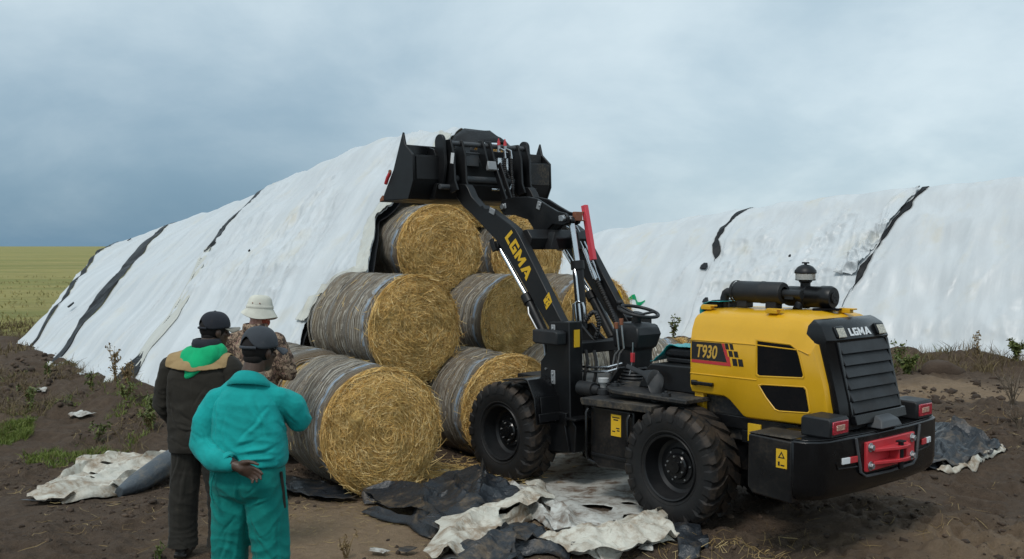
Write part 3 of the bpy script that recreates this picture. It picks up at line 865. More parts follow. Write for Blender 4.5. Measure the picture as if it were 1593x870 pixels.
def right_cover():
    root = empty('stack_cover', (RB0[0], RB0[1], 0))
    tag(root, 'white plastic cover over the long stack behind the yellow loader with tattered black seams', 'tarpaulin')
    BT = np.array([[-9, 0, .18], [16, 0, .18]])
    S0 = make_S(RR0, RRT, RA, RN, RB0, BT, 0.22)
    def S(T, V):
        P, N = S0(T, V); return P - np.array([RB0[0], RB0[1], 0]), N
    lo = curve([(-7.5, -.2), (-7.5, 1.1)]); hi = curve([(15.5, -.2), (15.2, 0), (14.6, .3), (14.2, 1.1)], .06, 6)
    sD = curve([(6.8, -.1), (6.92, .004), (7.22, .111), (7.22, .29), (7.05, .525), (7.0, .886), (7.0, 1.1)], .06, 7)
    sE = curve([(2.6, -.1), (2.72, .006), (2.945, .161), (3.03, .288), (3.246, .473), (3.506, .714), (3.7, 1.1)], .05, 8)
    wD = lambda v: (0.060 + .045 * noise3(np.asarray(v) * 13, 0, 0, 14)) * (1 - sstep(.42, .5, v)) * sstep(-.03, .02, v) - .03 * sstep(.42, .5, v)
    wE = lambda v: (0.045 + .05 * noise3(np.asarray(v) * 17, 0, 0, 15)) * (1 - sstep(.55, .75, v)) - .03 * sstep(.6, .75, v)
    cover_sheet('sheet', root, S, lo, shift(sE, lambda v: -wE(v)), 190, -.12, 1.05, 170, MT['tarp'], 0.0, 12)
    cover_sheet('sheet', root, S, shift(sE, wE), shift(sD, lambda v: -wD(v)), 120, -.12, 1.05, 170, MT['tarp'], .004, 13, crumple=1.0)
    cover_sheet('sheet', root, S, shift(sD, wD), hi, 170, -.12, 1.05, 150, MT['tarp'], .0, 14)
    tag(cover_sheet('black_strip', root, S, shift(sD, lambda v: -np.maximum(wD(v), 0) - .004), shift(sD, lambda v: np.maximum(wD(v), 0) + .004), 14, -.04, .56, 110, MT['black_film'], .03, 15, fold=.6), 'tattered black strip nearer the loader boom')
    tag(cover_sheet('black_strip', root, S, shift(sE, lambda v: -np.maximum(wE(v), 0) - .004), shift(sE, lambda v: np.maximum(wE(v), 0) + .004), 14, -.04, .80, 110, MT['black_film'], .03, 16, fold=.6), 'black strip over the loader grille')
    tag(cover_sheet('flap', root, S, shift(sE, .06), shift(sE, lambda v: .42 + .16 * noise3(np.asarray(v) * 6, 9, 0, 3)), 40, .02, .62, 150, MT['tarp'], .06, 17, crumple=3.0), 'crumpled loose edge')
    cover_sheet('far_sheet', root, S, lo, curve([(13.5, -1), (15.5, -.1)]), 60, -1.02, -.12, 40, MT['tarp'], 0, 18)
    for (tt, vv, s) in ((7.15, .55, .16), (6.75, .78, .12), (11.2, .3, .05), (5.1, .5, .05)):
        k = np.linspace(0, 2 * np.pi, 9)[:-1]
        T = tt + s * np.cos(k) * .5 * (1 + .4 * np.sin(3 * k)); V = vv + s * .2 * np.sin(k) * (1 + .3 * np.cos(2 * k))
        P, N = S(T, V); P = P + N * 0.075
        b = MB(); b.loft([[tuple(p) for p in (P - N * .03)], [tuple(p) for p in P]]); b.build('tear', MT['black_film'], root, 0)
    k = np.linspace(0, 1, 9)
    T = 8.3 + .55 * k; V = .80 + .03 * np.sin(k * 7); P, N = S(T, V)
    rib = []
    for i in range(9):
        w = .05 * math.sin(math.pi * k[i]) + .012
        rib.append([tuple(P[i] + N[i] * .09 + np.array([0, 0, w])), tuple(P[i] + N[i] * .09 - np.array([0, 0, w])), tuple(P[i] + N[i] * .075 - np.array([0, 0, w])), tuple(P[i] + N[i] * .075 + np.array([0, 0, w]))])
    b = MB(); b.loft(rib); tag(b.build('green_scrap', MT['green_cloth'], root, 40), 'scrap of green film')


FOLD = 1.25
RIGHT = True
right_cover()


# ------------------------------------------------------------------ hay bales
BR, BL = 0.575, 1.32


def bale_meshes(k):
    rng = np.random.default_rng(100 + k)
    # net wrapped side with rounded shoulders
    prof = [(0.30, 1.0), (BR - .07, 1.0), (BR - .025, .985), (BR, .94)]
    xs = np.concatenate([[0.0, .012, .035, .07], np.linspace(.12, .88, 22), [.93, .965, .988, 1.0]])
    rr = np.interp(xs, [0, .012, .035, .07, .93, .965, .988, 1.0], [BR - .10, BR - .05, BR - .018, BR, BR, BR - .02, BR - .05, BR - .10])
    n = 72; A = np.linspace(0, 2 * np.pi, n, endpoint=False)
    X, AA = np.meshgrid((1 - xs) * BL - BL, A, indexing='ij'); RR = np.broadcast_to(rr[:, None], X.shape)
    cx, sx = np.cos(AA), np.sin(AA)
    RR = RR + .026 * fbm(cx * 1.6, sx * 1.6, X * 1.2 + k * 9, 3, 5 + k) + .006 * fbm(cx * 7, sx * 7, X * 26, 3, 9)
    V = np.stack([X, RR * cx, RR * sx], -1).reshape(-1, 3)
    i = np.arange(len(xs) - 1)[:, None]; j = np.arange(n)[None, :]
    F = np.stack([i * n + j, i * n + (j + 1) % n, (i + 1) * n + (j + 1) % n, (i + 1) * n + j], -1).reshape(-1, 4)
    net = np_mesh('net_wrap', V, F, MT['net'])
    # end faces
    def disc(x0, sgn, m=34):
        rs = np.linspace(0, BR - .035, m); Rg, AA = np.meshgrid(rs, A, indexing='ij')
        c, s = np.cos(AA), np.sin(AA)
        bul = .045 * (1 - (Rg / BR) ** 2) + .035 * fbm(Rg * c * 5, Rg * s * 5, k * 3, 3, 15) + .014 * fbm(Rg * 16, AA * 1.3 * 3, k, 2, 17) - .05 * sstep(BR - .12, BR - .03, Rg)
        V = np.stack([x0 + sgn * bul, Rg * c, Rg * s], -1).reshape(-1, 3)
        i = np.arange(m - 1)[:, None]; j = np.arange(n)[None, :]
        F = np.stack([i * n + j, i * n + (j + 1) % n, (i + 1) * n + (j + 1) % n, (i + 1) * n + j], -1).reshape(-1, 4)
        return V, F if sgn < 0 else F[:, ::-1]
    V1, F1 = disc(0.0, 1); V2, F2 = disc(-BL, -1, 12)
    face = np_mesh('hay_face', V1, F1, MT['hayface']); back = np_mesh('hay_face', V2, F2, MT['hayface'])
    # loose strands lying on the front face, mostly following the roll of the bale
    N = 10500
    r0 = (BR + .0) * np.sqrt(rng.random(N)); a0 = rng.random(N) * 2 * np.pi
    L = rng.uniform(.05, .26, N); turn = rng.normal(0, .55, N) * np.where(rng.random(N) < .25, 2.2, 1); bend = rng.normal(0, 2.6, N)
    kk = np.linspace(-.5, .5, 5)[None, :]
    dirx = a0 + np.pi / 2 + turn
    th = dirx[:, None] + bend[:, None] * L[:, None] * kk + L[:, None] * kk / np.maximum(r0[:, None], .12)
    py = r0 * np.cos(a0); pz = r0 * np.sin(a0)
    st = (L / 4)[:, None]
    y = py[:, None] + np.cumsum(np.cos(th) * st, 1) - 2.5 * st * np.cos(dirx)[:, None]
    z = pz[:, None] + np.cumsum(np.sin(th) * st, 1) - 2.5 * st * np.sin(dirx)[:, None]
    rad = np.hypot(y, z); cl = np.minimum(1, (BR + .012) / rad); y *= cl; z *= cl; rad = np.hypot(y, z)
    x = .045 * (1 - (rad / BR) ** 2) - .05 * sstep(BR - .12, BR, rad) + np.where(rng.random(N) < .5, rng.uniform(.002, .014, N), rng.uniform(.01, .032, N))[:, None] + rng.uniform(0, .05, N)[:, None] * (2 * kk) ** 2 * (rng.random(N) < .5)[:, None]
    wisp = rng.random(N) < .05
    Wd = (np.where(wisp, rng.uniform(.0025, .0042, N), rng.uniform(.0010, .0025, N))[:, None] * np.array([.5, 1, 1, 1, .4])[None, :])
    Va, Fa = ribbons(np.stack([x, y, z], -1), Wd, (1, 0, 0), .6)
    # strands sticking out round the rim and on the wrap
    M_ = 1300
    a = rng.random(M_) * 2 * np.pi; L = rng.uniform(.05, .16, M_); kk = np.linspace(0, 1, 4)[None, :]
    ax = rng.normal(.1, .5, M_); tg = rng.normal(0, .9, M_)
    x0 = np.where(rng.random(M_) < .75, rng.normal(-.03, .03, M_), -rng.random(M_) * BL)
    rs = BR - .012 + kk * L[:, None] * rng.uniform(.02, .35, M_)[:, None]
    an = a[:, None] + kk * (L * tg)[:, None] / BR
    P = np.stack([x0[:, None] + kk * (L * ax)[:, None], rs * np.cos(an), rs * np.sin(an)], -1)
    Vb, Fb = ribbons(P, np.broadcast_to(np.array([.0024, .0024, .002, .0008]), (M_, 4)))
    st_me = np_mesh('straw', np.concatenate([Va, Vb]), np.concatenate([Fa, Fb + len(Va)]), MT['straw'], smooth=False)
    # the net itself: thin threads wound round the roll
    H = 120; hx = np.sort(np.concatenate([-BL + (BL - .12) * rng.random(H - 26), rng.normal(-.20, .022, 26)])); aa = np.linspace(0, 2 * np.pi, 61)[None, :]
    hx2 = hx[:, None] + .012 * np.sin(aa * rng.integers(1, 4, len(hx))[:, None] + rng.random(len(hx))[:, None] * 6.28) + .006 * noise3(np.cos(aa) * 3 + 9 * np.arange(len(hx))[:, None], np.sin(aa) * 3, 0, k)
    hx2 = np.clip(hx2, -BL + .02, -.10)
    hr = BR + .004 + .026 * fbm(np.cos(aa) * 1.6, np.sin(aa) * 1.6, hx2 * 1.2 + k * 9, 3, 5 + k) + .006 * noise3(np.cos(aa) * 8, np.sin(aa) * 8, hx2 * 20, 3)
    hr = hr - .03 * sstep(-.09, -.03, hx2)
    Pn = np.stack([hx2, hr * np.cos(aa), hr * np.sin(aa)], -1)
    rad_ = np.stack([0 * hx2, np.cos(aa) + 0 * hx2, np.sin(aa) + 0 * hx2], -1)
    wd_ = np.where(rng.random(len(hx)) < .15, .0048, .0026)[:, None, None]; tx = np.array([1, 0, 0])[None, None, :]
    Vn = np.stack([Pn - tx * wd_, Pn + tx * wd_], 2).reshape(-1, 3)
    bI = (np.arange(len(hx)) * 61 * 2)[:, None] + (np.arange(60) * 2)[None, :]
    Fn = np.stack([bI, bI + 1, bI + 3, bI + 2], -1).reshape(-1, 4)
    th_me = np_mesh('net_threads', Vn, Fn, MT['thread'], smooth=False)
    fattr(th_me, 'blue', np.repeat(np.clip(1 - np.abs(hx + .20) / .05, 0, 1), 122))
    return net, face, back, st_me, th_me


BALE_ME = [bale_meshes(k) for k in range(3)]
FACE_YAW = math.atan2(-SA[1], -SA[0])


def bale(x, y, z, label, k=0, roll=0.0, yaw=0.0, pitch=0.0, straw=True, scale=1.0, group='round hay bales in the opened stack'):
    root = empty('hay_bale', (x, y, z), Euler((roll, pitch, FACE_YAW + yaw)))
    root.scale = (scale,) * 3
    tag(root, label, 'hay bale', group)
    net, face, back, st, th = BALE_ME[k]
    link('net_wrap', net, root); link('hay_face', face, root)
    tag(link('net_threads', th, root), kind='stuff')
    if straw: tag(link('straw', st, root), kind='stuff')
    return root


bale(-1.165, 9.27, .565, 'big front bottom bale nearest the men, its golden end fully in view', 0, .3, -.04)
bale(0.0, 10.78, .53, 'bottom bale behind the front wheel with blue net along its left side', 1, 2.1, -.02)
bale(-1.02, 11.0, 1.36, 'large second-row bale on the left, its long grey side in view', 2, 4.0, .14)
bale(.15, 12.45, 1.33, 'second-row bale behind the lift cylinder, left side grey with net', 0, 1.4, -.03)
bale(1.13, 13.5, 1.28, 'second-row bale behind the right boom arm and steering wheel', 1, 5.2, -.02)
bale(-.90, 13.03, 2.20, 'third-row bale right below the bucket, framed by the torn cover edge', 2, .9, -.05)
bale(.23, 14.35, 2.14, 'third-row bale behind the crossbeam of the boom', 0, 3.2, .0)
bale(-.36, 14.5, 3.10, 'topmost bale showing only its crown below the black hood flap', 1, 2.8, .0)
bale(-2.0, 10.62, .60, 'bottom bale of the second layer showing its crown behind the front bale', 1, 2.2, .04, straw=False)
bale(.86, 12.0, .53, 'bottom bale hidden mostly by the loader mast', 2, 1.9, .02)
b_ = bale(2.05, 12.35, .56, 'separate bale lying on its side behind the steering column with blue and tan net', 1, 1.2, 1.1, group='round hay bales lying loose')

# ------------------------------------------------------------------ loose sheets on the ground
def inside(poly, x, y):
    c = np.zeros(x.shape, bool); n = len(poly)
    for i in range(n):
        (x1, y1), (x2, y2) = poly[i], poly[(i + 1) % n]
        if y1 == y2: continue
        c ^= ((y1 > y) != (y2 > y)) & (x < (x2 - x1) * (y - y1) / (y2 - y1) + x1)
    return c


def facets(x, y, sp, seed, ang=0.0, stretch=1.0):
    """0..1 heights over a coarse random triangulation: flat faces meeting in sharp creases"""
    rg = np.random.default_rng(seed); ca, sa = math.cos(ang), math.sin(ang)
    u, v = (x * ca + y * sa) / stretch, -x * sa + y * ca
    gu, gv = np.meshgrid(np.arange(u.min() - 2 * sp, u.max() + 2 * sp, sp), np.arange(v.min() - 2 * sp, v.max() + 2 * sp, sp), indexing='ij')
    P = np.stack([gu.ravel(), gv.ravel()], 1) + rg.uniform(-.42, .42, (gu.size, 2)) * sp; H = rg.random(len(P)) ** 1.5
    vv, _, ff, _, _, _ = delaunay_2d_cdt([Vector(p) for p in P], [], [], 0, 1e-6)
    vv = np.array([tuple(p) for p in vv]); out = np.zeros(u.shape)
    key = {(round(a, 5), round(b_, 5)): h_ for (a, b_), h_ in zip(P, H)}
    hh = np.array([key.get((round(a, 5), round(b_, 5)), rg.random()) for a, b_ in vv])
    for f in ff:
        (x1, y1), (x2, y2), (x3, y3) = vv[list(f)]
        d = (y2 - y3) * (x1 - x3) + (x3 - x2) * (y1 - y3)
        if abs(d) < 1e-12: continue
        a = ((y2 - y3) * (u - x3) + (x3 - x2) * (v - y3)) / d; b_ = ((y3 - y1) * (u - x3) + (x1 - x3) * (v - y3)) / d; c = 1 - a - b_
        m = (a >= -1e-9) & (b_ >= -1e-9) & (c >= -1e-9); out = np.where(m, a * hh[f[0]] + b_ * hh[f[1]] + c * hh[f[2]], out)
    return out


def fold_ribbon(parent, path, w, hgt, mat, seed=0):
    """a long sharp fold of sheet standing up from the rest"""
    o0 = np.array(parent.location); P = np.array(path, float); d = np.r_[0, np.cumsum(np.hypot(*np.diff(P, axis=0).T))]; n = max(10, int(d[-1] / .035))
    t = np.linspace(0, d[-1], n); X = np.interp(t, d, P[:, 0]); Y = np.interp(t, d, P[:, 1])
    k = np.ones(5) / 5; X[2:-2] = np.convolve(X, k, 'valid'); Y[2:-2] = np.convolve(Y, k, 'valid')
    tx, ty = np.gradient(X), np.gradient(Y); L = np.hypot(tx, ty) + 1e-9; nx, ny = -ty / L, tx / L
    prof = np.array([(-1.25, .0), (-.75, .42), (-.30, .92), (-.02, 1.0), (.16, .72), (.10, .40), (.42, .16), (.95, .30), (1.2, .02)])
    rings = []
    for i in range(n):
        u = i / (n - 1); tp = min(1, math.sin(math.pi * (.06 + .88 * u)) * 1.8)
        ring = []
        for j, (a, b_) in enumerate(prof):
            ja = a * w * (.65 + .35 * tp) * (1 + .30 * float(noise3(t[i] * 3.2, j * 1.7, seed))); hb = hgt * b_ * tp * (1 + .45 * float(noise3(t[i] * 4.0, j * 2.3 + 9, seed)))
            ja += .35 * w * float(noise3(t[i] * 5, 3.1, seed + 5))
            q = (X[i] + nx[i] * ja, Y[i] + ny[i] * ja); ring.append((q[0] - o0[0], q[1] - o0[1], gh(*q) - o0[2] + .02 + max(0, hb)))
        rings.append(ring)
    b = MB(); b.loft(rings, False, closed=False); o = b.build('sheet_fold', mat, parent, 32)
    m = o.modifiers.new('thickness', 'SOLIDIFY'); m.thickness = .003; return o


def crumpled(name, poly, mat, label, cat, amp=.06, step=.03, freq=2.4, seed=0, lift=.012, group=None, holes=(), dirn=None, base=None, parent=None, ampf=None, folds=()):
    poly = np.array(poly, float)
    # ragged outline
    out = []
    for i in range(len(poly)):
        p, q = poly[i], poly[(i + 1) % len(poly)]; L = np.hypot(*(q - p)); m = max(1, int(L / (step * 2.2)))
        for k in range(m):
            w = p + (q - p) * k / m; nrm = np.array([-(q - p)[1], (q - p)[0]]) / (L + 1e-9)
            out.append(w + nrm * .035 * float(fbm(w[0] * 3, w[1] * 3, seed, 2, 5)))
    out = np.array(out)
    x0, y0 = out.min(0); x1, y1 = out.max(0)
    gx, gy = np.meshgrid(np.arange(x0, x1, step), np.arange(y0, y1, step), indexing='ij')
    gx = gx + RNG.uniform(-.3, .3, gx.shape) * step; gy = gy + RNG.uniform(-.3, .3, gy.shape) * step
    m = inside(out, gx, gy)
    for (hx, hy, hr) in holes:
        d = np.hypot(gx - hx, (gy - hy) * 1.4) + .05 * fbm(gx * 6, gy * 6, seed, 2, 8); m &= d > hr
    pts = [Vector(p) for p in out] + [Vector((a, b)) for a, b in zip(gx[m], gy[m])]
    nb = len(out)
    v2, _, fcs, _, _, _ = delaunay_2d_cdt(pts, [(i, (i + 1) % nb) for i in range(nb)], [], 1, 1e-4)
    v = np.array([tuple(p) for p in v2]); F = [f for f in fcs if len(f) == 3]
    F = np.array(F)
    c = v[F].mean(1)
    keep = np.ones(len(F), bool)
    for (hx, hy, hr) in holes:
        keep &= np.hypot(c[:, 0] - hx, (c[:, 1] - hy) * 1.4) + .05 * fbm(c[:, 0] * 6, c[:, 1] * 6, seed, 2, 8) > hr
    F = F[keep]
    x, y = v[:, 0], v[:, 1]
    wx = x + .10 * fbm(x * 2, y * 2, seed, 2, 1); wy = y + .10 * fbm(x * 2, y * 2, seed + 5, 2, 2)
    if dirn is not None:
        ca, sa = math.cos(dirn), math.sin(dirn); wx, wy = (wx * ca + wy * sa) * .35, -wx * sa + wy * ca
    rg = np.random.default_rng(seed + 500)
    am = amp * (ampf(x, y) if ampf is not None else 1.0); h = 0; hx = 0; hy = 0
    for q_ in range(8):
        an = rg.uniform(0, np.pi) if dirn is None or q_ > 4 else dirn + np.pi / 2 + rg.normal(0, .22); fr_ = freq * (.5, .7, .9, 1.25, 1.7, 2.4, 3.4, 4.8)[q_]; w_ = (.55, .55, .5, .42, .34, .24, .16, .10)[q_]
        dx_, dy_ = math.cos(an), math.sin(an)
        ph = 2 * np.pi * ((x * dx_ + y * dy_) * fr_ + rg.uniform(0, 1)) + 2.6 * fbm(x * 1.7, y * 1.7, q_ + seed, 2, 7)
        loc_ = w_ * sstep(-.35, .35, noise3(x * 1.5 + q_ * 3, y * 1.5, seed, 9)) * am
        cr = np.abs(np.cos(ph / 2)); h = h + loc_ * (1 - cr) * .75
        sw = np.sin(ph) * loc_ * 1.0; hx = hx - dx_ * sw; hy = hy - dy_ * sw
    lim = np.minimum(1, amp * .55 / (np.hypot(hx, hy) + 1e-6)); hx, hy = hx * lim, hy * lim
    x = x + hx; y = y + hy
    fa = am * .55 * (facets(x, y, .36, seed, dirn or .4, 2.2) + .26 * facets(x, y, .15, seed + 1, (dirn or .4) + .3, 2.2) + .07 * facets(x, y, .06, seed + 2))
    h = h * .18 + fa
    for (pl, fh, fw) in folds:
        best = np.full(x.shape, 9.0); bs = np.zeros(x.shape); bt = np.zeros(x.shape); m_ = len(pl) - 1
        wxx = x + .035 * fbm(x * 4, y * 4, seed, 2, 3); wyy = y + .035 * fbm(x * 4, y * 4, seed + 2, 2, 4)
        for i_ in range(m_):
            (ax_, ay_), (bx_, by_) = pl[i_], pl[i_ + 1]; ex, ey = bx_ - ax_, by_ - ay_; l2 = ex * ex + ey * ey
            t_ = np.clip(((wxx - ax_) * ex + (wyy - ay_) * ey) / l2, 0, 1); qx, qy = wxx - ax_ - t_ * ex, wyy - ay_ - t_ * ey
            dd = np.hypot(qx, qy); sg = np.sign(ex * qy - ey * qx); up_ = dd < best
            best = np.where(up_, dd, best); bs = np.where(up_, sg, bs); bt = np.where(up_, (i_ + t_) / m_, bt)
        pr = np.where(bs > 0, np.exp(-(best / (fw * .45)) ** 2), np.exp(-(best / fw) ** 1.25)) * np.clip(np.sin(np.pi * (.1 + .8 * bt)), .25, 1) ** .6
        h = np.maximum(h, fh * pr + h * (1 - .7 * pr))
    z = ground_h(x, y) + lift + np.maximum(h, 0)
    if base is not None: z = z + base(x, y)
    V = np.stack([x, y, z], -1)
    o0 = np.array([x.mean(), y.mean(), 0]); o0[2] = float(ground_h(o0[0], o0[1]))
    uv = np.stack([x * .5, y * .5], -1)
    me = np_mesh(name, V - o0, F, mat, uv=uv); me.set_sharp_from_angle(angle=R(26))
    o = link(name, me, parent, loc=tuple(o0)); s = o.modifiers.new('thickness', 'SOLIDIFY'); s.thickness = .002; s.offset = 1
    if label: tag(o, label, cat, group)
    return o


def roll_up(x, y, cx, cy, ang, ln, r, hgt):
    """a fold of sheet lying like a long roll"""
    ca, sa = math.cos(ang), math.sin(ang); u = (x - cx) * ca + (y - cy) * sa; w = -(x - cx) * sa + (y - cy) * ca
    return hgt * np.exp(-(w / r) ** 2) * (1 - sstep(ln * .7, ln, np.abs(u)))


def gp(*pix):
    """ground points of the place given in metres (x, y)"""
    return [tuple(p) for p in pix]

G_SH = 'torn plastic sheets on the ground'
sh_white = crumpled('plastic_sheet', [(-0.36, 10.25), (0.02, 10.1), (0.43, 10.95), (0.98, 11.3), (1.5, 10.8), (1.6, 9.3), (1.42, 8.2), (1.17, 7.61), (0.6, 7.39), (0.35, 7.73), (0.19, 8.78)], MT['loose_white'],
         'broad muddy white sheet lying flat under the loader between its wheels', 'plastic sheet', .10, .025, 1.5, 3, .008, ampf=lambda x, y: .22 + .7 * (1 - sstep(8.0, 9.2, y)),
         folds=[([(-0.16, 9.35), (0.19, 8.96), (0.44, 8.3), (0.48, 7.71)], .11, .13), ([(-0.12, 8.77), (0.2, 8.43), (0.36, 7.79)], .10, .09), ([(0.47, 9.03), (0.64, 8.26), (0.79, 7.71)], .05, .12), ([(0.12, 7.79), (0.4, 7.67), (0.68, 7.5)], .08, .10)],
         holes=((.98, 8.35, .10), (.72, 8.62, .08), (.80, 8.2, .05), (1.0, 8.8, .05)))
sh_black = crumpled('plastic_sheet', [(-1.36, 9.02), (-1.17, 9.25), (-0.8, 9.45), (-0.37, 9.75), (-0.2, 9.45), (-0.02, 9.0), (0.12, 8.55), (0.0, 8.3), (-0.3, 8.25), (-0.42, 8.0), (-0.55, 7.72), (-0.66, 7.85), (-0.84, 8.3), (-1.1, 8.65)], MT['loose_black'],
         'large creased black sheet heaped in front of the bottom bales', 'plastic sheet', .15, .02, 1.5, 5, .02,
         folds=[([(-1.3, 9.03), (-1.07, 9.1), (-0.79, 8.86), (-0.57, 9.4), (-0.34, 9.6)], .15, .16), ([(-0.79, 8.86), (-0.7, 8.26), (-0.53, 7.85)], .13, .15), ([(-0.34, 9.6), (-0.25, 8.91), (-0.28, 8.26)], .20, .16), ([(-0.34, 9.6), (-0.06, 8.96), (0.1, 8.43)], .15, .12), ([(-0.55, 8.22), (-0.33, 8.51), (-0.04, 8.8)], .14, .10), ([(-1.22, 8.64), (-0.87, 8.32), (-0.55, 7.85)], .09, .08), ([(-0.57, 9.35), (-0.5, 8.73), (-0.33, 8.51)], .13, .10)])
sh_cream = crumpled('plastic_sheet', [(-0.62, 7.0), (-0.56, 7.9), (-0.35, 8.3), (-0.10, 8.5), (0.10, 8.8), (0.16, 9.4), (0.36, 9.3), (0.34, 8.6), (0.14, 8.2), (-0.10, 7.9), (-0.27, 7.55), (-0.30, 7.0)], MT['loose_cream'],
         'folded cream edge of sheet lying over the black sheets nearest the camera', 'plastic sheet', .15, .018, 1.6, 6, .05, dirn=1.1, folds=[([(0.28, 9.3), (0.12, 8.43), (-0.01, 8.03), (-0.26, 7.92), (-0.38, 7.71), (-0.45, 7.37), (-.47, 7.0)], .13, .12), ([(-0.47, 7.04), (-0.38, 7.4), (-0.15, 7.57)], .10, .08)])
sh_black2 = crumpled('plastic_sheet', [(-0.48, 6.95), (-0.37, 7.62), (-0.13, 7.9), (0.02, 8.06), (0.16, 7.78), (0.42, 7.68), (0.47, 7.45), (0.2, 7.4), (0.02, 7.3), (-0.07, 6.9)], MT['loose_black'],
         'small rumpled black sheet at the bottom edge, in front of the cream fold', 'plastic sheet', .13, .02, 2.0, 8, .03, folds=[([(-0.44, 7.22), (-0.12, 7.37), (0.16, 7.4), (0.42, 7.25)], .12, .10), ([(-0.13, 7.71), (0.02, 7.37), (0.06, 7.07)], .11, .09), ([(-0.34, 7.07), (-0.17, 7.37), (0.02, 7.67)], .12, .09)])
sh_tongue = crumpled('plastic_sheet', [(0.12, 7.55), (0.50, 7.80), (0.90, 8.15), (1.36, 8.50), (1.46, 8.36), (1.08, 7.95), (1.26, 7.68), (0.88, 7.40), (0.50, 7.26)], MT['loose_cream'],
         'cream two-tongued flap of sheet beside the near rear wheel', 'plastic sheet', .13, .018, 1.7, 9, .03, dirn=.7, holes=((.78, 7.72, .035),), folds=[([(0.64, 7.37), (0.92, 7.78), (1.30, 8.30)], .13, .10), ([(0.65, 7.45), (0.98, 7.64), (1.17, 7.62)], .10, .08), ([(0.2, 7.53), (0.59, 7.6), (0.69, 7.37)], .09, .09)])
crumpled('plastic_sheet', [(0.98, 7.86), (1.31, 8.20), (1.50, 8.10), (1.36, 7.30), (1.18, 7.26), (1.30, 7.62), (1.19, 7.73)], MT['loose_black'],
         'flat black strip of sheet against the near rear wheel', 'plastic sheet', .05, .03, 2.2, 10, .03)
sh_left = crumpled('plastic_sheet', [(-4.23, 8.89), (-4.34, 9.30), (-4.26, 9.9), (-4.46, 10.5), (-4.32, 10.88), (-3.93, 10.75), (-3.74, 10.95), (-3.55, 10.9), (-3.52, 10.16), (-3.48, 9.88), (-3.41, 9.24), (-3.72, 9.10), (-3.83, 8.74), (-4.05, 8.72)], MT['loose_cream'],
         'muddy cream sheet in long folds left of the men', 'plastic sheet', .085, .02, 1.5, 11, .01, dirn=.45, folds=[([(-4.15, 8.95), (-4.01, 9.27), (-3.93, 9.67), (-3.83, 10.03), (-3.51, 10.6)], .11, .12), ([(-3.87, 8.75), (-3.61, 9.0), (-3.47, 9.7)], .12, .10), ([(-4.3, 10.18), (-4.2, 10.6), (-3.81, 10.7)], .09, .10), ([(-4.25, 9.3), (-4.2, 9.8), (-3.95, 10.3)], .08, .08)],
         holes=((-4.12, 9.9, .10), (-3.85, 10.25, .11), (-4.1, 10.4, .07), (-3.62, 9.95, .07), (-3.95, 9.55, .05)))
sh_right = crumpled('plastic_sheet', [(3.95, 9.95), (4.33, 10.5), (4.75, 11.5), (5.0, 11.8), (5.16, 11.6), (5.13, 11.12), (5.2, 10.88), (5.1, 10.68), (4.83, 10.46), (4.4, 10.02), (4.12, 9.95)], MT['loose_black'],
         'black sheet with a pale rim behind the rear bumper', 'plastic sheet', .09, .028, 1.6, 12, .02, folds=[([(4.0, 9.9), (4.8, 11.25), (5.0, 11.1), (5.1, 10.7)], .12, .14), ([(4.15, 9.95), (4.6, 10.5), (5.05, 10.8)], .09, .12), ([(4.95, 11.6), (4.65, 10.7), (4.7, 10.3)], .08, .12)],
         base=lambda x, y: .05 * np.exp(-((x - 4.6) ** 2 / .1 + (y - 11.0) ** 2 / .5)))
fold_ribbon(sh_right, [(4.15, 9.9), (4.5, 10.1), (4.85, 10.5), (5.12, 10.75), (5.2, 10.9)], .05, .05, MT['loose_cream'], 4)
crumpled('plastic_sheet', [(-2.4, 9.55), (-2.1, 9.8), (-1.78, 9.56), (-1.36, 9.06), (-1.42, 8.92), (-1.72, 9.12), (-2.1, 9.2)], MT['loose_black'],
         'ragged black sheet tucked under the foot of the front bale', 'plastic sheet', .13, .025, 3.4, 14, .02)
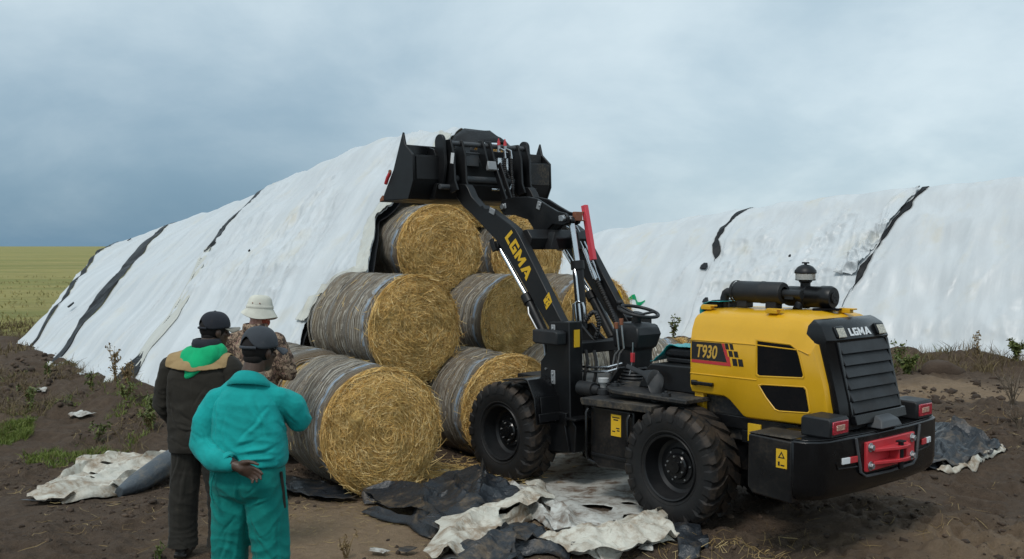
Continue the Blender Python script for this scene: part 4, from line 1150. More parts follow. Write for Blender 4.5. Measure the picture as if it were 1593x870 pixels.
for sh_, mt, lst in ((sh_black, 'loose_black', [([(-1.32, 8.98), (-1.07, 9.08), (-0.79, 8.9), (-0.57, 9.3), (-0.36, 9.6)], .10, .15), ([(-0.79, 8.86), (-0.7, 8.26), (-0.56, 7.85)], .09, .13), ([(-1.22, 8.68), (-0.87, 8.32), (-0.57, 7.88)], .06, .07), ([(-0.33, 9.55), (-0.24, 8.95), (-0.27, 8.35)], .10, .22), ([(-.52, 9.3), (-.44, 8.8), (-.10, 8.6)], .07, .17)]),
                     (sh_cream, 'loose_cream', [([(0.12, 8.43), (-0.01, 8.03), (-0.26, 7.92), (-0.38, 7.71), (-0.45, 7.3)], .09, .13), ([(-0.52, 7.04), (-0.40, 7.4), (-0.15, 7.57)], .07, .10)]),
                     (sh_white, 'loose_white', [([(-0.16, 9.35), (0.19, 8.96), (0.42, 8.3), (0.48, 7.75)], .09, .11), ([(-0.10, 8.77), (0.2, 8.43), (0.36, 7.85)], .07, .09)]),
                     (sh_black2, 'loose_black', [([(-0.44, 7.18), (-0.12, 7.37), (0.16, 7.4), (0.42, 7.35)], .07, .11), ([(-0.13, 7.71), (0.0, 7.4), (0.04, 7.0)], .06, .10), ([(-.36, 7.0), (-.18, 7.3), (0, 7.75)], .06, .11)]),
                     (sh_tongue, 'loose_cream', [([(0.62, 7.35), (0.92, 7.78), (1.32, 8.38)], .08, .13), ([(0.62, 7.42), (0.98, 7.62), (1.22, 7.66)], .06, .09), ([(.18, 7.50), (.45, 7.52), (.66, 7.36)], .07, .09)]),
                     (sh_left, 'loose_cream', [([(-4.18, 8.95), (-4.01, 9.3), (-3.9, 9.8), (-3.55, 10.7)], .07, .10), ([(-4.3, 9.6), (-4.32, 10.3), (-4.05, 10.7), (-3.75, 10.75)], .06, .09), ([(-3.9, 8.78), (-3.62, 9.05), (-3.46, 9.7)], .07, .11)]),
                     (sh_right, 'loose_black', [([(4.05, 10.0), (4.8, 11.25), (5.02, 11.1), (5.12, 10.75)], .10, .17), ([(4.2, 10.0), (4.6, 10.5), (5.05, 10.75)], .08, .13)])):
    for i, (pl, w, h) in enumerate(lst): fold_ribbon(sh_, pl, w, h, MT[mt], i + 3)
# a rolled length of grey-black sheet beside the men
b = MB()
pts = [(-3.52, 9.10), (-3.42, 9.30), (-3.30, 9.62), (-3.16, 10.0), (-3.0, 10.4)]
b.tube([(x, y, gh(x, y) + .06 + .05 * i) for i, (x, y) in enumerate(pts)], [.04, .10, .12, .13, .10], 26)
me = b.mesh('rolled_sheet', MT['loose_grey'], 60)
for v in me.vertices:
    q = v.co; v.co += Vector((.03, .0, .035)) * float(ridged(q.x * 5, q.y * 1.5, q.z * 5, 2, 3)) - Vector((0, 0, .03))
tag(link('rolled_sheet', me), 'rolled length of grey-black sheet sloping behind the dark-clothed man', 'plastic sheet')
for i, (x, y, w, d, lab, mt) in enumerate([(-6.95, 15.0, .34, .10, 'small white scrap of plastic on the grassy bank near the cover foot', 'loose_white'),
                                           (-5.42, 12.9, .36, .22, 'crumpled pale scrap lying in the weeds above the green grass', 'loose_white'),
                                           (-.97, 7.42, .16, .10, 'pale scrap at the bottom edge, left of the black sheets', 'loose_white'),
                                           (-.78, 7.46, .12, .12, 'dark curled scrap at the bottom edge, beside a pale one', 'loose_black'),
                                           (1.0, 7.50, .12, .08, 'white crumb of plastic below the two-tongued cream flap', 'loose_white'),
                                           (-.60, 10.05, .30, .14, 'white wad of plastic between the two bottom bales', 'loose_white'),
                                           (-4.0, 8.76, .34, .16, 'grey piece of sheet at the near tip of the cream sheet', 'loose_black')]):
    k = np.linspace(0, 2 * np.pi, 9)[:-1]
    crumpled('plastic_scrap', [(x + w / 2 * math.cos(t) * (1 + .3 * math.sin(3 * t + i)), y + d / 2 * math.sin(t)) for t in k], MT[mt], lab, 'scrap', .06, .02, 6.0, 30 + i, .015)

# ------------------------------------------------------------------ the wheel loader (local axes: X forward, Y to its left, Z up)
loader = empty('wheel_loader', (LD.x, LD.y, 0), (0, 0, LA))
tag(loader, 'yellow and black compact wheel loader holding its bucket up against the stack top', 'wheel loader')
ROT = lambda ax, deg: Matrix.Rotation(R(deg), 3, ax)


def lp(name, mb, mat, bevel=0.006, smooth=35, parent=None, seg=2, label=None):
    o = mb.build(name, mat, parent or loader, smooth, bevel, seg)
    if label: o['label'] = label
    return o


GLY = {'L': [[(0, 0), (.66, 0), (.60, .24), (.25, .24), (.25, 1), (0, 1)]],
       'G': [[(.10, 0), (.74, 0), (.74, .56), (.38, .56), (.34, .38), (.50, .38), (.50, .22), (.25, .22), (.25, .78), (.74, .78), (.68, 1), (.0, 1), (0, .10)]],
       'M': [[(0, 0), (.24, 0), (.24, .55), (.44, .16), (.52, .16), (.72, .55), (.72, 0), (.96, 0), (.96, 1), (.74, 1), (.48, .48), (.22, 1), (0, 1)]],
       'A': [[(0, 0), (.26, 0), (.50, .64), (.60, .36), (.46, .36), (.40, .19), (.66, .19), (.73, 0), (1.0, 0), (.64, 1), (.36, 1)]]}
GAD = {'L': .72, 'G': .86, 'M': 1.08, 'A': 1.0}


def letters(word, o, rx, up, h, wid, depth):
    """flat cut letters in 3-D: o origin, rx reading direction, up, h height, wid width factor"""
    b = MB(); o, rx, up = Vector(o), Vector(rx).normalized(), Vector(up).normalized(); n = rx.cross(up)
    x = 0
    for ch in word:
        for poly in GLY[ch]:
            a = [o + rx * ((x + p[0]) * h * wid) + up * (p[1] * h) for p in poly]
            b.loft([a, [q + n * depth for q in a]])
        x += GAD[ch]
    return b


def text_mesh(txt, size, ext, shear=0.0, bold=0.0):
    c = bpy.data.curves.new('text_curve', 'FONT'); c.body = txt; c.size = size; c.extrude = ext; c.shear = shear; c.offset = bold
    o = bpy.data.objects.new('text_tmp', c); COL.objects.link(o)
    me = bpy.data.meshes.new_from_object(o.evaluated_get(bpy.context.evaluated_depsgraph_get()))
    bpy.data.objects.remove(o); bpy.data.curves.remove(c); return me


def place_text(name, txt, size, o, rx, up, mat, parent, shear=0.0, bold=0.0, sx=1.0, ext=.001):
    me = text_mesh(txt, size, ext, shear, bold); me.materials.clear(); me.materials.append(mat)
    rx, up = Vector(rx).normalized(), Vector(up).normalized(); n = rx.cross(up)
    for v in me.vertices: v.co = Vector(o) + rx * v.co.x * sx + up * v.co.y + n * v.co.z
    return link(name, me, parent)


def hexbolt(b, c, ax, r=.014, h=.012, n=6):
    c = Vector(c); b.cyl(c, c + Vector(ax) * h, r, r * .92, n)


# -- wheels
TR, TW = 0.485, 0.36


def tyre_mesh():
    b = MB()
    w = TW / 2
    prof = [(.255, -w * .62), (.262, -w * .78), (.30, -w * .93), (.36, -w), (.41, -w * .985), (.441, -w * .95), (.456, -w * .80),
            (.462, 0), (.456, w * .80), (.441, w * .95), (.41, w * .985), (.36, w), (.30, w * .93), (.262, w * .78), (.255, w * .62)]
    b.lathe(prof, (0, 0, 0), 'y', 64, close=True)
    nv = len(b.v)
    # raised ring on the side walls
    for s in (-1, 1):
        b.lathe([(.285, s * w * .885), (.290, s * (w * .93)), (.297, s * (w * .94)), (.303, s * w * .925)], (0, 0, 0), 'y', 64)
    # big traction lugs, alternating on the two shoulders, slanted
    n = 21
    for side in (-1, 1):
        for k in range(n):
            a0 = 2 * math.pi * (k + (.5 if side > 0 else 0)) / n; rings = []
            for (y, r0, r1, hw, sk) in ((.01, .440, TR - .012, .033, .085), (w * .45, .440, TR, .043, .03), (w * .80, .440, TR - .002, .047, .0), (w * .97, .425, TR - .024, .047, -.006), (w * 1.035, .375, .437, .034, -.006)):
                j = .004 * math.sin(k * 5.1 + side)
                ring = []
                for (r, da) in ((r0, -hw), (r1, -hw * .82), (r1, hw * .82), (r0, hw)):
                    a = a0 + (da + sk) / TR * 1.15 + j
                    ring.append((r * math.sin(a), side * y, r * math.cos(a)))
                rings.append(ring)
            b.loft(rings)
    me = b.mesh('tyre', MT['rubber'], 30)
    co = np.array([v.co[:] for v in me.vertices]); r = np.hypot(co[:, 0], co[:, 2])
    fattr(me, 'tread', sstep(.425, .46, r)); return me


def rim_mesh():
    b = MB(); w = TW / 2
    b.lathe([(.262, w * .74), (.270, w * .84), (.262, w * .90), (.250, w * .86), (.238, w * .60), (.228, w * .45), (.215, w * .20), (.19, w * .10), (.150, w * .12), (.14, w * .22), (.0, w * .24)], (0, 0, 0), 'y', 48)
    b.lathe([(.262, -w * .74), (.250, -w * .86), (.228, -w * .45), (.18, -w * .3), (.0, -w * .3)], (0, 0, 0), 'y', 40)
    return b.mesh('rim', MT['black'], 35)


def hub_mesh():
    b = MB(); w = TW / 2
    b.lathe([(.105, w * .22), (.105, w * .36), (.095, w * .42), (.055, w * .42), (.05, w * .52), (.0, w * .53)], (0, 0, 0), 'y', 32)
    return b.mesh('hub', MT['black_gloss'], 35)


def bolt_mesh():
    b = MB(); hexbolt(b, (0, 0, 0), (0, 1, 0), .0085, .014); return b.mesh('wheel_bolt', MT['steel'], 0)


TY, RIM, HUB, BOLT = tyre_mesh(), rim_mesh(), hub_mesh(), bolt_mesh()


def wheel(x, y, spin):
    w = empty('wheel', (x, y, TR - .012), (0, 0, 0 if y > 0 else math.pi)); w.parent = loader
    w.rotation_euler = Euler((0, spin, 0 if y > 0 else math.pi))
    link('tyre', TY, w); link('rim', RIM, w); link('hub', HUB, w)
    for k in range(12):
        a = 2 * math.pi * k / 12; rr = .082 if k % 2 else .126
        o = link('wheel_bolt', BOLT, w); o.location = (rr * math.cos(a), TW / 2 * (.40 if k % 2 else .19), rr * math.sin(a))


for (x, y, s) in ((0, .655, .1), (2.08, .655, .33), (0, -.655, .2), (2.08, -.655, .5)): wheel(x, y, s)

# -- chassis
b = MB()
b.bb(-.90, 1.02, -.36, .36, .46, .90); b.bb(-.95, .10, -.44, .44, .80, .90)
lp('rear_frame', b, MT['black_low'])
b = MB()
b.bb(1.26, 2.35, -.36, .36, .42, .98); b.prism([(1.2, .62), (1.2, .52), (1.0, .50), (1.0, .66)], -.12, .12); b.bb(1.0, 1.26, -.12, .12, .78, .86)
b.bb(1.40, 1.70, -.60, .60, .60, .72)
lp('front_frame', b, MT['black'])
for x in (0, 2.08):
    b = MB(); b.cyl((x, -.55, TR - .01), (x, .55, TR - .01), .085, .085, 20); b.ell((x, 0, TR - .01), (.19, .16, .19))
    lp('axle', b, MT['black'], 0)
# hydraulic tank with its guard loops
b = MB(); b.prism([(.44, .36), (.86, .33), (.95, .40), (.95, .86), (.44, .86)], .44, .74)
tank = lp('hydraulic_tank', b, MT['black_low'], .018, seg=3)
b = MB(); b.prism([(.20, .885), (1.0, .865), (1.02, .90), (1.02, .925), (.20, .945)], .36, .80); lp('tank_lid', b, MT['black_dusty'], .006, parent=tank)
for x in (.955, .47):
    b = MB(); b.tube([(x, .70, .84), (x, .765, .83), (x, .785, .80), (x, .785, .44), (x, .765, .39), (x - .06, .72, .36)], .014, 10); lp('guard_rail', b, MT['black_gloss'], 0, parent=tank)
b = MB(); b.bb(.49, .93, .742, .752, .43, .455); lp('tank_rib', b, MT['black'], .003, parent=tank)
b = MB(); b.bb(.585, .70, .7405, .7435, .63, .815); stk = lp('warning_sticker', b, MT['decal_yellow'], 0, parent=tank)
b = MB()
for (x0, x1, z) in ((.60, .685, .79), (.615, .67, .77), (.60, .64, .70), (.60, .63, .68), (.65, .685, .67)): b.bb(x0, x1, .7436, .7445, z - .005, z + .005)
lp('sticker_print', b, MT['decal_black'], 0, parent=tank)
b = MB(); b.cyl((1.12, .52, .96), (1.30, .52, .96), .065, .065, 18); b.cyl((1.06, .52, .96), (1.12, .52, .96), .03, .045, 14); b.cyl((1.02, .5, .925), (1.02, .5, .975), .06, .055, 18)
lp('filter', b, MT['grey_black'], .004)

# -- operator platform
b = MB()
arc = [(.62 + .36 * math.cos(t), .36 + .36 * math.sin(t)) for t in np.linspace(0, math.pi / 2, 9)]
arc = [(x, y) for x, y in arc] + [(-.10, .72), (-.10, -.72)] + [(x, -y) for x, y in arc[::-1]]
b.prism(arc, .985, 1.018, 'z'); plat = lp('platform', b, MT['black_dusty'], .006)
b = MB(); b.prism([(.88, .90), (.88, .985), (.0, .985), (.0, .90)], -.55, .55); lp('platform_beam', b, MT['black'], .004, parent=plat)
b = MB()
for (x, y) in ((.86, .52), (.16, .66)): b.cyl((x, y, 1.018), (x, y, 1.045), .042, .038, 18); b.cyl((x, y, 1.045), (x, y, 1.062), .016, .014, 6)
lp('rubber_mount', b, MT['grey_black'], .002, parent=plat)
b = MB(); b.prism([(.70, 1.018), (.60, 1.20), (.56, 1.235), (-.02, 1.245), (-.02, 1.018)], -.40, .40)
sb = lp('seat_base', b, MT['black'], .012)
b = MB(); b.bb(.02, .50, -.26, .26, 1.245, 1.285); seat = lp('seat', b, MT['black'], .01)
b = MB(); b.prism([(.02, 1.287), (.02, 1.36), (.10, 1.38), (.46, 1.37), (.54, 1.34), (.53, 1.287)], -.25, .25); lp('seat_cushion', b, MT['black_film'], .03, parent=seat, seg=3)
b = MB(); b.prism([(.08, 1.36), (.14, 1.40), (.10, 1.745), (.06, 1.80), (-.02, 1.80), (-.04, 1.40)], -.24, .24); lp('seat_back', b, MT['black_film'], .03, parent=seat, seg=3)
# thin protective film still on the seat
for nm, V in (('film', [(x, y, 1.388 - .16 * sstep(.45, .66, x) * 0.9 + .012 * float(ridged(x * 9, y * 9, 1, 2, 3))) for x in np.linspace(.12, .68, 16) for y in np.linspace(-.27, .27, 16)]),
              ('film', [(.13 - .19 * float(sstep(.72, 1, u)) + .012 * float(ridged(u * 5, y * 9, 2, 2, 4)) - .01, y, 1.46 + .40 * min(u, .82) - .0 * u) for u in np.linspace(0, 1, 14) for y in np.linspace(-.26, .26, 16)])):
    nu = len(V) // 16
    o = link(nm, np_mesh(nm, np.array(V), grid_faces(nu, 16), MT['teal_film']), seat); s_ = o.modifiers.new('thickness', 'SOLIDIFY'); s_.thickness = .004
b = MB(); b.tube([(.50, -.36, 1.25), (.55, -.36, 1.40), (.60, -.36, 1.50), (.54, -.36, 1.56), (.30, -.36, 1.60), (.1, -.36, 1.60)], .02, 10); lp('hand_rail', b, MT['black'], 0)
# boot, pedal, levers
b = MB()
rings = []
for k, (x, z, wx, wz) in enumerate(((.36, 1.02, .10, .08), (.37, 1.09, .10, .08), (.40, 1.13, .085, .07), (.46, 1.155, .05, .04), (.52, 1.165, .022, .02), (.60, 1.185, .018, .018), (.70, 1.21, .018, .018))):
    rings.append([(x + wx * math.cos(t) * .5, .54 + wx * math.sin(t) * .8, z + wz * math.cos(t + .9)) for t in np.linspace(0, 2 * math.pi, 15)[:-1]])
b.loft(rings); lp('lever_boot', b, MT['grey_black'], 0)
b = MB(); b.box((.925, .45, 1.085), (.24, .085, .018), ROT('Y', 52)); b.bb(.86, 1.0, .40, .50, 1.018, 1.03); lp('pedal', b, MT['grey_black'], .004)
b = MB()
for k, z in enumerate((1.0, 1.03, 1.06, 1.09, 1.12)): b.lathe([(.155 - .012 * k, z - .014), (.165 - .012 * k, z), (.155 - .012 * k, z + .014)], (1.10, 0, 0), 'z', 24)
col = lp('steering_column', b, MT['grey_black'], 0)
b = MB()
b.loft([[(1.10 + sx * wx + dx, sy * wy, z) for sx, sy in ((-1, -1), (1, -1), (1, 1), (-1, 1))] for (z, wx, wy, dx) in ((1.06, .10, .10, .02), (1.30, .12, .115, .0), (1.315, .145, .14, 0), (1.44, .165, .16, -.02), (1.50, .15, .15, -.015), (1.54, .10, .12, .03))])
lp('column_cover', b, MT['grey_black'], .014, parent=col, seg=3)
b = MB(); b.box((1.0, 0, 1.515), (.10, .2, .02), ROT('Y', -22)); lp('switch_panel', b, MT['black_gloss'], .004, parent=col)
tilt = ROT('Y', -14)
b = MB(); c0 = Vector((1.06, 0, 1.645))
b.tube([c0 + tilt @ Vector((.185 * math.cos(t), .185 * math.sin(t), 0)) for t in np.linspace(0, 2 * math.pi, 41)], .0165, 10, caps=False)
sw = lp('steering_wheel', b, MT['grey_black'], 0, parent=col)
b = MB()
for t in (0.3, 2.4, 4.5): b.tube([c0 + tilt @ Vector((.03 * math.cos(t), .03 * math.sin(t), -.03)), c0 + tilt @ Vector((.18 * math.cos(t), .18 * math.sin(t), 0))], .012, 8)
b.cyl(c0 + tilt @ Vector((0, 0, -.12)), c0 + tilt @ Vector((0, 0, -.01)), .045, .05, 16)
lp('steering_spokes', b, MT['grey_black'], 0, parent=col)
b = MB(); p = c0 + tilt @ Vector((.10, .15, .0)); b.cyl(p, p + Vector((0, 0, .05)), .014, .014); b.ell(p + Vector((0, 0, .06)), (.028, .028, .022)); lp('spinner_knob', b, MT['grey_black'], 0, parent=col)
for (x, y, z, h) in ((1.13, .22, 1.30, .20), (1.05, .24, 1.32, .22)):
    b = MB(); b.tube([(x + .06, y, z - .22), (x + .02, y, z - .05), (x - .03, y, z), (x, y, z + h)], .009, 8); lv = lp('control_lever', b, MT['steel'], 0)
    b = MB(); b.cyl((x, y, z + h - .01), (x + .003, y, z + h + .05), .018, .021, 12); lp('lever_grip', b, MT['brass'], .003, parent=lv)
b = MB(); b.tube([(.93, .22, 1.38), (.93, .22, 1.30), (.945, .22, 1.16), (.96, .23, 1.08)], .006, 6); lv = lp('hand_brake', b, MT['steel'], 0)
b = MB(); b.bb(.915, .945, .205, .235, 1.20, 1.285); lp('brake_grip', b, MT['red_paint'], .003, parent=lv)
# a wad of rag and pipes ahead of the platform
b = MB()
for (z, x1) in ((1.075, 1.62), (1.115, 1.58)): b.tube([(x1, .34, z), (1.30, .34, z + .015), (1.14, .32, z + .03), (1.08, .20, z + .06)], .012, 8)
b.tube([(1.50, .33, 1.08), (1.50, .33, .90)], .012, 8)
lp('steel_pipe', b, MT['chrome'], 0)
for (x, z) in ((1.55, .97), (1.16, 1.02)):
    b = MB(); b.lathe([(.028, -.06), (.034, -.03), (.05, -.01), (.05, .025), (.046, .028), (0, .03)], (x, .36, z), 'z', 20); lp('fluid_reservoir', b, MT['white_cap'], 0)
b = MB()
for (x0, y0, s) in ((1.42, .33, .0), (1.34, .30, .03), (1.24, .12, .0)): b.tube([(x0, y0, 1.28), (x0 - .03, y0, 1.18), (x0 - .01 - s, y0 + .02, 1.05), (x0 + .02, y0, .92)], .016, 8)
lp('rubber_hose', b, MT['hose'], 0)

# -- engine hood
base = [(.07, 1.69), (.07, 1.10), (.05, 1.045), (-.03, 1.043), (-.29, 1.04), (-.345, 1.015), (-.475, .905), (-.50, .897), (-1.13, .908), (-1.215, .93), (-1.25, 1.03), (-1.215, 1.22), (-1.13, 1.52), (-1.085, 1.63), (-1.02, 1.71), (-.90, 1.745), (-.5, 1.745), (0, 1.735)]


def hood_ring(y):
    a = abs(y); zt = np.interp(a, [0, .2, .31, .37, .405, .44, .462, .475, .482], [1.76, 1.75, 1.735, 1.712, 1.68, 1.60, 1.53, 1.50, 1.48])
    ins = float(np.interp(a, [0, .44, .475, .482], [0, 0, .012, .022])); rear = float(np.interp(a, [0, .40, .482], [0.0, 0.0, .03]))
    out = []
    for (x, z) in base:
        zz = min(z, zt - (1.76 - 1.745) * 0 - max(0, (z < 1.72) * 0))
        if z > 1.6: zz = min(z, zt - (1.745 - z) * .6)
        xx = x - (ins if x > 0 else 0) + (rear if x < -1.0 else 0)
        if z < 1.1: zz = z + ins
        out.append((xx, y, zz))
    return out


ys = [-.482, -.475, -.462, -.44, -.405, -.37, -.31, -.2, 0, .2, .31, .37, .405, .44, .462, .475, .482]
b = MB(); b.loft([hood_ring(y) for y in ys])
hood = lp('engine_hood', b, MT['yellow'], 0, 40)
b = MB(); b.bb(-.52, .0, -.40, .40, .70, 1.05); lp('engine_bay', b, MT['black_dusty'], .01)
for s in (1, -1):
    f = lambda a_, b_: (min(s * a_, s * b_), max(s * a_, s * b_))
    # body creases: a proud upper shoulder and a lower waist line
    b = MB(); y0, y1 = f(.478, .487); b.prism([(.055, 1.488), (-.55, 1.490), (-.98, 1.478), (-1.06, 1.452), (-1.06, 1.444), (-.98, 1.468), (-.55, 1.480), (.055, 1.478)], y0, y1)
    lp('body_crease', b, MT['yellow'], .004, parent=hood)
    b = MB(); y0, y1 = f(.478, .4865); b.prism([(.055, 1.213), (-.60, 1.218), (-.60, 1.206), (.055, 1.201)], y0, y1); lp('body_crease', b, MT['yellow'], .004, parent=hood)
    for nm, q in (('side_vent', [(-.606, 1.515), (-.90, 1.503), (-.955, 1.472), (-.975, 1.42), (-1.013, 1.29), (-1.005, 1.272), (-.625, 1.250), (-.607, 1.262)]),
                  ('side_vent', [(-.632, 1.168), (-.66, 1.178), (-1.015, 1.196), (-1.035, 1.18), (-1.067, 1.03), (-1.055, 1.016), (-.81, 1.000), (-.775, 1.008), (-.69, 1.092)])):
        cx, cz = np.mean([p[0] for p in q]), np.mean([p[1] for p in q])
        b = MB(); y0, y1 = f(.470, .4845)
        q2 = [(cx + (p[0] - cx) * 1.09, cz + (p[1] - cz) * 1.11) for p in q]
        n = len(q); A_ = [(p[0], s * .4845, p[1]) for p in q2]; B_ = [(p[0], s * .4885, p[1]) for p in [(cx + (p[0] - cx) * 1.05, cz + (p[1] - cz) * 1.06) for p in q]]; C_ = [(p[0], s * .4835, p[1]) for p in q]
        b.loft([A_, B_, C_], False); fr = lp('vent_surround', b, MT['yellow'], 0, 50, parent=hood)
        b = MB(); b.loft([[(p[0], s * .478, p[1]) for p in q], [(p[0], s * .4838, p[1]) for p in q]]); lp(nm, b, MT['vent_mesh'], 0, parent=hood)
    b = MB(); x0 = .015; b.box((-.085, s * .512, 1.135), (.20, .018, .03)); b.box((.0, s * .498, 1.135), (.05, .03, .042)); b.box((-.175, s * .498, 1.133), (.03, .03, .032)); lp('door_handle', b, MT['black_gloss'], .006, parent=hood)
    # decal plate with model lettering
    b = MB(); e = s * .484; d = s * .001
    b.loft([[(p[0], e, p[1]) for p in [(.040, 1.470), (-.262, 1.473), (-.318, 1.325), (.040, 1.325)]], [(p[0], e + d, p[1]) for p in [(.040, 1.470), (-.262, 1.473), (-.318, 1.325), (.040, 1.325)]]])
    lp('model_plate', b, MT['decal_black'], 0, parent=hood)
    b = MB()
    for q in ([(.040, 1.322), (-.318, 1.322), (-.322, 1.296), (.040, 1.298)], [(-.266, 1.473), (-.290, 1.473), (-.303, 1.428), (-.279, 1.428)], [(-.281, 1.426), (-.312, 1.426), (-.326, 1.374), (-.298, 1.374)], [(-.301, 1.372), (-.340, 1.372), (-.356, 1.296), (-.325, 1.296)]):
        b.loft([[(p[0], e, p[1]) for p in q], [(p[0], e + d, p[1]) for p in q]])
    lp('red_stripe', b, MT['decal_red'], 0, parent=hood)
    b = MB()
    for (x, z, w, h) in ((-.300, 1.452, .032, .045), (-.345, 1.452, .032, .045), (-.335, 1.396, .038, .046), (-.386, 1.396, .038, .046), (-.372, 1.332, .044, .056), (-.428, 1.332, .044, .056)):
        q = [(x - .0 + .006, z + h / 2), (x - w + .006, z + h / 2), (x - w - .006, z - h / 2), (x - .006, z - h / 2)]; b.loft([[(p[0], e, p[1]) for p in q], [(p[0], e + d, p[1]) for p in q]])
    lp('checker_mark', b, MT['decal_black'], 0, parent=hood)
    if s > 0: place_text('model_lettering', 'T930', .145, (-.002, e + .0015, 1.347), (-1, 0, 0), (0, 0, 1), MT['decal_tan'], hood, .22, .003, .70)
    else: place_text('model_lettering', 'T930', .145, (-.235, e - .0015, 1.347), (1, 0, 0), (0, 0, 1), MT['decal_tan'], hood, .22, .003, .70)
    b = MB(); b.bb(-.06, .03, *f(.40, .455), .90, 1.05); lp('hood_post', b, MT['yellow'], .006)
for (x, y) in ((.0, .33), (-.66, .36), (-1.0, -.12)):
    b = MB(); b.box((x, y, 1.742), (.10, .055, .03)); b.box((x - .02, y, 1.760), (.13, .05, .012)); lp('hood_hinge', b, MT['yellow'], .004, parent=hood)
b = MB(); b.prism([(-.80, .02), (-.98, -.10), (-1.0, .0), (-.84, .10)], 1.750, 1.7625, 'z'); lp('hood_slot', b, MT['vent_mesh'], 0, parent=hood)

# -- exhaust silencer, air filter and pre-cleaner
b = MB(); z = 1.875; b.lathe([(.05, -.60), (.082, -.595), (.088, -.58), (.088, -.42), (.091, -.41), (.091, -.39), (.088, -.38), (.088, -.16), (.082, -.142), (.0, -.14)], (0, .12, z), 'x', 32); b.lathe([(.088, -.12), (.092, -.13), (.092, -.15)], (0, .12, z), 'x', 32)
sil = lp('exhaust_silencer', b, MT['grey_black'], 0)
b = MB()
for x in (-.22, -.50): b.bb(x - .05, x + .05, .07, .17, 1.745, z - .05)
lp('silencer_leg', b, MT['grey_black'], .01, parent=sil)
b = MB(); b.tube([(-.05, .12, z - .01), (-.03, .12, z - .02), (-.015, .12, z - .06), (-.015, .12, 1.73)], .038, 12); b.cyl((-.14, .12, z - .01), (-.04, .12, z - .01), .036); lp('silencer_elbow', b, MT['grey_black'], 0, parent=sil)
b = MB(); b.cyl((-.58, .12, z - .005), (-.76, .12, z - .005), .035, .035, 16); b.bb(-.70, -.62, .09, .15, 1.83, 1.86); lp('exhaust_tail_pipe', b, MT['grey_black'], 0, parent=sil)
b = MB(); z2 = 1.845; b.lathe([(.0, -.50), (.075, -.505), (.082, -.53), (.082, -.66), (.095, -.665), (.095, -.70), (.086, -.705), (.086, -.82), (.092, -.83), (.092, -.905), (.08, -.93), (.0, -.935)], (0, -.06, z2), 'x', 32)
af = lp('air_filter', b, MT['black'], 0)
b = MB(); b.lathe([(.045, -.937), (.045, -.945), (.0, -.945)], (0, -.06, z2), 'x', 20); b.box((-.945, -.06, z2), (.006, .07, .014), ROT('X', 40)); b.box((-.945, -.06, z2), (.006, .07, .014), ROT('X', -40)); lp('filter_end', b, MT['grey_black'], 0, parent=af)
b = MB(); b.tube([(-.84, -.1, z2 - .07), (-.90, -.13, z2 - .11), (-.95, -.15, z2 - .14)], .026, 10); b.cyl((-.66, .04, 1.74), (-.66, .0, z2 - .06), .035); lp('filter_outlet', b, MT['hose'], 0, parent=af)
b = MB(); b.lathe([(.04, 1.90), (.04, 1.955), (.052, 1.965), (.052, 1.975)], (-.68, -.05, 0), 'z', 24); b.lathe([(.082, 2.03), (.088, 2.038), (.085, 2.055), (.06, 2.085), (.03, 2.10), (.012, 2.102), (.012, 2.118), (0, 2.12)], (-.68, -.05, 0), 'z', 28); b.box((-.68, -.05, 2.116), (.06, .014, .012)); b.lathe([(.05, 1.972), (.078, 1.976), (.082, 1.982)], (-.68, -.05, 0), 'z', 28)
pc = lp('pre_cleaner', b, MT['black'], 0)
b = MB(); b.lathe([(.076, 1.978), (.079, 1.985), (.079, 2.03), (.074, 2.034)], (-.68, -.05, 0), 'z', 28); lp('cleaner_bowl', b, MT['bowl'], 0, parent=pc)

# -- rear grille
b = MB()
prof = [(.905, -1.05, -1.335, .43), (.93, -1.05, -1.34, .43), (1.10, -1.05, -1.315, .437), (1.53, -1.0, -1.205, .436), (1.555, -1.0, -1.215, .436), (1.655, -1.02, -1.165, .43), (1.69, -1.045, -1.11, .415), (1.702, -1.05, -1.085, .40)]
b.loft([[(xb, -w, z), (xb, w, z), (xf + .035, w, z), (xf, w - .06, z), (xf, -(w - .06), z), (xf + .035, -w, z)][::1] for (z, xb, xf, w) in prof])
gr = lp('rear_grille', b, MT['black_gloss'], .008)
edge = lambda z: float(np.interp(z, [.93, 1.10, 1.53], [-1.34, -1.315, -1.205]))
n = 6
for k in range(n):
    za = 1.02 + (1.535 - 1.02) * k / n; zb = za + (1.535 - 1.02) / n
    w0 = .33 + .0 * k
    b = MB(); q = [(edge(za) - .030, za + .004), (edge(za) - .004, za + .004), (edge(zb) + .004, zb), (edge(zb) - .004, zb)]
    b.prism(q, -w0, w0); lp('louver', b, MT['grey_black'], .005, parent=gr)
b = MB(); b.prism([(edge(1.0) - .001, 1.016), (edge(1.0) - .045, 1.016), (edge(.94) - .05, .945), (edge(.94) - .001, .945)], -.36, .36)
for s in (-1, 1): b.prism([(edge(1.02) - .02, 1.016), (edge(1.535) - .02, 1.54), (edge(1.535) + .002, 1.54), (edge(1.02) + .002, 1.016)], s * .345 - .014, s * .345 + .014)
lp('grille_frame', b, MT['black_gloss'], .005, parent=gr)
b = MB(); b.loft([[(edge(.94) - .03 - d, sy * w, z) for sy in (-1, 1)] + [(edge(.94) + .0, sy * w, z) for sy in (1, -1)] for (z, w, d) in ((.905, .15, .10), (.96, .12, .08), (.99, .10, .02))]); lp('grille_latch', b, MT['grey_paint'], .008, parent=gr)
gx = lambda z: float(np.interp(z, [1.555, 1.655], [-1.215, -1.165]))
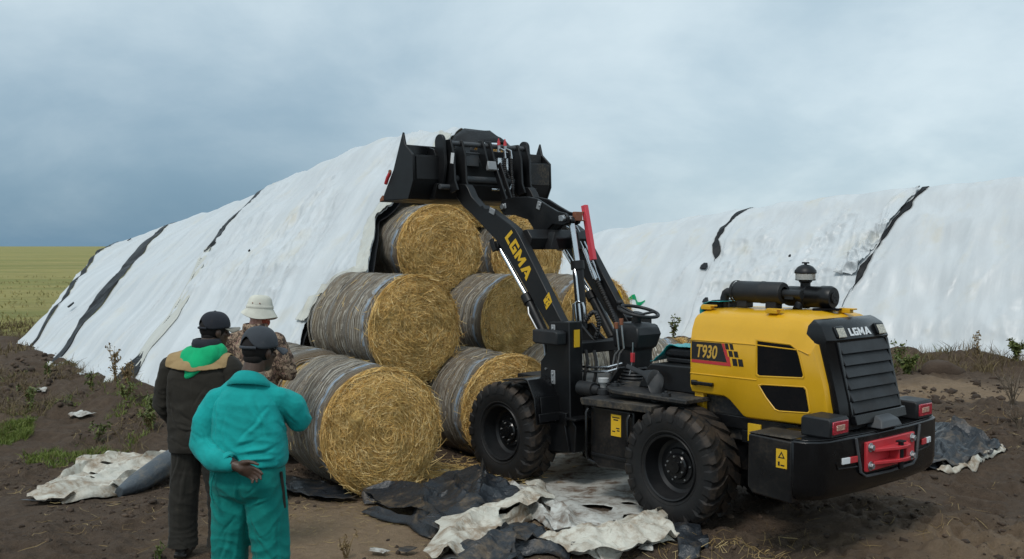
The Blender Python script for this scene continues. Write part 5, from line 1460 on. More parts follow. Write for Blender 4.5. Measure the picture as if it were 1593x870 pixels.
for s in (-1, 1):
    b = MB(); c = Vector((gx(1.61) - .006, s * .285, 1.61)); b.box(c, (.03, .125, .095), ROT('Y', 26)); hl = lp('work_light', b, MT['black_gloss'], .012, parent=gr, seg=3)
    b = MB(); b.box(c + Vector((-.014, 0, -.004)), (.012, .105, .078), ROT('Y', 26)); lp('light_lens', b, MT['lens_clear'], .01, parent=gr, seg=3)
up = Vector((.05, 0, .1)).normalized()
lb = letters('LGMA', (gx(1.575) - .003, .155, 1.575), (0, -1, 0), up, .062, 1.30, .003)
lp('brand_lettering', lb, MT['decal_white'], 0, 0, parent=gr)

# -- counterweight and rear bumper
top = [(-.95, .80), (-1.22, .925), (-1.31, .90), (-1.375, .84), (-1.405, .74), (-1.44, .30), (-1.44, -.30), (-1.405, -.74), (-1.375, -.84), (-1.31, -.90), (-1.22, -.925), (-.95, -.80)]
def cwring(z, k, dx=0): return [(min(x * 1.0 + dx, -.94), y * k, z) for (x, y) in top]
b = MB(); b.loft([cwring(.455, .955, .05), cwring(.50, .985, .012), cwring(.56, .995), cwring(.872, 1.0), cwring(.885, .992, .008)])
cw = lp('counterweight', b, MT['black_gloss'], .010, 30, seg=3)
b = MB(); b.prism([(x + (.012 if x < -1.2 else 0), y * .985) for x, y in top], .886, .893, 'z'); lp('deck_plate', b, MT['black_gloss'], .003, parent=cw)
for s in (-1, 1):
    b = MB(); ys_ = sorted((s * .62, s * .925)); b.prism([(-.84, .50), (-.88, .452), (-1.215, .43), (-1.215, .872), (-.86, .886), (-.845, .875)], ys_[0], ys_[1])
    sbx = lp('side_box', b, MT['black_low'], .012, seg=3)
    b = MB(); ys_ = sorted((s * .62, s * .92)); b.bb(-1.215, -.85, ys_[0], ys_[1], .888, .896); lp('side_box_lid', b, MT['black_dusty'], .003, parent=sbx)
    b = MB(); ys_ = sorted((s * .926, s * .929)); b.bb(-1.18, -1.09, ys_[0], ys_[1], .675, .81); lp('warning_sticker', b, MT['decal_yellow'], 0, parent=sbx)
    b = MB(); e0, e1 = s * .9292, s * .930
    tri = [(-1.165, .745), (-1.105, .745), (-1.135, .795)]; tri2 = [(-1.150, .753), (-1.120, .753), (-1.135, .78)]
    for i in range(3):
        j = (i + 1) % 3; q = [tri[i], tri[j], tri2[j], tri2[i]]; b.loft([[(p[0], e0, p[1]) for p in q], [(p[0], e1, p[1]) for p in q]])
    b.bb(-1.16, -1.128, min(e0, e1), max(e0, e1), .69, .70); b.bb(-1.122, -1.106, min(e0, e1), max(e0, e1), .69, .72)
    lp('sticker_print', b, MT['decal_black'], 0, parent=sbx)
    # tail lamps on the deck
    b = MB(); y0, y1 = sorted((s * .49, s * .735))
    b.prism([(-1.16, .893), (-1.16, 1.02), (-1.18, 1.04), (-1.385, 1.035), (-1.405, 1.02), (-1.405, .905), (-1.395, .893)], y0, y1); tl = lp('tail_lamp', b, MT['grey_black'], .016, seg=3)
    b = MB(); b.bb(-1.413, -1.40, y0 + .022, y1 - .022, .918, 1.012); lp('lamp_lens', b, MT['lens_red'], .006, parent=tl)
    b = MB(); b.bb(-1.4165, -1.412, y0 + .075, y1 - .065, .945, .985); lp('lamp_lens', b, MT['lens_amber'], .004, parent=tl)
    # reflectors in their recess trims
    rx = -1.427
    b = MB(); b.box((-1.4245, s * .565, .722), (.012, .085, .045), ROT('Z', -s * 7)); b1 = lp('reflector', b, MT['decal_white'] if s > 0 else MT['decal_red'], .003, parent=cw)
    b = MB(); b.box((-1.434, s * .565 - s * .0 - .085, .722), (.012, .085, .045), ROT('Z', -s * 7)) if s > 0 else b.box((-1.4145, s * .565 - .085, .722), (.012, .085, .045), ROT('Z', -s * 7)); lp('reflector', b, MT['decal_red'] if s > 0 else MT['decal_white'], .003, parent=cw)
    b = MB(); b.tube([(-1.412, s * .67, .72), (-1.414, s * .655, .675), (-1.436, s * .44, .668)], .008, 6); lp('trim_ridge', b, MT['black_gloss'], 0, parent=cw)
    b = MB(); b.tube([(-1.440, s * .46, .872), (-1.446, s * .40, .62), (-1.452, s * .34, .585), (-1.452, .0, .575)], .011, 6); lp('trim_ridge', b, MT['grey_paint'], 0, parent=cw)
b = MB(); b.prism([(.345, .83), (-.345, .83), (-.345, .615), (.345, .615)], -1.462, -1.435, 'x'); tp = lp('tow_plate', b, MT['red_paint'], .006)
for z in (.765, .672):
    b = MB(); b.prism([(-1.462, .25), (-1.475, .28), (-1.55, .05), (-1.56, -.05), (-1.55, -.12), (-1.462, -.22)], z - .012, z + .012, 'z'); lp('tow_flange', b, MT['red_paint'], .004, parent=tp)
b = MB(); b.bb(-1.54, -1.462, -.09, -.075, .68, .76); b.bb(-1.54, -1.462, .02, .035, .68, .76); lp('tow_web', b, MT['red_paint'], .003, parent=tp)
b = MB(); b.cyl((-1.525, -.02, .60), (-1.525, -.02, .80), .02, .02, 14); b.box((-1.525, -.02, .806), (.05, .07, .012)); lp('tow_pin', b, MT['black'], .002, parent=tp)
for (y, z) in ((.30, .79), (.30, .655), (-.30, .79), (-.30, .655)):
    b = MB(); b.cyl((-1.462, y, z), (-1.468, y, z), .034, .034, 20); hexbolt(b, (-1.468, y, z), (-1, 0, 0), .024, .022); lp('tow_bolt', b, MT['steel'], .002, parent=tp)
b = MB(); b.bb(-.62, -.50, .42, .455, .72, .86); lp('warning_sticker', b, MT['decal_yellow'], .002)
b = MB(); b.bb(-.86, -.44, .36, .45, .70, .80); b.cyl((-.80, .38, .83), (-.80, .62, .83), .05, .05, 14); lp('frame_bracket', b, MT['black'], .006)

# -- front mast (tower), fenders
for s in (1, -1):
    b = MB(); y0, y1 = sorted((s * .40, s * .57))
    b.prism([(1.655, 1.545), (1.395, 1.555), (1.375, .68), (1.30, .60), (1.32, .36), (1.66, .31), (1.78, .66), (1.78, 1.16), (1.70, 1.25)], y0, y1)
    tw = lp('mast', b, MT['black'], .008)
    b = MB(); y2, y3 = sorted((s * .57, s * .60)); b.prism([(1.44, .70), (1.80, .66), (1.70, .33), (1.36, .37)], y2, y3); lp('mast_gusset', b, MT['black'], .006, parent=tw)
    b = MB(); b.bb(1.26, 1.40, *sorted((s * .36, s * .62)), .662, .682); lp('mast_step', b, MT['black'], .004, parent=tw)
    for (x, z) in ((1.60, 1.455), (1.60, 1.03)):
        b = MB(); b.box((x, s * .575, z), (.055, .012, .13)); b.cyl((x, s * .578, z + .03), (x, s * .592, z + .03), .012); b.cyl((x, s * .578, z - .03), (x, s * .592, z - .03), .009); lp('grease_pad', b, MT['zinc'], .012, parent=tw)
    b = MB(); b.bb(1.38, 1.386, *sorted((s * .445, s * .515)), 1.32, 1.48); o = lp('warning_sticker', b, MT['decal_yellow'], 0, parent=tw); o.location.x = .0
    for v in o.data.vertices: v.co.x -= .0
    b = MB()
    for (x, z) in ((1.70, 1.10), (1.72, 1.00), (1.70, .90), (1.66, .86)): hexbolt(b, (x, s * .57, z), (0, s, 0), .012, .012)
    lp('mast_bolt', b, MT['steel'], 0, parent=tw)
    b = MB(); y0, y1 = sorted((s * .575, s * .70)); b.prism([(1.42, 1.345), (1.42, 1.46), (1.46, 1.475), (1.755, 1.475), (1.755, 1.36), (1.72, 1.345)], y0, y1); wl_ = lp('mast_lamp', b, MT['grey_black'], .014, seg=3)
    b = MB(); b.bb(1.752, 1.760, y0 + .012, y1 - .012, 1.37, 1.465); lp('lamp_lens', b, MT['lens_clear'], .003, parent=wl_)
    b = MB(); y0, y1 = sorted((s * .50, s * .86))
    b.prism([(2.02, .985), (1.98, 1.00), (1.70, 1.035), (1.64, 1.02), (1.545, .86), (1.52, .62), (1.535, .62), (1.56, .85), (1.65, 1.00), (1.70, 1.018), (1.98, .982)], y0, y1)
    fd = lp('fender', b, MT['black_gloss'], .006)
    b = MB(); q0, q1 = sorted((s * .56, s * .80)); b.prism([(1.515, .66), (1.54, .86), (1.53, .87), (1.503, .66)], q0, q1); b.prism([(1.50, .645), (1.515, .72), (1.505, .72), (1.49, .645)], *sorted((s * .52, s * .84))); lp('fender_rib', b, MT['black'], .004, parent=fd)
b = MB(); b.prism([(1.42, 1.35), (1.62, 1.35), (1.62, 1.22), (1.42, 1.25)], -.40, .40); b.bb(1.44, 1.60, -.40, .40, .86, .94); lp('mast_crossmember', b, MT['black'], .008)
for y in (-.075, .075):
    b = MB(); b.prism([(1.84, 1.24), (1.42, 1.26), (1.62, 1.40), (1.74, 1.50), (1.82, 1.48), (1.88, 1.36)], y - .014, y + .014); lp('cylinder_bracket', b, MT['black'], .004)

# -- lift arms
ARM = [(1.46, 1.30), (1.47, 1.47), (1.58, 1.60), (2.14, 2.355), (2.20, 2.42), (2.27, 2.462), (2.60, 2.63), (2.66, 2.63), (2.70, 2.665), (2.74, 2.655), (2.88, 2.76), (2.94, 2.85), (2.98, 2.89), (3.10, 2.90), (3.15, 2.84), (3.13, 2.76), (3.02, 2.66), (2.88, 2.58), (2.49, 2.31), (2.36, 2.19), (1.70, 1.47), (1.68, 1.30)]
for s in (1, -1):
    y0, y1 = sorted((s * .39, s * .485))
    b = MB(); b.prism([(x + .045, z) for x, z in ARM], y0, y1); arm = lp('lift_arm', b, MT['black'], .007)
    d = Vector((1.978 - 2.333, 0, 1.948 - 2.414)); ln = d.length
    if s > 0:
        rd, upv = d.normalized(), None
        upv = Vector((-rd.z, 0, rd.x)); upv = upv if upv.z > 0 else -upv
        # letters read downwards along the arm
        lb = letters('LGMA', Vector((2.38, .4855, 2.345)) - upv * .02, rd, upv, .125, 1.16, .002)
    else:
        rd = -d.normalized(); upv = Vector((-rd.z, 0, rd.x)); upv = upv if upv.z > 0 else -upv
        lb = letters('LGMA', Vector((2.05, -.4855, 1.90)), rd, upv, .115, 1.16, .002)
    lp('brand_lettering', lb, MT['decal_yellow'], 0, 0, parent=arm)
    b = MB(); e = s * .4855; q = [(1.755, 1.815), (1.83, 1.735), (1.79, 1.645), (1.71, 1.725)]; b.loft([[(p[0], e, p[1]) for p in q], [(p[0], e + s * .002, p[1]) for p in q]]); lp('warning_sticker', b, MT['decal_yellow'], 0, parent=arm)
    b = MB()
    for (x, z, w, h) in ((1.785, 1.765, .03, .008), (1.755, 1.745, .012, .03), (1.785, 1.72, .035, .008), (1.80, 1.69, .01, .03), (1.755, 1.705, .02, .008)): b.box((x, e + s * .0022, z), (w, .0012, h), ROT('Y', 40))
    lp('sticker_print', b, MT['decal_black'], 0, parent=arm)
    for (x, z, rt_) in ((2.54, 2.60, 20), ):
        b = MB(); b.box((x + .045, s * .491, z), (.085, .014, .06), ROT('Y', -rt_)); lp('grease_pad', b, MT['zinc'], .01, parent=arm)
    # lift cylinder hung below the arm
    y = s * .44; ox = .045
    b = MB(); b.cyl((2.50 + ox, y - .05, 2.25), (2.50 + ox, y + .05, 2.25), .05, .05, 16); b.box((2.51 + ox, s * .505, 2.26), (.06, .02, .13), ROT('Y', 25)); eye = lp('lift_cylinder', b, MT['black'], .004)
    b = MB(); b.cyl((2.49 + ox, y, 2.24), (2.06 + ox, y, 1.745), .024, .024, 16); lp('cylinder_rod', b, MT['chrome'], 0, parent=eye)
    b = MB(); b.cyl((2.075 + ox, y, 1.762), (1.76 + ox, y, 1.33), .048, .048, 20); b.cyl((2.085 + ox, y, 1.775), (2.03 + ox, y, 1.70), .06, .06, 20); b.cyl((1.77 + ox, y, 1.35), (1.72 + ox, y, .90), .044, .04, 16); lp('cylinder_barrel', b, MT['black'], .003, parent=eye)
    b = MB(); b.tube([(2.03, y + s * .06, 1.66), (2.0, y + s * .08, 1.60), (1.88, y + s * .07, 1.44), (1.80, y + s * .065, 1.30), (1.76, y + s * .06, 1.0)], .01, 8); lp('cylinder_pipe', b, MT['steel'], 0, parent=eye)
b = MB(); b.prism([(2.40, 2.385), (2.16, 2.415), (2.09, 2.33), (2.12, 2.22), (2.36, 2.215)], -.40, .40); cb = lp('crossbeam', b, MT['black'], .008)
for s in (-1, 1):
    b = MB(); b.prism([(.10, 2.22), (.22, 2.22), (.16, 2.39)] if s > 0 else [(-.10, 2.22), (-.22, 2.22), (-.16, 2.39)], 2.02, 2.11, 'x')
    lp('beam_gusset', b, MT['black'], .004, parent=cb)
# bellcrank
BC = [(2.95, 2.66), (2.90, 2.735), (2.72, 2.76), (2.50, 2.755), (2.36, 2.73), (2.20, 2.655), (2.06, 2.595), (1.95, 2.575), (1.905, 2.535), (1.915, 2.475), (1.97, 2.455), (2.13, 2.47), (2.20, 2.42), (2.22, 2.33), (2.30, 2.30), (2.37, 2.33), (2.42, 2.44), (2.50, 2.52), (2.70, 2.57), (2.88, 2.58)]
for y in (-.075, .075):
    b = MB(); b.prism(BC, y - .016, y + .016); bc = lp('bellcrank', b, MT['black'], .005)
    if y > 0:
        for (x, z, rt_) in ((2.87, 2.665, 10), (2.32, 2.66, 70), (1.985, 2.525, 4)):
            b = MB(); b.box((x, .098, z), (.085, .014, .058), ROT('Y', rt_)); b.cyl((x - .015, .10, z), (x - .015, .113, z), .014); lp('grease_pad', b, MT['zinc'], .008, parent=bc)
b = MB(); b.cyl((1.955, -.13, 2.52), (1.955, .13, 2.52), .028); b.cyl((2.29, -.2, 2.37), (2.29, .2, 2.37), .035); b.cyl((2.87, -.12, 2.665), (2.87, .12, 2.665), .03); lp('pivot_pin', b, MT['steel'], .003)
# tilt cylinder in the middle
b = MB(); b.cyl((1.955, 0, 2.52), (1.955, 0, 2.50), .04); b.ell((1.95, 0, 2.50), (.045, .04, .045)); tc = lp('tilt_cylinder', b, MT['black'], 0)
b = MB(); b.cyl((1.95, 0, 2.50), (1.862, 0, 2.06), .03, .03, 18); lp('cylinder_rod', b, MT['chrome'], 0, parent=tc)
b = MB(); b.cyl((1.866, 0, 2.09), (1.79, 0, 1.44), .054, .054, 22); b.cyl((1.868, 0, 2.105), (1.858, 0, 2.02), .068, .068, 22); lp('cylinder_barrel', b, MT['black'], .003, parent=tc)
b = MB()
b.tube([(1.84, .06, 2.02), (1.80, .08, 1.95), (1.73, .085, 1.50), (1.74, .09, 1.42)], .011, 8)
b.tube([(1.82, .10, 1.50), (1.82, .10, 1.68), (1.76, .10, 1.71), (1.69, .10, 1.70), (1.67, .10, 1.66), (1.66, .10, 1.52)], .011, 8)
b.tube([(1.78, .12, 1.70), (1.73, .13, 1.40)], .010, 8)
lp('steel_pipe', b, MT['chrome'], 0)


def spiral(pts, r, pitch=.026, n=10):
    """rubber hose with a guard coil"""
    P = [Vector(p) for p in pts]; Q = []
    for k in range(len(P) - 1):
        p0, p1, p2, p3 = P[max(k - 1, 0)], P[k], P[k + 1], P[min(k + 2, len(P) - 1)]
        for t in np.linspace(0, 1, 12, endpoint=False):
            Q.append(.5 * ((2 * p1) + (-p0 + p2) * t + (2 * p0 - 5 * p1 + 4 * p2 - p3) * t * t + (-p0 + 3 * p1 - 3 * p2 + p3) * t ** 3))
    Q.append(P[-1]); b = MB(); L = 0; pts2, rr = [], []
    for k in range(len(Q) - 1):
        d = (Q[k + 1] - Q[k]).length; m = max(1, int(d / (pitch / 4)))
        for i in range(m):
            pts2.append(Q[k].lerp(Q[k + 1], i / m)); rr.append(r * (1.0 if ((L + d * i / m) % pitch) < pitch * .55 else .66))
        L += d
    b.tube(pts2, rr, n); return b


for pts, r in (([(1.66, .10, 1.52), (1.56, .08, 1.62), (1.52, .05, 1.50), (1.60, .03, 1.33)], .024), ([(1.82, .10, 1.52), (1.84, .11, 1.40), (1.76, .12, 1.33)], .022),
               ([(1.95, -.36, 1.90), (1.82, -.36, 1.70), (1.70, -.34, 1.58), (1.58, -.30, 1.46), (1.52, -.26, 1.34)], .024), ([(1.91, -.32, 1.91), (1.77, -.32, 1.70), (1.66, -.30, 1.56), (1.54, -.25, 1.42), (1.46, -.2, 1.32)], .024)):
    lp('guarded_hose', spiral(pts, r), MT['hose'], 0, 60)
b = MB()
for y in (-.37, -.33): b.tube([(2.36, y, 2.45), (2.24, y, 2.40), (2.14, y, 2.24), (1.96, y, 1.92)], .013, 8)
for y in (-.26, -.20): b.tube([(2.30, y, 2.52), (2.18, y - .04, 2.45), (2.05, y - .10, 2.18), (1.93, y - .13, 1.90)], .010, 8)
lp('steel_pipe', b, MT['chrome'], 0)
# red level indicator bar on the bellcrank
b = MB(); b.box((1.905, -.20, 2.385), (.055, .05, .56), ROT('Y', 13)); ib = lp('level_indicator', b, MT['red_plastic'], .003)
b = MB(); b.tube([(1.95, -.20, 2.60), (1.96, -.09, 2.56)], .007, 6); b.tube([(1.93, -.20, 2.50), (1.95, -.09, 2.51)], .007, 6); lp('indicator_clip', b, MT['brass'], 0, parent=ib)
b = MB(); b.box((1.925, -.06, 2.545), (.04, .10, .09)); lp('indicator_mount', b, MT['brass'], .004, parent=ib)
# link rod from the bellcrank to the hitch
b = MB()
for y in (-.05, .03): b.prism([(2.85, 2.66), (2.90, 2.64), (3.14, 3.12), (3.09, 3.15)], y - .010, y + .010)
lp('tilt_link', b, MT['black'], .004)

# -- quick hitch
HX = 3.20
b = MB(); b.cyl((HX, -.52, 3.325), (HX, .58, 3.325), .026, .026, 16); b.cyl((HX + .03, -.46, 2.96), (HX + .03, .50, 2.96), .035, .035, 16); b.cyl((HX - .02, .40, 2.865), (HX - .02, .70, 2.865), .028, .028, 14)
hitch = lp('quick_hitch', b, MT['grey_paint'], .003)
for y in (.57, .42, -.36, -.48):
    b = MB(); b.prism([(HX + .06, 3.36), (HX - .045, 3.36), (HX - .10, 3.20), (HX - .12, 2.93), (HX - .17, 2.83), (HX - .06, 2.80), (HX + .06, 2.90)], y - .012, y + .012); lp('hitch_plate', b, MT['black'], .004, parent=hitch)
for y in (.63, -.54):
    b = MB(); b.prism([(HX + .06 + .075 * math.cos(t), 3.34 + .075 * math.sin(t)) for t in np.linspace(0, math.pi, 10)] + [(HX - .04, 3.10), (HX + .0, 2.90), (HX + .12, 2.90)], y - .018, y + .018); lp('hitch_ear', b, MT['black'], .004, parent=hitch)
for y in (.14, .04):
    b = MB(); b.prism([(HX + .03, 3.38), (HX - .05, 3.37), (HX - .13, 3.14), (HX - .10, 3.06), (HX - .05, 3.08), (HX + .04, 3.26)], y - .012, y + .012); lp('hitch_plate', b, MT['black'], .004, parent=hitch)
b = MB(); b.box((HX - .12, .09, 3.10), (.05, .12, .10), ROT('Y', 15)); lp('grease_pad', b, MT['zinc'], .01, parent=hitch)
b = MB(); b.bb(HX + .0, HX + .02, .16, .40, 3.10, 3.22); b.bb(HX + .0, HX + .02, .28, .36, 3.20, 3.31); b.bb(HX + .0, HX + .02, .38, .40, 3.05, 3.28); b.cyl((HX, .12, 3.235), (HX, .40, 3.235), .010); lp('hitch_web', b, MT['grey_paint'], .003, parent=hitch)
b = MB(); b.box((HX - .085, .585, 3.16), (.05, .004, .11), ROT('Y', -8)); lp('white_sticker', b, MT['decal_white'], 0, parent=hitch)
for (y) in (-.075, -.165):
    b = MB(); b.cyl((HX - .05, y, 3.26), (HX - .05, y, 3.345), .02, .018, 12); cp = lp('hose_coupler', b, MT['steel'], .002, parent=hitch)
    b = MB(); b.cyl((HX - .05, y, 3.335), (HX - .05, y, 3.385), .02, .015, 12); b.cyl((HX - .05, y, 3.385), (HX - .045, y, 3.41), .009, .007, 8); lp('red_cap', b, MT['red_paint'], .002, parent=hitch)
    b = MB(); b.tube([(HX - .05, y, 3.27), (HX - .07, y, 3.30), (HX - .08, y - .05, 3.285), (HX - .08, y - .065, 3.20)], .014, 8); b.bb(HX - .06, HX - .02, y - .04, y + .02, 3.07, 3.20); lp('coupler_bend', b, MT['chrome'], 0, parent=hitch)
for pts in ([(HX - .08, -.14, 3.20), (HX - .07, -.145, 3.05), (HX - .09, -.12, 2.92), (HX - .10, -.11, 2.80), (2.98, -.14, 2.72)], [(HX - .08, -.23, 3.20), (HX - .08, -.235, 3.05), (HX - .10, -.235, 2.90), (HX - .10, -.25, 2.78), (2.98, -.28, 2.70)],
            [(HX - .05, -.17, 3.10), (HX - .06, -.19, 3.03), (HX - .07, -.22, 2.98)]):
    lp('guarded_hose', spiral(pts, .018, .022, 8), MT['hose'], 0, 60, parent=hitch)
b = MB(); b.tube([(HX - .04, .02, 2.86), (HX - .04, -.10, 2.86)], .012, 8); b.tube([(HX - .07, -.14, 2.85), (HX - .07, -.22, 2.87), (HX - .08, -.24, 2.92)], .012, 8); lp('steel_pipe', b, MT['chrome'], 0, parent=hitch)

# -- bucket, open towards the stack
BX = .08
SP = [(3.375, 3.43), (3.335, 3.30), (3.20, 3.19), (3.19, 2.92), (3.28, 2.735), (3.74, 2.735), (3.72, 2.80), (3.545, 3.05)]
SP = [(x + BX, z) for x, z in SP]
bk = empty('bucket'); bk.parent = loader
sh = [(3.34, 3.30), (3.335, 3.20), (3.205, 3.19), (3.195, 2.92), (3.285, 2.74), (3.76, 2.735)]
sh = [(x + BX, z) for x, z in sh]; th = .014
outer = sh; inner = [(3.355, 3.30), (3.352, 3.186), (3.222, 3.176), (3.211, 2.925), (3.295, 2.757), (3.76, 2.745)]
inner = [(x + BX, z) for x, z in inner]
b = MB(); b.prism(outer + inner[::-1], -.945, .945); lp('bucket_shell', b, MT['black_dusty'] if False else MT['black'], .004, parent=bk)
for s in (1, -1):
    b = MB(); b.prism(SP, *sorted((s * .945, s * .972))); lp('side_plate', b, MT['black'], .005, parent=bk)
    b = MB(); b.prism([(3.34 + BX, 3.29), (3.336 + BX, 3.20), (3.20 + BX, 3.188), (3.24 + BX, 3.26)], s * .66 - .012, s * .66 + .012); lp('bucket_gusset', b, MT['black'], .003, parent=bk)
    b = MB(); b.bb(3.185 + BX, 3.197 + BX, *sorted((s * .60, s * .93)), 2.94, 3.175); lp('back_panel', b, MT['black'] if s > 0 else MT['black_dusty'], .003, parent=bk)
    b = MB(); b.bb(3.325 + BX, 3.334 + BX, *sorted((s * .69, s * .93)), 3.205, 3.295); lp('back_panel', b, MT['black_gloss'] if s > 0 else MT['black_dusty'], .003, parent=bk)
    b = MB(); b.tube([(3.68 + BX, s * .975, 2.91), (3.63 + BX, s * .985, 2.97), (3.60 + BX, s * .975, 3.02)], .02, 8); lp('side_lamp', b, MT['red_paint'], 0, parent=bk)
    b = MB(); b.cyl((3.59 + BX, s * .974, 3.03), (3.59 + BX, s * .992, 3.03), .022); b.prism([(3.72 + BX, 2.735), (3.79 + BX, 2.72), (3.79 + BX, 2.75), (3.74 + BX, 2.79)], *sorted((s * .90, s * .98))); lp('cutting_tooth', b, MT['brass'], .003, parent=bk)
b = MB(); b.prism([(3.30 + BX, 2.735), (3.80 + BX, 2.72), (3.80 + BX, 2.73), (3.30 + BX, 2.736)], -.972, .972); lp('cutting_edge', b, MT['black'], .002, parent=bk)
b = MB(); b.bb(3.185 + BX, 3.205 + BX, -.56, .56, 2.80, 3.16); b.prism([(3.29 + BX, 2.74), (3.19 + BX, 2.90), (3.14 + BX, 2.90), (3.2 + BX, 2.74)], -.70, .70); lp('back_brace', b, MT['black'], .005, parent=bk)

# ------------------------------------------------------------------ people
def remeshed(name, mb, voxel, mat, smooth_it=6, disp=None, keep=None):
    """fuse overlapping volumes into one continuous skin"""
    me = mb.mesh(name + '_raw', mat, 0)
    o = bpy.data.objects.new(name + '_raw', me); COL.objects.link(o)
    m = o.modifiers.new('remesh', 'REMESH'); m.mode = 'VOXEL'; m.voxel_size = voxel; m.adaptivity = 0
    if smooth_it:
        k = o.modifiers.new('smooth', 'SMOOTH'); k.factor = .5; k.iterations = smooth_it
    out = bpy.data.meshes.new_from_object(o.evaluated_get(bpy.context.evaluated_depsgraph_get()))
    bpy.data.objects.remove(o); bpy.data.meshes.remove(me)
    out.name = name
    n = len(out.vertices); co = np.empty(n * 3, np.float32); out.vertices.foreach_get('co', co); co = co.reshape(-1, 3)
    if disp is not None:
        nr = np.empty(n * 3, np.float32); out.vertices.foreach_get('normal', nr); nr = nr.reshape(-1, 3)
        co = co + nr * disp(co, nr)[:, None]; out.vertices.foreach_set('co', co.astype(np.float32).ravel()); out.update()
    if keep is not None:
        b = bmesh.new(); b.from_mesh(out); b.verts.ensure_lookup_table(); kk = keep(co)
        bmesh.ops.delete(b, geom=[v for v in b.verts if not kk[v.index]], context='VERTS'); b.to_mesh(out); b.free()
    out.materials.clear(); out.materials.append(mat); out.shade_smooth()
    return out


def limb(b, pts, n=14):
    for (p, r), (q, s) in zip(pts[:-1], pts[1:]): b.cap(p, r, q, s, n)


def trunk(b, rows, e=2.6, n=36, lean=0.0):
    """garment trunk: rounded-rectangle rings (z, half width, half depth, y shift)"""
    f = lambda v: math.copysign(abs(v) ** (2 / e), v)
    b.loft([[(rx * f(math.cos(t)), dy + ry * f(math.sin(t)), z) for t in np.linspace(0, 2 * math.pi, n + 1)[:-1]] for (z, rx, ry, dy) in rows])


def dist_seg(co, a, c):
    a, c = np.array(a), np.array(c); d = c - a; t = np.clip(((co - a) @ d) / (d @ d), 0, 1)
    return np.linalg.norm(co - a - t[:, None] * d, axis=1), t


def wrinkles(amp=.010, bends=(), creases=(), seed=0, fz=6.0, fx=11.0):
    """cloth folds: soft drapes everywhere, tight creases round bent joints, hanging folds"""
    def f(co, nr):
        x, y, z = co.T
        d = amp * .5 * (ridged(x * fx, y * fx, z * fz, 2, seed) - .55) + amp * .35 * fbm(x * 6, y * 6, z * 4, 2, seed + 3)
        for (p, r, ax, fr, am) in bends:
            p = np.array(p); q = co - p; w = np.exp(-(np.linalg.norm(q, axis=1) / r) ** 2)
            u = q @ np.array(ax); d = d + .55 * w * am * .62 * (1 - 2 * np.abs(np.sin(u * fr + 2.2 * noise3(x * 9, y * 9, z * 9, seed + 9))))
        warp = np.stack([fbm(x * 9, y * 9, z * 9, 2, seed + k) for k in (51, 52, 53)], -1) * .012
        for (a, c, am, wd) in creases:               # a raised fold with a sharp valley beside it
            dd, t = dist_seg(co + warp, a, c); e = np.array(c, float) - np.array(a, float); side = np.cross(e, nr); side /= np.linalg.norm(side, axis=1, keepdims=True) + 1e-9
            sd = np.einsum('ij,ij->i', co + warp - np.array(a), side); env = np.sqrt(np.clip(np.sin(np.pi * np.clip(.08 + .84 * t, 0, 1)), 0, 1))
            d = d + am * env * (np.exp(-((dd) / wd) ** 2) - .9 * np.exp(-((sd - wd * 1.1) / (wd * .55)) ** 2) * np.exp(-(dd / (wd * 2.2)) ** 2))
        return d
    return f


def head(b, c, yaw, pitch=0.0, s=1.0):
    """head volumes looking along +y before the turn"""
    c = Vector(c); Q = Matrix.Rotation(yaw, 3, 'Z') @ Matrix.Rotation(pitch, 3, 'X')
    P = lambda x, y, z: c + Q @ Vector((x, y, z)) * s
    b.ell(P(0, -.008, .03), (.074 * s, .092 * s, .088 * s), 24, 16, rot=Q)          # skull
    b.ell(P(0, .03, -.035), (.058 * s, .062 * s, .078 * s), 20, 14, rot=Q)          # face
    b.ell(P(0, .052, -.088), (.034 * s, .032 * s, .026 * s), 14, 10, rot=Q)         # chin
    b.ell(P(0, .098, -.022), (.013 * s, .020 * s, .017 * s), 12, 8, rot=Q)          # nose tip
    b.cap(P(0, .085, .018), .009 * s, P(0, .099, -.018), .013 * s)                  # nose bridge
    b.cap(P(-.03, .078, .03), .011 * s, P(.03, .078, .03), .011 * s)                # brow
    b.cap(P(-.018, .085, -.055), .008 * s, P(.018, .085, -.055), .008 * s)          # lips
    b.cap(P(-.016, .083, -.065), .008 * s, P(.016, .083, -.065), .008 * s)
    for sx in (-1, 1):
        b.ell(P(sx * .042, .060, -.02), (.022 * s, .025 * s, .02 * s), 12, 8, rot=Q)  # cheek
        b.ell(P(sx * .077, -.005, -.012), (.010 * s, .022 * s, .034 * s), 12, 10, rot=Q)  # ear
        b.ell(P(sx * .084, -.012, -.006), (.008 * s, .014 * s, .024 * s), 12, 8, rot=Q)
    return P, Q


def eyes(P, Q, s, parent):
    for sx in (-1, 1):
        b = MB(); b.ell(P(sx * .030, .083, .008), (.011 * s, .009 * s, .007 * s), 12, 8, rot=Q); b.build('eye', MT['eye'], parent, 60)


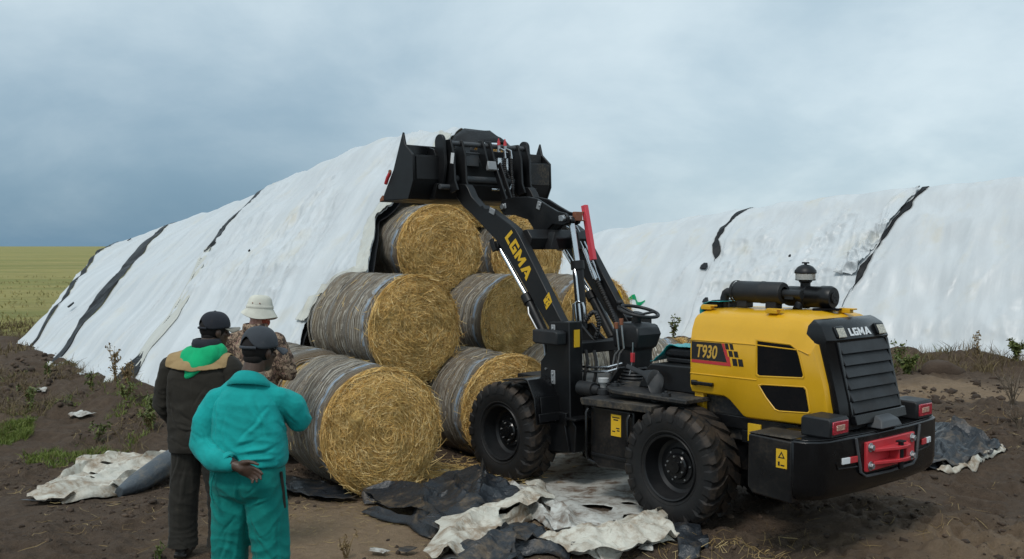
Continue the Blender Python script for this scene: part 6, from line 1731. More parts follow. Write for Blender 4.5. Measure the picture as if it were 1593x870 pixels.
def hand(b, w, d, n_, s=1.0, curl=(.5, .6, .7, .8), side=1, spread=.08, thumb=.6):
    """palm, four bent fingers of different lengths and a thumb leaving the side of the palm.
    w wrist, d direction of the hand, n_ direction the palm faces, side: +1 thumb on the cross(d, n_) side"""
    w, d, n_ = Vector(w), Vector(d).normalized(), Vector(n_).normalized(); n_ = (n_ - d * d.dot(n_)).normalized(); t = d.cross(n_) * side
    Q = Matrix((t, d, n_)).transposed()
    b.ell(w + d * .045 * s, (.040 * s, .052 * s, .017 * s), 16, 10, rot=Q); b.ell(w + d * .07 * s, (.041 * s, .03 * s, .014 * s), 16, 10, rot=Q)
    b.cap(w - d * .03, .026 * s, w + d * .03 * s, .027 * s)
    for k, (off, ln, c) in enumerate(zip((.030, .010, -.010, -.029), (.074, .082, .076, .060), curl)):
        p = w + d * (.088 - .006 * abs(k - 1)) * s + t * off * s; a = 0
        dr0 = (d + t * (off * spread * 30) * .3).normalized()
        for j, (f, r0, r1) in enumerate(((.45, .0095, .0088), (.31, .0088, .0080), (.24, .0080, .0068))):
            a += c * (.55, .75, .55)[j]; dr = dr0 * math.cos(a) + n_ * math.sin(a); q = p + dr * ln * f * s; b.cap(p, r0 * s, q, r1 * s, 10); p = q
    p = w + d * .025 * s + t * .030 * s; e = (d * .80 + t * .55 + n_ * .25 * thumb).normalized()
    for j, (ln, r0, r1) in enumerate(((.042, .015, .012), (.034, .011, .0095), (.026, .0095, .0075))):
        q = p + e * ln * s; b.cap(p, r0 * s, q, r1 * s, 10); p = q; e = (e + d * .5 - t * .30 * thumb + n_ * .30 * thumb).normalized()


def cap_hat(parent, P, Q, s, mat, bill_mat, gap=True, bill_pitch=0.0):
    """six-panel cap: crown with the arch above its strap, band, bill, button"""
    nu, nv = 56, 16; V = []
    for i in range(nu + 1):
        a = 2 * math.pi * i / nu                     # 0 = front (+y)
        back = math.exp(-((a - math.pi) / .50) ** 2) if gap else 0
        z0 = -.004 + .012 * math.cos(a) + .074 * (back ** .8)
        for j in range(nv + 1):
            t = j / nv; ph = t * math.pi / 2
            rx, ry, hz = .092, .108, .112
            zz = z0 + (hz - z0) * math.sin(ph) ** 1.0; q = math.cos(math.asin(min(1, max(0, (zz) / hz)))) if zz > 0 else 1.0
            q = q ** .72
            pan = 1 - .014 * abs(math.sin(3 * a)) ** 8 * 0 - .012 * (1 - abs(math.sin(3 * (a + .5236)))) ** 6
            fr = 1 + .06 * max(0, math.cos(a)) * t * (1 - t) * 4 * .6
            V.append(P(math.sin(a) * rx * q * pan, (math.cos(a) * ry * q * pan * fr) - .004, zz + .028))
    F = grid_faces(nu + 1, nv + 1)
    hat = link('cap', np_mesh('cap', np.array([tuple(v) for v in V]), F, mat), parent)
    m = hat.modifiers.new('thickness', 'SOLIDIFY'); m.thickness = .004
    if gap:
        b = MB(); b.tube([P(math.sin(a) * .094, math.cos(a) * .110 - .004, .026) for a in np.linspace(math.pi - .72, math.pi + .72, 15)], .0085, 8); b.build('cap_strap', mat, hat, 50)
    V = []
    for i in range(19):
        a = -1.15 + 2.3 * i / 18
        for j in range(8):
            t = j / 7; L = .078 * (math.cos(a * .95) ** .6)
            V.append(P(math.sin(a) * (.090 + L * .35 * t), math.cos(a) * .104 + L * t, .026 - .010 * t - .028 * t * abs(a) ** 1.5 - bill_pitch * t * .05))
    bl = link('cap_bill', np_mesh('cap_bill', np.array([tuple(v) for v in V]), grid_faces(19, 8), bill_mat), hat); m = bl.modifiers.new('thickness', 'SOLIDIFY'); m.thickness = .005
    b = MB(); b.ell(P(0, -.004, .143), (.010, .010, .006), 12, 8); b.build('cap_button', mat, hat, 60)
    return hat


def shoe(parent, x, y, yaw, mat, z=0.0):
    b = MB(); Q = Matrix.Rotation(yaw, 3, 'Z'); c = Vector((x, y, z))
    b.ell(c + Q @ Vector((0, .10, .040)), (.048, .085, .042), 18, 12, rot=Q); b.ell(c + Q @ Vector((0, -.02, .05)), (.042, .065, .055), 18, 12, rot=Q); b.cap(c + Vector((0, -.03, .06)), .048, c + Vector((0, -.03, .14)), .052)
    b.box(c + Q @ Vector((0, .05, .014)), (.092, .27, .028), Q)
    return link('shoe', remeshed('shoe', b, .009, mat, 3), parent)


def person(x, y, label, yaw):
    o = empty('person', (x, y, gh(x, y) + .004), (0, 0, yaw)); return tag(o, label, 'person', 'men watching the loader')


def hair_cap(P, Q, s, parent, mat, keep_z=.10):
    b = MB(); b.ell(P(0, -.016, .022), (.079 * s, .093 * s, .086 * s), 24, 16, rot=Q); b.ell(P(0, -.045, -.03), (.060 * s, .05 * s, .05 * s), 18, 12, rot=Q)
    return b.build('hair', mat, parent, 60)


JK_A = [((.10, -.14, 1.36), (.16, -.12, 1.20), .009, .016), ((.15, -.12, 1.30), (.02, -.15, 1.16), .007, .014), ((-.13, -.13, 1.38), (-.14, -.14, 1.14), .010, .013), ((-.06, -.15, 1.30), (-.09, -.16, 1.12), .005, .018),
        ((-.20, -.11, 1.18), (-.12, -.17, 1.10), .009, .013), ((-.26, -.10, 1.16), (-.17, -.15, 1.06), .008, .012), ((-.28, -.06, 1.20), (-.22, -.12, 1.17), .007, .012), ((-.27, -.04, 1.26), (-.20, -.10, 1.22), .006, .012),
        ((.02, -.16, 1.10), (.18, -.12, 1.13), .009, .014), ((.00, -.16, 1.05), (.19, -.12, 1.07), .008, .012), ((.06, -.16, 1.01), (.20, -.10, 1.03), .008, .012), ((-.02, -.16, 1.14), (.10, -.15, 1.19), .006, .016),
        ((.20, -.03, 1.32), (.27, .02, 1.21), .008, .013), ((.17, -.06, 1.25), (.26, .03, 1.18), .008, .012), ((.22, .00, 1.36), (.25, .06, 1.27), .006, .012)]
TR_A = [((-.16, -.14, .97), (-.14, -.17, .80), .009, .012), ((.0, -.16, .95), (.0, -.14, .76), -.012, .014), ((-.01, -.15, .77), (-.12, -.16, .84), .010, .015), ((.01, -.15, .77), (.14, -.15, .83), .010, .015),
        ((-.02, -.12, .72), (-.12, -.13, .60), .010, .016), ((.03, -.12, .72), (.13, -.13, .62), .010, .015), ((-.06, -.10, .66), (-.14, -.10, .46), .009, .017), ((.07, -.10, .67), (.16, -.09, .52), .008, .016),
        ((-.17, -.05, .70), (-.17, -.05, .42), .008, .016), ((.18, -.05, .72), (.17, -.05, .40), .008, .016), ((-.05, -.09, .52), (-.09, -.09, .30), .008, .015), ((.09, -.09, .54), (.06, -.08, .32), .008, .015), ((.06, -.17, .90), (.13, -.15, .97), .006, .014)]
JK_B = [((-.20, -.10, 1.28), (-.17, -.14, 1.02), .010, .014), ((0, -.16, 1.30), (0, -.17, .80), .006, .010), ((-.12, -.16, 1.08), (.02, -.17, .98), .010, .016), ((-.14, -.15, .96), (.04, -.16, .90), .010, .015), ((-.18, -.12, .86), (.06, -.16, .80), .009, .014),
        ((-.36, .0, 1.12), (-.24, -.06, 1.05), .010, .014), ((-.35, .02, 1.06), (-.24, -.04, .99), .010, .014), ((-.32, .0, 1.20), (-.24, -.07, 1.15), .008, .014), ((-.30, .06, .98), (-.20, .04, .93), .009, .013), ((.10, -.15, 1.20), (.02, -.17, 1.08), .008, .016)]
TR_B = [((-.10, -.12, .80), (-.17, -.08, .55), .010, .016), ((-.06, -.11, .68), (-.12, -.10, .42), .009, .016), ((-.20, -.04, .52), (-.10, -.09, .40), .009, .015), ((-.22, -.02, .34), (-.12, -.09, .26), .009, .014), ((-.22, -.02, .20), (-.10, -.10, .14), .012, .013), ((-.21, -.03, .13), (-.08, -.10, .10), .011, .011),
        ((.10, -.10, .70), (.16, -.08, .42), .009, .016), ((.20, -.02, .34), (.10, -.08, .26), .009, .014), ((.20, -.02, .20), (.08, -.10, .14), .012, .013)]

# --- the man in teal overalls
A = person(-1.44, 5.6, 'man in teal overalls with one hand behind his back', -.10)
b = MB(); P, Q = head(b, (.050, .040, 1.612), -.48, -.05, .97)
limb(b, [((.035, .015, 1.56), .056), ((.005, -.01, 1.44), .064)])
limb(b, [((0, 0, 1.34), .085), ((0, 0, 1.25), .11), ((0, 0, 1.02), .11), ((0, 0, .92), .11)])
shL, shR = (-.158, -.01, 1.345), (.158, .01, 1.355)
elL, wrL = (-.235, -.06, 1.115), (-.015, -.205, 1.035)
elR, wrR = (.245, .10, 1.235), (.06, .25, 1.25)
limb(b, [((-.07, 0, 1.34), .055), (shL, .045), (elL, .042), (wrL, .027)])
limb(b, [((.07, 0, 1.34), .055), (shR, .045), (elR, .042), (wrR, .027)])
for sx in (-1, 1): limb(b, [((sx * .09, 0, .92), .085), ((sx * .10, .02, .50), .055), ((sx * .10, -.02, .08), .04)])
hand(b, Vector(wrL) + Vector((.022, -.004, -.004)), (.86, -.06, -.30), (-.05, -.98, -.28), 1.05, (.30, .48, .60, .72), -1, .07, .45)
hand(b, wrR, (-.55, .3, .75), (-.6, -.6, .3), 1.0, (1.0, 1.1, 1.1, 1.1), 1)
body = link('body', remeshed('body', b, .0058, MT['skin_dark'], 3), A)
eyes(P, Q, 1.0, body); hair_cap(P, Q, 1.0, A, MT['hair_black'])
cap_hat(A, P, Q, .97, MT['cap_grey'], MT['cap_grey'], True)
b = MB()
trunk(b, [(1.455, .070, .066, 0), (1.43, .105, .082, -.005), (1.395, .150, .104, -.008), (1.34, .185, .124, -.012), (1.26, .196, .134, -.012), (1.15, .203, .142, -.008), (1.06, .212, .150, -.006), (1.02, .212, .150, -.006), (.995, .200, .142, -.004), (.985, .185, .13, 0)])
bt_ = b
slv = []
b = MB(); limb(b, [((-.115, -.005, 1.372), .070), (shL, .080), ((-.222, -.04, 1.24), .076), (elL, .073), ((-.13, -.165, 1.055), .062), ((-.035, -.20, 1.035), .050)], 18); slv.append(b)
b = MB(); limb(b, [((.115, .0, 1.376), .070), (shR, .080), ((.222, .05, 1.31), .077), (elR, .072), ((.17, .20, 1.25), .064), ((.08, .245, 1.25), .050)], 18); slv.append(b)
b = bt_; limb(b, [((-.05, -.005, 1.405), .078), ((-.15, -.008, 1.345), .070)], 16); limb(b, [((.05, -.005, 1.405), .078), ((.15, .008, 1.352), .070)], 16)
jk = remeshed('jacket', b, .0062, MT['teal'], 4, wrinkles(.013, ((elL, .17, (.75, -.2, .55), 46, .010), (elR, .15, (.2, .6, .7), 46, .010), ((.12, -.13, 1.30), .14, (.7, 0, .7), 36, .006), ((.02, -.12, 1.05), .20, (.15, 0, 1), 52, .009), ((-.15, -.1, 1.33), .12, (.8, 0, -.5), 40, .003)), JK_A, seed=2, fz=2.2, fx=5.5))
jacket = link('jacket', jk, A)
for k_, b in enumerate(slv):
    link('sleeve', remeshed('sleeve', b, .0058, MT['teal'], 4, wrinkles(.012, (((elL, elR)[k_], .16, ((.75, -.2, .55), (.2, .6, .7))[k_], 46, .009),), JK_A, seed=2 + k_, fz=6, fx=6)), jacket)
b = MB()
rings = []
for k, (r, z, tl) in enumerate(((.076, 1.430, 0), (.078, 1.462, 0), (.075, 1.484, 0), (.084, 1.479, 0), (.112, 1.448, 0), (.126, 1.418, 0))):
    rings.append([(.01 + r * math.sin(t) * 1.02, -.004 + r * math.cos(t) * .92, z - .03 * math.cos(t) * (k > 1) - .008 * math.cos(t)) for t in np.linspace(0, 2 * math.pi, 33)[:-1]])
b.loft(rings, False); o = b.build('collar', MT['teal'], jacket, 60); m = o.modifiers.new('thickness', 'SOLIDIFY'); m.thickness = .005
b = MB(); b.lathe([(.060, 1.45), (.066, 1.48), (.069, 1.502), (.064, 1.507)], (.020, .0, 0), 'z', 28); b.build('shirt_collar', MT['collar'], jacket, 60)
b = MB()
d_ = (Vector(wrL) - Vector(elL)).normalized(); w_ = Vector(wrL)
b.cyl(w_ - d_ * .030, w_ + d_ * .012, .0335, .0325, 20); b.build('wrist_strap', MT['glove'], A, 40)
b = MB(); b.lathe([(.047, -.034), (.053, -.03), (.053, .0), (.047, .004)], (0, 0, 0), 'z', 24)
cf = b.mesh('cuff', MT['teal'], 40); mt_ = Vector((0, 0, 1)).rotation_difference(d_).to_matrix().to_4x4()
o = link('cuff', cf, jacket); o.matrix_local = Matrix.Translation(w_ - d_ * .028) @ mt_
b = MB()
trunk(b, [(1.04, .188, .135, 0), (.97, .198, .148, -.006), (.90, .200, .150, -.012), (.85, .192, .138, -.010), (.815, .165, .108, -.004), (.79, .12, .07, 0)])
for sx in (-1, 1): limb(b, [((sx * .088, -.014, .89), .118), ((sx * .100, .0, .72), .113), ((sx * .110, .01, .50), .103), ((sx * .115, .0, .25), .098), ((sx * .117, -.02, .10), .098)], 20)
tr = remeshed('trousers', b, .0062, MT['teal_dark'], 4, wrinkles(.015, (((-.12, -.1, .80), .17, (.4, 0, .9), 42, .008), ((.1, -.1, .76), .16, (-.5, 0, .9), 40, .009), ((-.1, -.05, .52), .16, (.2, 0, 1), 44, .009), ((.11, -.05, .50), .16, (-.25, 0, 1), 44, .009), ((.0, -.12, .74), .09, (.9, 0, .3), 50, .005)), TR_A, seed=5, fz=1.6, fx=7))
trs = link('trousers', tr, A)
b = MB(); b.tube([(-.135, -.150, .985), (-.150, -.165, .93), (-.150, -.172, .87), (-.135, -.176, .82)], .006, 6); b.build('pocket_welt', MT['teal_dark'], trs, 60)
b = MB(); b.lathe([(.186, .985), (.195, .99), (.197, 1.025), (.19, 1.035)], (0, 0, 0), 'z', 40)
wb = b.build('waistband', MT['teal_dark'], trs, 60); wb.scale = (1, .80, 1)
b = MB(); b.tube([(.196, -.05, .97), (.205, -.04, .87), (.208, -.03, .77)], .008, 6); b.build('side_gap', MT['olive'], trs, 60)  # dark strip added in place of the dark gap at the side pocket
shoe(A, -.115, -.02, .1, MT['shoe']); shoe(A, .115, -.02, -.15, MT['shoe'])

# --- the man in dark clothes with the green hood
B = person(-2.20, 7.25, 'man in dark olive workwear with a bright green hood and navy cap', -.12)
b = MB(); P, Q = head(b, (.085, .05, 1.590), -.80, -.04, 1.0)
limb(b, [((.06, .02, 1.53), .06), ((.02, 0, 1.42), .07)])
limb(b, [((0, 0, 1.32), .085), ((0, 0, 1.20), .115), ((0, 0, .95), .115)])
shL, shR = (-.215, .0, 1.335), (.215, .0, 1.335)
elL, wrL = (-.285, .03, 1.06), (-.17, .20, .88)
elR, wrR = (.27, .03, 1.06), (.12, .20, .95)
limb(b, [((-.07, 0, 1.32), .055), (shL, .048), (elL, .044), (wrL, .028)]); limb(b, [((.07, 0, 1.32), .055), (shR, .048), (elR, .044), (wrR, .028)])
for sx in (-1, 1): limb(b, [((sx * .09, 0, .92), .085), ((sx * .11, .02, .48), .055), ((sx * .12, -.02, .08), .04)])
hand(b, wrL, (.4, .5, -.7), (.8, 0, .4), 1.0, (.5, .6, .7, .7), 1); hand(b, wrR, (-.6, .6, -.3), (0, -1, 0), 1.0, (.5, .6, .7, .7), 1)
body = link('body', remeshed('body', b, .0075, MT['skin_dark'], 3), B); eyes(P, Q, 1.0, body); hair_cap(P, Q, 1.02, B, MT['hair_black'])
cap_hat(B, P, Q, 1.0, MT['cap_dark'], MT['cap_bill'], True, -.3)
b = MB()
trunk(b, [(1.46, .08, .075, 0), (1.42, .13, .095, 0), (1.37, .185, .118, 0), (1.30, .222, .138, 0), (1.18, .232, .148, 0), (1.02, .230, .154, 0), (.88, .228, .160, 0), (.78, .226, .160, 0), (.745, .218, .15, 0)])
bt_ = b; slv = []
b = MB(); limb(b, [((-.15, 0, 1.352), .078), (shL, .090), ((-.268, .01, 1.19), .083), (elL, .079), ((-.235, .12, .95), .070), (Vector(wrL) - Vector((.01, .02, -.03)), .058)], 18); slv.append(b)
b = MB(); limb(b, [((.15, 0, 1.352), .078), (shR, .090), ((.258, .01, 1.19), .083), (elR, .079), ((.18, .14, .99), .068), (wrR, .058)], 18); slv.append(b)
b = bt_; limb(b, [((-.09, 0, 1.36), .09), ((-.19, 0, 1.33), .078)], 16); limb(b, [((.09, 0, 1.36), .09), ((.19, 0, 1.33), .078)], 16)
jk = remeshed('jacket', b, .007, MT['olive'], 3, wrinkles(.018, ((elL, .20, (.1, .2, 1), 40, .011), (elR, .18, (0, .2, 1), 40, .010), ((-.1, -.15, 1.0), .25, (.2, 0, 1), 34, .010), ((.05, -.12, .86), .2, (0, 0, 1), 40, .006)), JK_B, seed=12, fz=2, fx=6))
jacket = link('jacket', jk, B)
for k_, b in enumerate(slv):
    link('sleeve', remeshed('sleeve', b, .0065, MT['olive'], 4, wrinkles(.014, (((elL, elR)[k_], .2, (.1, .2, 1), 40, .010),), JK_B, seed=12 + k_, fz=7, fx=6)), jacket)
# tan yoke over the shoulders: a shell that follows the jacket
b = MB(); b.ell((0, 0, 1.302), (.268, .167, .143), 28, 20); limb(b, [((-.07, 0, 1.387), .094), ((.07, 0, 1.387), .094)]); limb(b, [((-.09, 0, 1.362), .109), ((-.18, 0, 1.345), .103)]); limb(b, [((.09, 0, 1.362), .109), ((.18, 0, 1.345), .103)])
yk = remeshed('shoulder_yoke', b, .0065, MT['tan_cloth'], 5, wrinkles(.005, seed=13), keep=lambda c: (c[:, 2] > 1.325 + .02 * np.abs(c[:, 0]) / .2) & (np.abs(c[:, 0]) < .228))
b_ = bmesh.new(); b_.from_mesh(yk)
for _ in range(10):
    mv = [(v, sum((e.other_vert(v).co for e in v.link_edges if e.is_boundary), Vector()) / max(1, sum(e.is_boundary for e in v.link_edges))) for v in b_.verts if v.is_boundary]
    for v, c_ in mv: v.co = v.co * .5 + c_ * .5
b_.to_mesh(yk); b_.free()
o = link('shoulder_yoke', yk, jacket); m = o.modifiers.new('thickness', 'SOLIDIFY'); m.thickness = .006
# hood lying on the back
V = []; nu_ = 64
for i in range(nu_ + 1):
    a_ = .45 + (2 * math.pi - .9) * i / nu_                      # from the front round the back of the neck
    bk_ = max(0, -math.cos(a_)) ** 1.3; lf_ = math.exp(-((a_ - 3.75) / .75) ** 2)
    cx_, sy_ = math.sin(a_), math.cos(a_)
    prof_ = [(.082, 1.455), (.088, 1.492), (.112 + .010 * bk_, 1.505 - .012 * bk_), (.140 + .014 * bk_, 1.488 - .030 * bk_), (.158 + .022 * bk_, 1.452 - .045 * bk_ - .02 * lf_), (.158 + .028 * bk_, 1.418 - .045 * bk_ - .055 * lf_),
             (.148 + .026 * bk_, 1.392 - .040 * bk_ - .085 * lf_), (.132 + .018 * bk_, 1.385 - .035 * bk_ - .075 * lf_)]
    for j, (r_, z_) in enumerate(prof_):
        q_ = .020 * float(ridged(a_ * 1.9 + j * .45, j * .22, 3, 2, 77) - .5) + .006 * float(noise3(a_ * 3, j * .8, 1, 78))
        V.append((.03 + cx_ * (r_ + q_) * .98, sy_ * (r_ + q_) * .84 - .012, z_ + .004 * math.sin(a_ * 5 + j) + .012 * cx_))
hd = link('hood', np_mesh('hood', np.array(V), grid_faces(nu_ + 1, 8), MT['green_cloth']), jacket); m = hd.modifiers.new('subdivide', 'SUBSURF'); m.levels = 1; m.render_levels = 1; m = hd.modifiers.new('thickness', 'SOLIDIFY'); m.thickness = .008
b = MB(); b.lathe([(.075, 1.45), (.10, 1.475), (.105, 1.51), (.095, 1.54), (.080, 1.545), (.074, 1.50)], (.045, .0, 0), 'z', 28); b.ell((.05, -.055, 1.50), (.075, .05, .045), 18, 12)
o = b.build('hood_lining', MT['cap_dark'], hd, 60)
b = MB(); b.ell((0, 0, .86), (.20, .155, .13), 24, 14)
for sx, fx in ((-1, -.01), (1, .03)): limb(b, [((sx * .10, 0, .84), .118), ((sx * .122, .01, .62), .108), ((sx * .135, fx, .40), .098), ((sx * .14, fx, .18), .096), ((sx * .14, fx - .02, .06), .104)], 20)
link('trousers', remeshed('trousers', b, .007, MT['olive2'], 3, wrinkles(.020, (((-.13, 0, .42), .2, (.2, 0, 1), 38, .010), ((.13, 0, .40), .2, (-.2, 0, 1), 38, .010), ((-.14, 0, .14), .12, (0, 0, 1), 60, .012), ((.14, 0, .14), .12, (0, 0, 1), 60, .010)), TR_B, seed=16, fz=1.6, fx=6), keep=lambda c: c[:, 2] > .072), B)
shoe(B, -.14, -.01, .15, MT['shoe']); shoe(B, .14, .01, -.2, MT['shoe'])

# --- the man in camouflage with the bucket hat
C_ = person(-2.26, 9.0, 'man in camouflage jacket and cream bucket hat', -.25)
b = MB(); P, Q = head(b, (.03, .05, 1.665), -.75, -.08, 1.02)
limb(b, [((.02, .02, 1.61), .06), ((0, 0, 1.46), .07)]); limb(b, [((0, 0, 1.42), .10), ((0, 0, 1.2), .12), ((0, 0, .95), .12)])
shL, shR = (-.20, 0, 1.40), (.205, .0, 1.40); elL, wrL = (-.24, .05, 1.14), (-.10, .26, 1.12); elR, wrR = (.285, .05, 1.15), (.19, .27, 1.12)
limb(b, [((-.08, 0, 1.41), .08), (shL, .056), (elL, .044), (wrL, .028)]); limb(b, [((.08, 0, 1.41), .08), (shR, .056), (elR, .044), (wrR, .028)])
for sx, o_ in ((-1, 0), (1, .0)): limb(b, [((sx * .09, 0, .92), .085), ((sx * .13, .02, .48), .055), ((sx * .15, -.02, .08), .04)])
hand(b, wrL, (.8, .4, 0), (0, -.5, -1), 1.0, (.8, .9, 1, 1), 1); hand(b, wrR, (-.6, .5, .1), (0, -.5, -1), 1.0, (.8, .9, 1, 1), -1)
body = link('body', remeshed('body', b, .0075, MT['skin_fair'], 3), C_); eyes(P, Q, 1.0, body); hair_cap(P, Q, .98, C_, MT['hair_red'])
b = MB(); b.ell(P(0, .048, -.085), (.050, .048, .045), 18, 12, rot=Q); b.ell(P(.05, .02, -.06), (.022, .035, .045), 14, 10, rot=Q); b.ell(P(-.05, .02, -.06), (.022, .035, .045), 14, 10, rot=Q); b.build('beard', MT['hair_red'], C_, 60)
b = MB()
rings = []
for (r, z, e) in ((.006, .150, 0), (.045, .147, 0), (.070, .137, 0), (.086, .115, 0), (.097, .07, 0), (.103, .03, 0), (.116, .006, .6), (.131, -.020, 1.2), (.142, -.040, 1.6), (.138, -.044, 1.6), (.126, -.024, 1.2), (.101, .012, 0)):
    rings.append([P(math.sin(t) * r, math.cos(t) * r * 1.12 - .004, z + .012 * e * math.sin(2 * t + .5) - .010 * e * math.cos(t)) for t in np.linspace(0, 2 * math.pi, 41)[:-1]])
b.loft(rings, False); ht = b.build('bucket_hat', MT['hat'], C_, 70)
b = MB(); b.lathe([(.1035, .034), (.1055, .038), (.1035, .056), (.1005, .060)], (0, 0, 0), 'z', 40); hb = b.mesh('hat_band', MT['hat'], 60)
for v in hb.vertices: v.co = P(v.co.x, v.co.y * 1.12 - .004, v.co.z)
link('hat_band', hb, ht)
for a in (1.9, 2.5):
    b = MB(); q = P(math.sin(a) * .098, math.cos(a) * .108 - .004, .078); b.ell(q, (.006, .006, .006), 10, 6); b.build('hat_eyelet', MT['brass'], ht, 60)
b = MB()
b.ell((0, 0, 1.34), (.235, .15, .14), 24, 16); b.ell((0, 0, 1.14), (.232, .165, .24), 24, 16); b.ell((0, 0, .92), (.225, .165, .15), 24, 16); limb(b, [((-.06, 0, 1.44), .085), ((.06, 0, 1.44), .085)])
limb(b, [((-.09, 0, 1.41), .10), (shL, .094), (elL, .086), (wrL, .062)], 18); limb(b, [((.09, 0, 1.41), .10), (shR, .094), ((.26, .01, 1.27), .088), (elR, .088), (wrR, .062)], 18)
jacket = link('jacket', remeshed('jacket', b, .0095, MT['camo'], 6, wrinkles(.018, ((elR, .18, (.1, .3, 1), 42, .012), ((0, -.12, 1.1), .3, (.2, 0, 1), 30, .01)), seed=31, fz=5, fx=8)), C_)
b = MB(); b.lathe([(.075, 1.47), (.105, 1.49), (.112, 1.53), (.104, 1.565), (.09, 1.57), (.085, 1.52)], (.01, 0, 0), 'z', 28); b.build('collar', MT['camo'], jacket, 60)
b = MB(); b.ell((0, 0, .90), (.195, .15, .13), 24, 14)
for sx in (-1, 1): limb(b, [((sx * .10, 0, .86), .112), ((sx * .13, .01, .5), .092), ((sx * .152, 0, .12), .084)], 18)
link('trousers', remeshed('trousers', b, .0105, MT['camo'], 6, wrinkles(.014, seed=36), keep=lambda c: c[:, 2] > .072), C_)
shoe(C_, -.155, -.01, .2, MT['shoe']); shoe(C_, .155, 0, -.2, MT['shoe'])


# ------------------------------------------------------------------ plants, clods and litter
def blades(name, pts, hgt, wid, mat, label, per=7, lean=.6, cat=None):
    pts = np.asarray(pts); n = len(pts)
    P0 = np.repeat(pts, per, 0) + RNG.normal(0, .02, (n * per, 2)); H = RNG.uniform(.4, 1.0, n * per) * (np.repeat(np.broadcast_to(hgt, n), per))
    a = RNG.random(n * per) * 2 * np.pi; le = RNG.uniform(.1, lean, n * per)
    k = np.linspace(0, 1, 4)[None, :]
    z0 = ground_h(P0[:, 0], P0[:, 1]) - .01
    X = P0[:, :1] + np.cos(a)[:, None] * (le * H)[:, None] * k ** 1.7; Y = P0[:, 1:] + np.sin(a)[:, None] * (le * H)[:, None] * k ** 1.7; Z = z0[:, None] + H[:, None] * (k - .25 * le[:, None] * k ** 2)
    W = RNG.uniform(.6, 1.3, n * per)[:, None] * wid * np.array([1, .9, .6, .1])[None, :]
    V, F = ribbons(np.stack([X, Y, Z], -1), W, (0, 0, .3), 1.0)
    return tag(link(name, np_mesh(name, V, F, mat, smooth=False)), label, kind='stuff')


def scatter(n, x0, x1, y0, y1, mask):
    out = []
    while len(out) < n:
        x = RNG.uniform(x0, x1, n * 2); y = RNG.uniform(y0, y1, n * 2); m = mask(x, y) > RNG.random(n * 2)
        out.extend(np.stack([x[m], y[m]], 1).tolist())
    return np.array(out[:n])


pt = scatter(2800, -9.0, -4.2, 10.4, 14.4, lambda x, y: np.exp(-((x + 5.75) ** 2 / 1.6 + (y - 11.7) ** 2 / 1.1)) * sstep(-.2, .3, fbm(x * 1.3, y * 1.3, 0, 3, 201)))
blades('grass', pt, .10, .0045, MT['grass'], 'short green grass on the soil at the left edge', 6, .9)
pt = scatter(1700, -11, -4.2, 10.8, 17.5, lambda x, y: .8 * sstep(0, .5, fbm(x * .9, y * .9, 3, 3, 205)) * sstep(-4.3, -5.0, x))
blades('grass', pt, .085, .0055, MT['weedgreen'], 'scattered green seedlings on the left bank', 5, 1.2)
pt = scatter(2600, -9.5, -3.6, 10.5, 17.5, lambda x, y: sstep(-.3, .5, fbm(x * 1.1, y * 1.1, 6, 3, 207)) * sstep(-3.6, -4.8, x + .12 * (y - 10)))
blades('grass', pt, RNG.uniform(.06, .28, 2600), .0038, MT['drygrass'], 'dry stalks and stubble on the left bank', 4, 1.2)
pt = scatter(3200, -24, -9.3, 17.5, 30, lambda x, y: sstep(-.5, .3, fbm(x * .5, y * .5, 3, 3, 209)) * sstep(16.5, 19, y - .25 * (x + 9)))
blades('grass', pt, RNG.uniform(.08, .30, 3200), .009, MT['drygrass'], 'tall dry grass at the field edge beyond the left cover', 5, .7)
pt = scatter(3200, -46, -10, 25, 75, lambda x, y: sstep(-.2, .3, fbm(x * .2, y * .5, 3, 3, 211)) * (25 / y))
blades('grass', pt, RNG.uniform(.08, .24, 3200), .016, MT['fieldgrass'], 'green and yellow tufts of the near grassland', 3, .8)
pt = scatter(3000, 3, 14.5, 15.5, 21.5, lambda x, y: np.exp(-((((x - RB0[0]) * RN[0] + (y - RB0[1]) * RN[1]) + .85) / .5) ** 2) * sstep(-.3, .3, fbm(x * .7, y * .7, 3, 3, 213)))
blades('grass', pt, RNG.uniform(.08, .34, 3000), .006, MT['weedgreen'], 'green undergrowth on the bank below the right cover', 5, .8)
pt = scatter(700, 3, 14.5, 15, 21.5, lambda x, y: np.exp(-((((x - RB0[0]) * RN[0] + (y - RB0[1]) * RN[1]) + 1.1) / .7) ** 2) * sstep(-.3, .3, fbm(x * .7, y * .7, 9, 3, 215)))
blades('grass', pt, RNG.uniform(.08, .36, 700), .005, MT['drygrass'], 'dry stalks on the bank below the right cover', 4, .9)


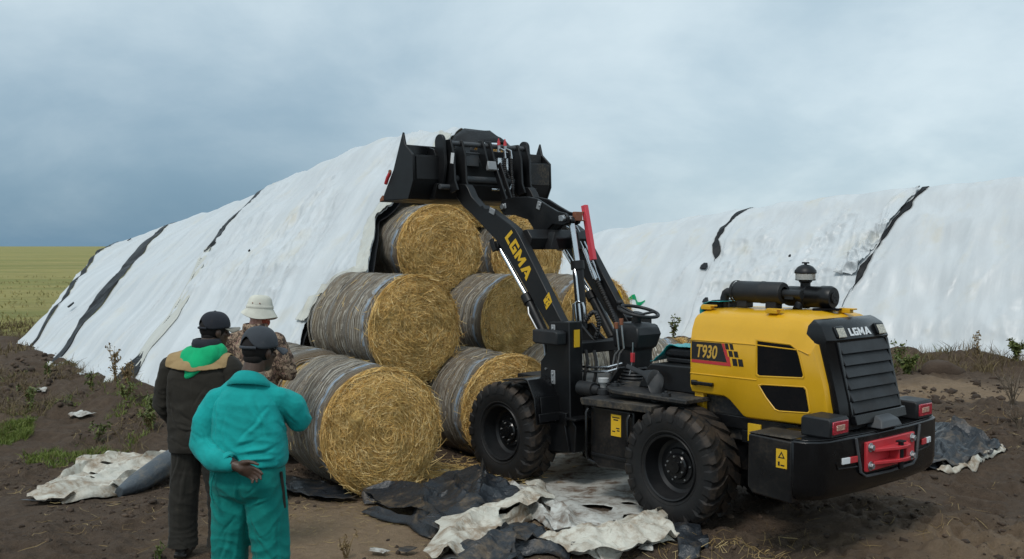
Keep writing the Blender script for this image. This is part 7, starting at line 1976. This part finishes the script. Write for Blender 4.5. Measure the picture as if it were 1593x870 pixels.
def weed(x, y, h, label, n=5, leaf=26, lmat='weedgreen', smat='weeddry', lsz=.05, spread=.35, group=None, dry=0):
    root = empty('weed', (x, y, gh(x, y) - .01)); tag(root, label, 'weed', group)
    b = MB(); L = []
    for k in range(n):
        a = random.uniform(0, 2 * math.pi); le = random.uniform(.05, spread); hh = h * random.uniform(.6, 1.0)
        pts = [Vector((math.cos(a) * le * hh * t ** 1.4 + .01 * math.sin(5 * t + k), math.sin(a) * le * hh * t ** 1.4, hh * t)) for t in np.linspace(0, 1, 6)]
        b.tube(pts, [.006, .0055, .005, .004, .003, .0015], 5); L.append(pts)
        for j in (2, 3, 4):
            if random.random() < .7:
                a2 = random.uniform(0, 6.3); q = pts[j] + Vector((math.cos(a2), math.sin(a2), .9)) * hh * .16; b.tube([pts[j], pts[j].lerp(q, .5) + Vector((0, 0, -.01)), q], [.0035, .003, .0015], 4); L.append([pts[j], q])
    b.build('stem', MT[smat], root, 60)
    P = []
    for _ in range(leaf * n):
        pts = random.choice(L); i = random.randrange(len(pts) - 1); p = pts[i].lerp(pts[i + 1], random.random())
        d = Vector((random.gauss(0, 1), random.gauss(0, 1), random.gauss(.3, .6))).normalized() * lsz * random.uniform(.5, 1.2)
        P.append([tuple(p), tuple(p + d * .4 + Vector((0, 0, .006))), tuple(p + d * .75), tuple(p + d - Vector((0, 0, .012)))])
    P = np.array(P); W = np.broadcast_to(np.array([.15, 1, .8, .05]) * lsz * .20, (len(P), 4))
    V, F = ribbons(P, W); o = link('foliage', np_mesh('foliage', V, F, MT[lmat], smooth=False), root); tag(o, kind='stuff')
    return root


GL = 'weeds at the foot of the left cover'
weed(-5.55, 14.35, .62, 'tallest dry tan weed in front of the left cover, seed heads upright', 7, 22, 'weeddry', 'weeddry', .05, .30, GL)
weed(-5.25, 14.0, .34, 'bushy yellow-brown weed right beside the tall dry one', 8, 26, 'weeddry', 'weeddry', .05, .7, GL)
weed(-5.95, 14.5, .40, 'green weed on the bank to the left of the tall dry one', 5, 26, 'weedgreen', 'weeddry', .05, .5, GL)
weed(-4.45, 12.6, .26, 'low green weed at the cover foot just left of the men', 6, 26, 'weedgreen', 'weedgreen', .06, .9, GL)
weed(-3.75, 12.35, .46, 'thin dry stalk against the white cover beside the dark jacket sleeve', 2, 14, 'weeddry', 'weeddry', .045, .25, GL)
weed(-7.1, 15.7, .30, 'small green weed below the broad black strip of the left cover', 5, 24, 'weedgreen', 'weeddry', .05, .6, GL)
weed(-6.4, 13.6, .32, 'lone yellow-green stalk on the left bank above the grass patch', 2, 22, 'weedgreen', 'weedgreen', .05, .2, GL)
weed(-4.75, 11.7, .24, 'dark low weed above the long muddy cream sheet', 6, 20, 'weedgreen', 'twig', .05, 1.0, GL)
weed(-2.45, 7.05, .14, 'tiny weed beside the left shoe of the dark-clothed man', 4, 12, 'weedgreen', 'weedgreen', .03, .8, GL)
weed(-1.2, 7.35, .22, 'sparse yellowish weed at the bottom edge beside the teal trousers', 4, 12, 'weeddry', 'weeddry', .03, .6, GL)
weed(-6.9, 14.6, 0.3, 'leafy green weed on the left bank below the white scrap', 7, 28, 'weedgreen', 'weeddry', .055, .8, GL)
weed(-4.95, 13.1, 0.34, 'green and brown weed clump between the cover foot and the crumpled pale scrap', 7, 28, 'weedgreen', 'weeddry', .055, .8, GL)
weed(-7.6, 13.9, 0.34, 'dry weed near the left picture edge on the bank', 7, 28, 'weeddry', 'weeddry', .055, .8, GL)
weed(-4.2, 11.9, 0.3, 'green weed on the bank left of the dark sleeve', 7, 28, 'weedgreen', 'weeddry', .055, .8, GL)
GR = 'weeds on the bank below the right cover'
weed(7.05, 18.6, .55, 'tall branching weed right beside the loader grille', 6, 22, 'weedgreen', 'weeddry', .07, .4, GR)
weed(6.9, 17.9, .45, 'leafy green bush close to the loader grille', 10, 48, 'weedgreen', 'weedgreen', .08, .7, GR)
weed(8.35, 18.4, .62, 'tall thin upright stalk midway along the right bank', 2, 26, 'weeddry', 'weeddry', .06, .12, GR)
weed(8.85, 18.0, .42, 'forked green weed right of the tall thin stalk', 8, 40, 'weedgreen', 'weeddry', .08, .5, GR)
weed(9.25, 17.6, .40, 'low leafy weed mass between stalk and picture edge', 12, 48, 'weedgreen', 'weedgreen', .08, .9, GR)
weed(9.75, 17.1, .36, 'green weed nearest the right end of the visible bank', 10, 44, 'weedgreen', 'weeddry', .08, .7, GR)
weed(3.55, 22.6, .55, 'tall weed seen behind the steering column', 6, 20, 'weedgreen', 'weeddry', .09, .6, GR)
GT = 'bare twiggy shrubs on the ploughed bank'
weed(6.55, 13.4, .5, 'larger bare twig shrub on the ploughed bank', 16, 4, 'twig', 'twig', .03, .75, GT)
weed(5.75, 11.6, .36, 'smaller bare twigs low on the ploughed bank', 12, 4, 'twig', 'twig', .03, .8, GT)
weed(7.1, 12.6, .45, 'bare twigs at the right picture edge', 10, 4, 'twig', 'twig', .03, .7, GT)
b = MB(); b.ell((0, 0, .06), (.34, .24, .20), 14, 10); me = b.mesh('boulder', MT['clod'], 40)
for v in me.vertices: v.co *= 1 + .18 * float(fbm(v.co.x * 4, v.co.y * 4, v.co.z * 4, 3, 300))
tag(link('boulder', me, loc=(7.45, 17.75, gh(7.45, 17.75))), 'brown lump of earth on the bank right of the loader grille', 'boulder')

# clods of earth
def clods(n, x0, x1, y0, y1, smin, smax, mask, label):
    pt = scatter(n, x0, x1, y0, y1, mask); b0 = bmesh.new(); bmesh.ops.create_icosphere(b0, subdivisions=1, radius=1)
    bv = np.array([v.co[:] for v in b0.verts]); bf = np.array([[v.index for v in f.verts] for f in b0.faces]); b0.free()
    s = smin + (smax - smin) * RNG.random(n) ** 4
    sc = s[:, None] * RNG.uniform(.6, 1.3, (n, 3)) * np.array([1, 1, .65])
    th = RNG.random(n) * 6.28; V = bv[None] * (1 + RNG.uniform(-.42, .42, (n, len(bv), 1))) * sc[:, None, :]
    c, q = np.cos(th)[:, None], np.sin(th)[:, None]
    V = np.stack([V[..., 0] * c - V[..., 1] * q, V[..., 0] * q + V[..., 1] * c, V[..., 2]], -1)
    V = V + np.stack([pt[:, 0], pt[:, 1], ground_h(pt[:, 0], pt[:, 1]) + s * .15], -1)[:, None, :]
    F = (bf[None] + (np.arange(n) * len(bv))[:, None, None]).reshape(-1, 3)
    return tag(link('soil_clods', np_mesh('soil_clods', V.reshape(-1, 3), F, MT['clod'], smooth=False)), label, kind='stuff')


def lmask(x, y):
    sm = np.exp(-(((x + 1.1) * .75 + (y - 8) * .3) ** 2 / 1.0 + ((y - 8) * .9 - (x + 1.1) * .2) ** 2 / 1.3))
    lx = (x - LD.x) * LU[0] + (y - LD.y) * LU[1]; ly = (x - LD.x) * LN[0] + (y - LD.y) * LN[1]
    ld = (1 - sstep(1.0, 1.5, np.abs(ly))) * sstep(-0.6, 0.2, lx) * (1 - sstep(3.4, 4.2, lx))
    return np.clip(1 - 1.0 * sm - ld, 0.02, 1) * sstep(-.5, .35, fbm(x * .9, y * .9, 4, 3, 401))


clods(9000, -6.2, 7.5, 5.5, 14, .006, .036, lmask, 'small clods of dark soil lying over the bare ground')
clods(1600, -11, -4, 12.5, 20, .012, .07, lambda x, y: sstep(-.4, .4, fbm(x * .8, y * .8, 4, 3, 405)), 'clods of soil thrown up along the left cover')
clods(1200, 4, 12, 11, 19.5, .015, .09, lambda x, y: sstep(-.3, .4, fbm(x * .6, y * .6, 4, 3, 407)), 'clods of soil on the right bank')


def litter(n, mask, x0, x1, y0, y1, lmin, lmax, mat, label, lift=.012, w=.0022):
    pt = scatter(n, x0, x1, y0, y1, mask); L = RNG.uniform(lmin, lmax, n); a = RNG.random(n) * 6.28; k = np.linspace(-.5, .5, 4)[None, :]; bd = RNG.normal(0, 1.2, n)
    th = a[:, None] + bd[:, None] * k; X = pt[:, :1] + np.cos(th) * L[:, None] * k; Y = pt[:, 1:] + np.sin(th) * L[:, None] * k
    Z = ground_h(X, Y) + lift * RNG.random(n)[:, None] + .006 + .03 * (2 * k) ** 2 * RNG.random(n)[:, None] * L[:, None] * 3
    V, F = ribbons(np.stack([X, Y, Z], -1), np.broadcast_to(np.array([.5, 1, 1, .5]) * w, (n, 4)), (0, 0, 1), .5)
    return tag(link('loose_straw', np_mesh('loose_straw', V, F, mat, smooth=False)), label, kind='stuff')


litter(2600, lambda x, y: np.exp(-((x + .62) ** 2 / .22 + (y - 9.75) ** 2 / .22)), -2.6, 1.2, 8.8, 11.2, .06, .25, MT['straw'], 'straw fallen at the foot of the bottom bales', .07)
litter(160, lambda x, y: np.exp(-((x - 1.55) ** 2 / .25 + (y - 7.5) ** 2 / .12)), .9, 3.0, 6.8, 8.2, .06, .25, MT['straw_pale'], 'straw trodden into the soil beside the rear wheel', .03)
litter(1500, lambda x, y: lmask(x, y), -5.5, 6.5, 6, 13, .05, .22, MT['straw_pale'], 'stray stalks scattered over the bare soil', .015, .0016)
litter(700, lambda x, y: np.exp(-((x + 1.3) ** 2 / .6 + (y - 8.6) ** 2 / .7)), -2.6, .4, 7, 10, .03, .12, MT['straw_pale'], 'bits of straw on the trampled earth before the front bale', .01, .0014)
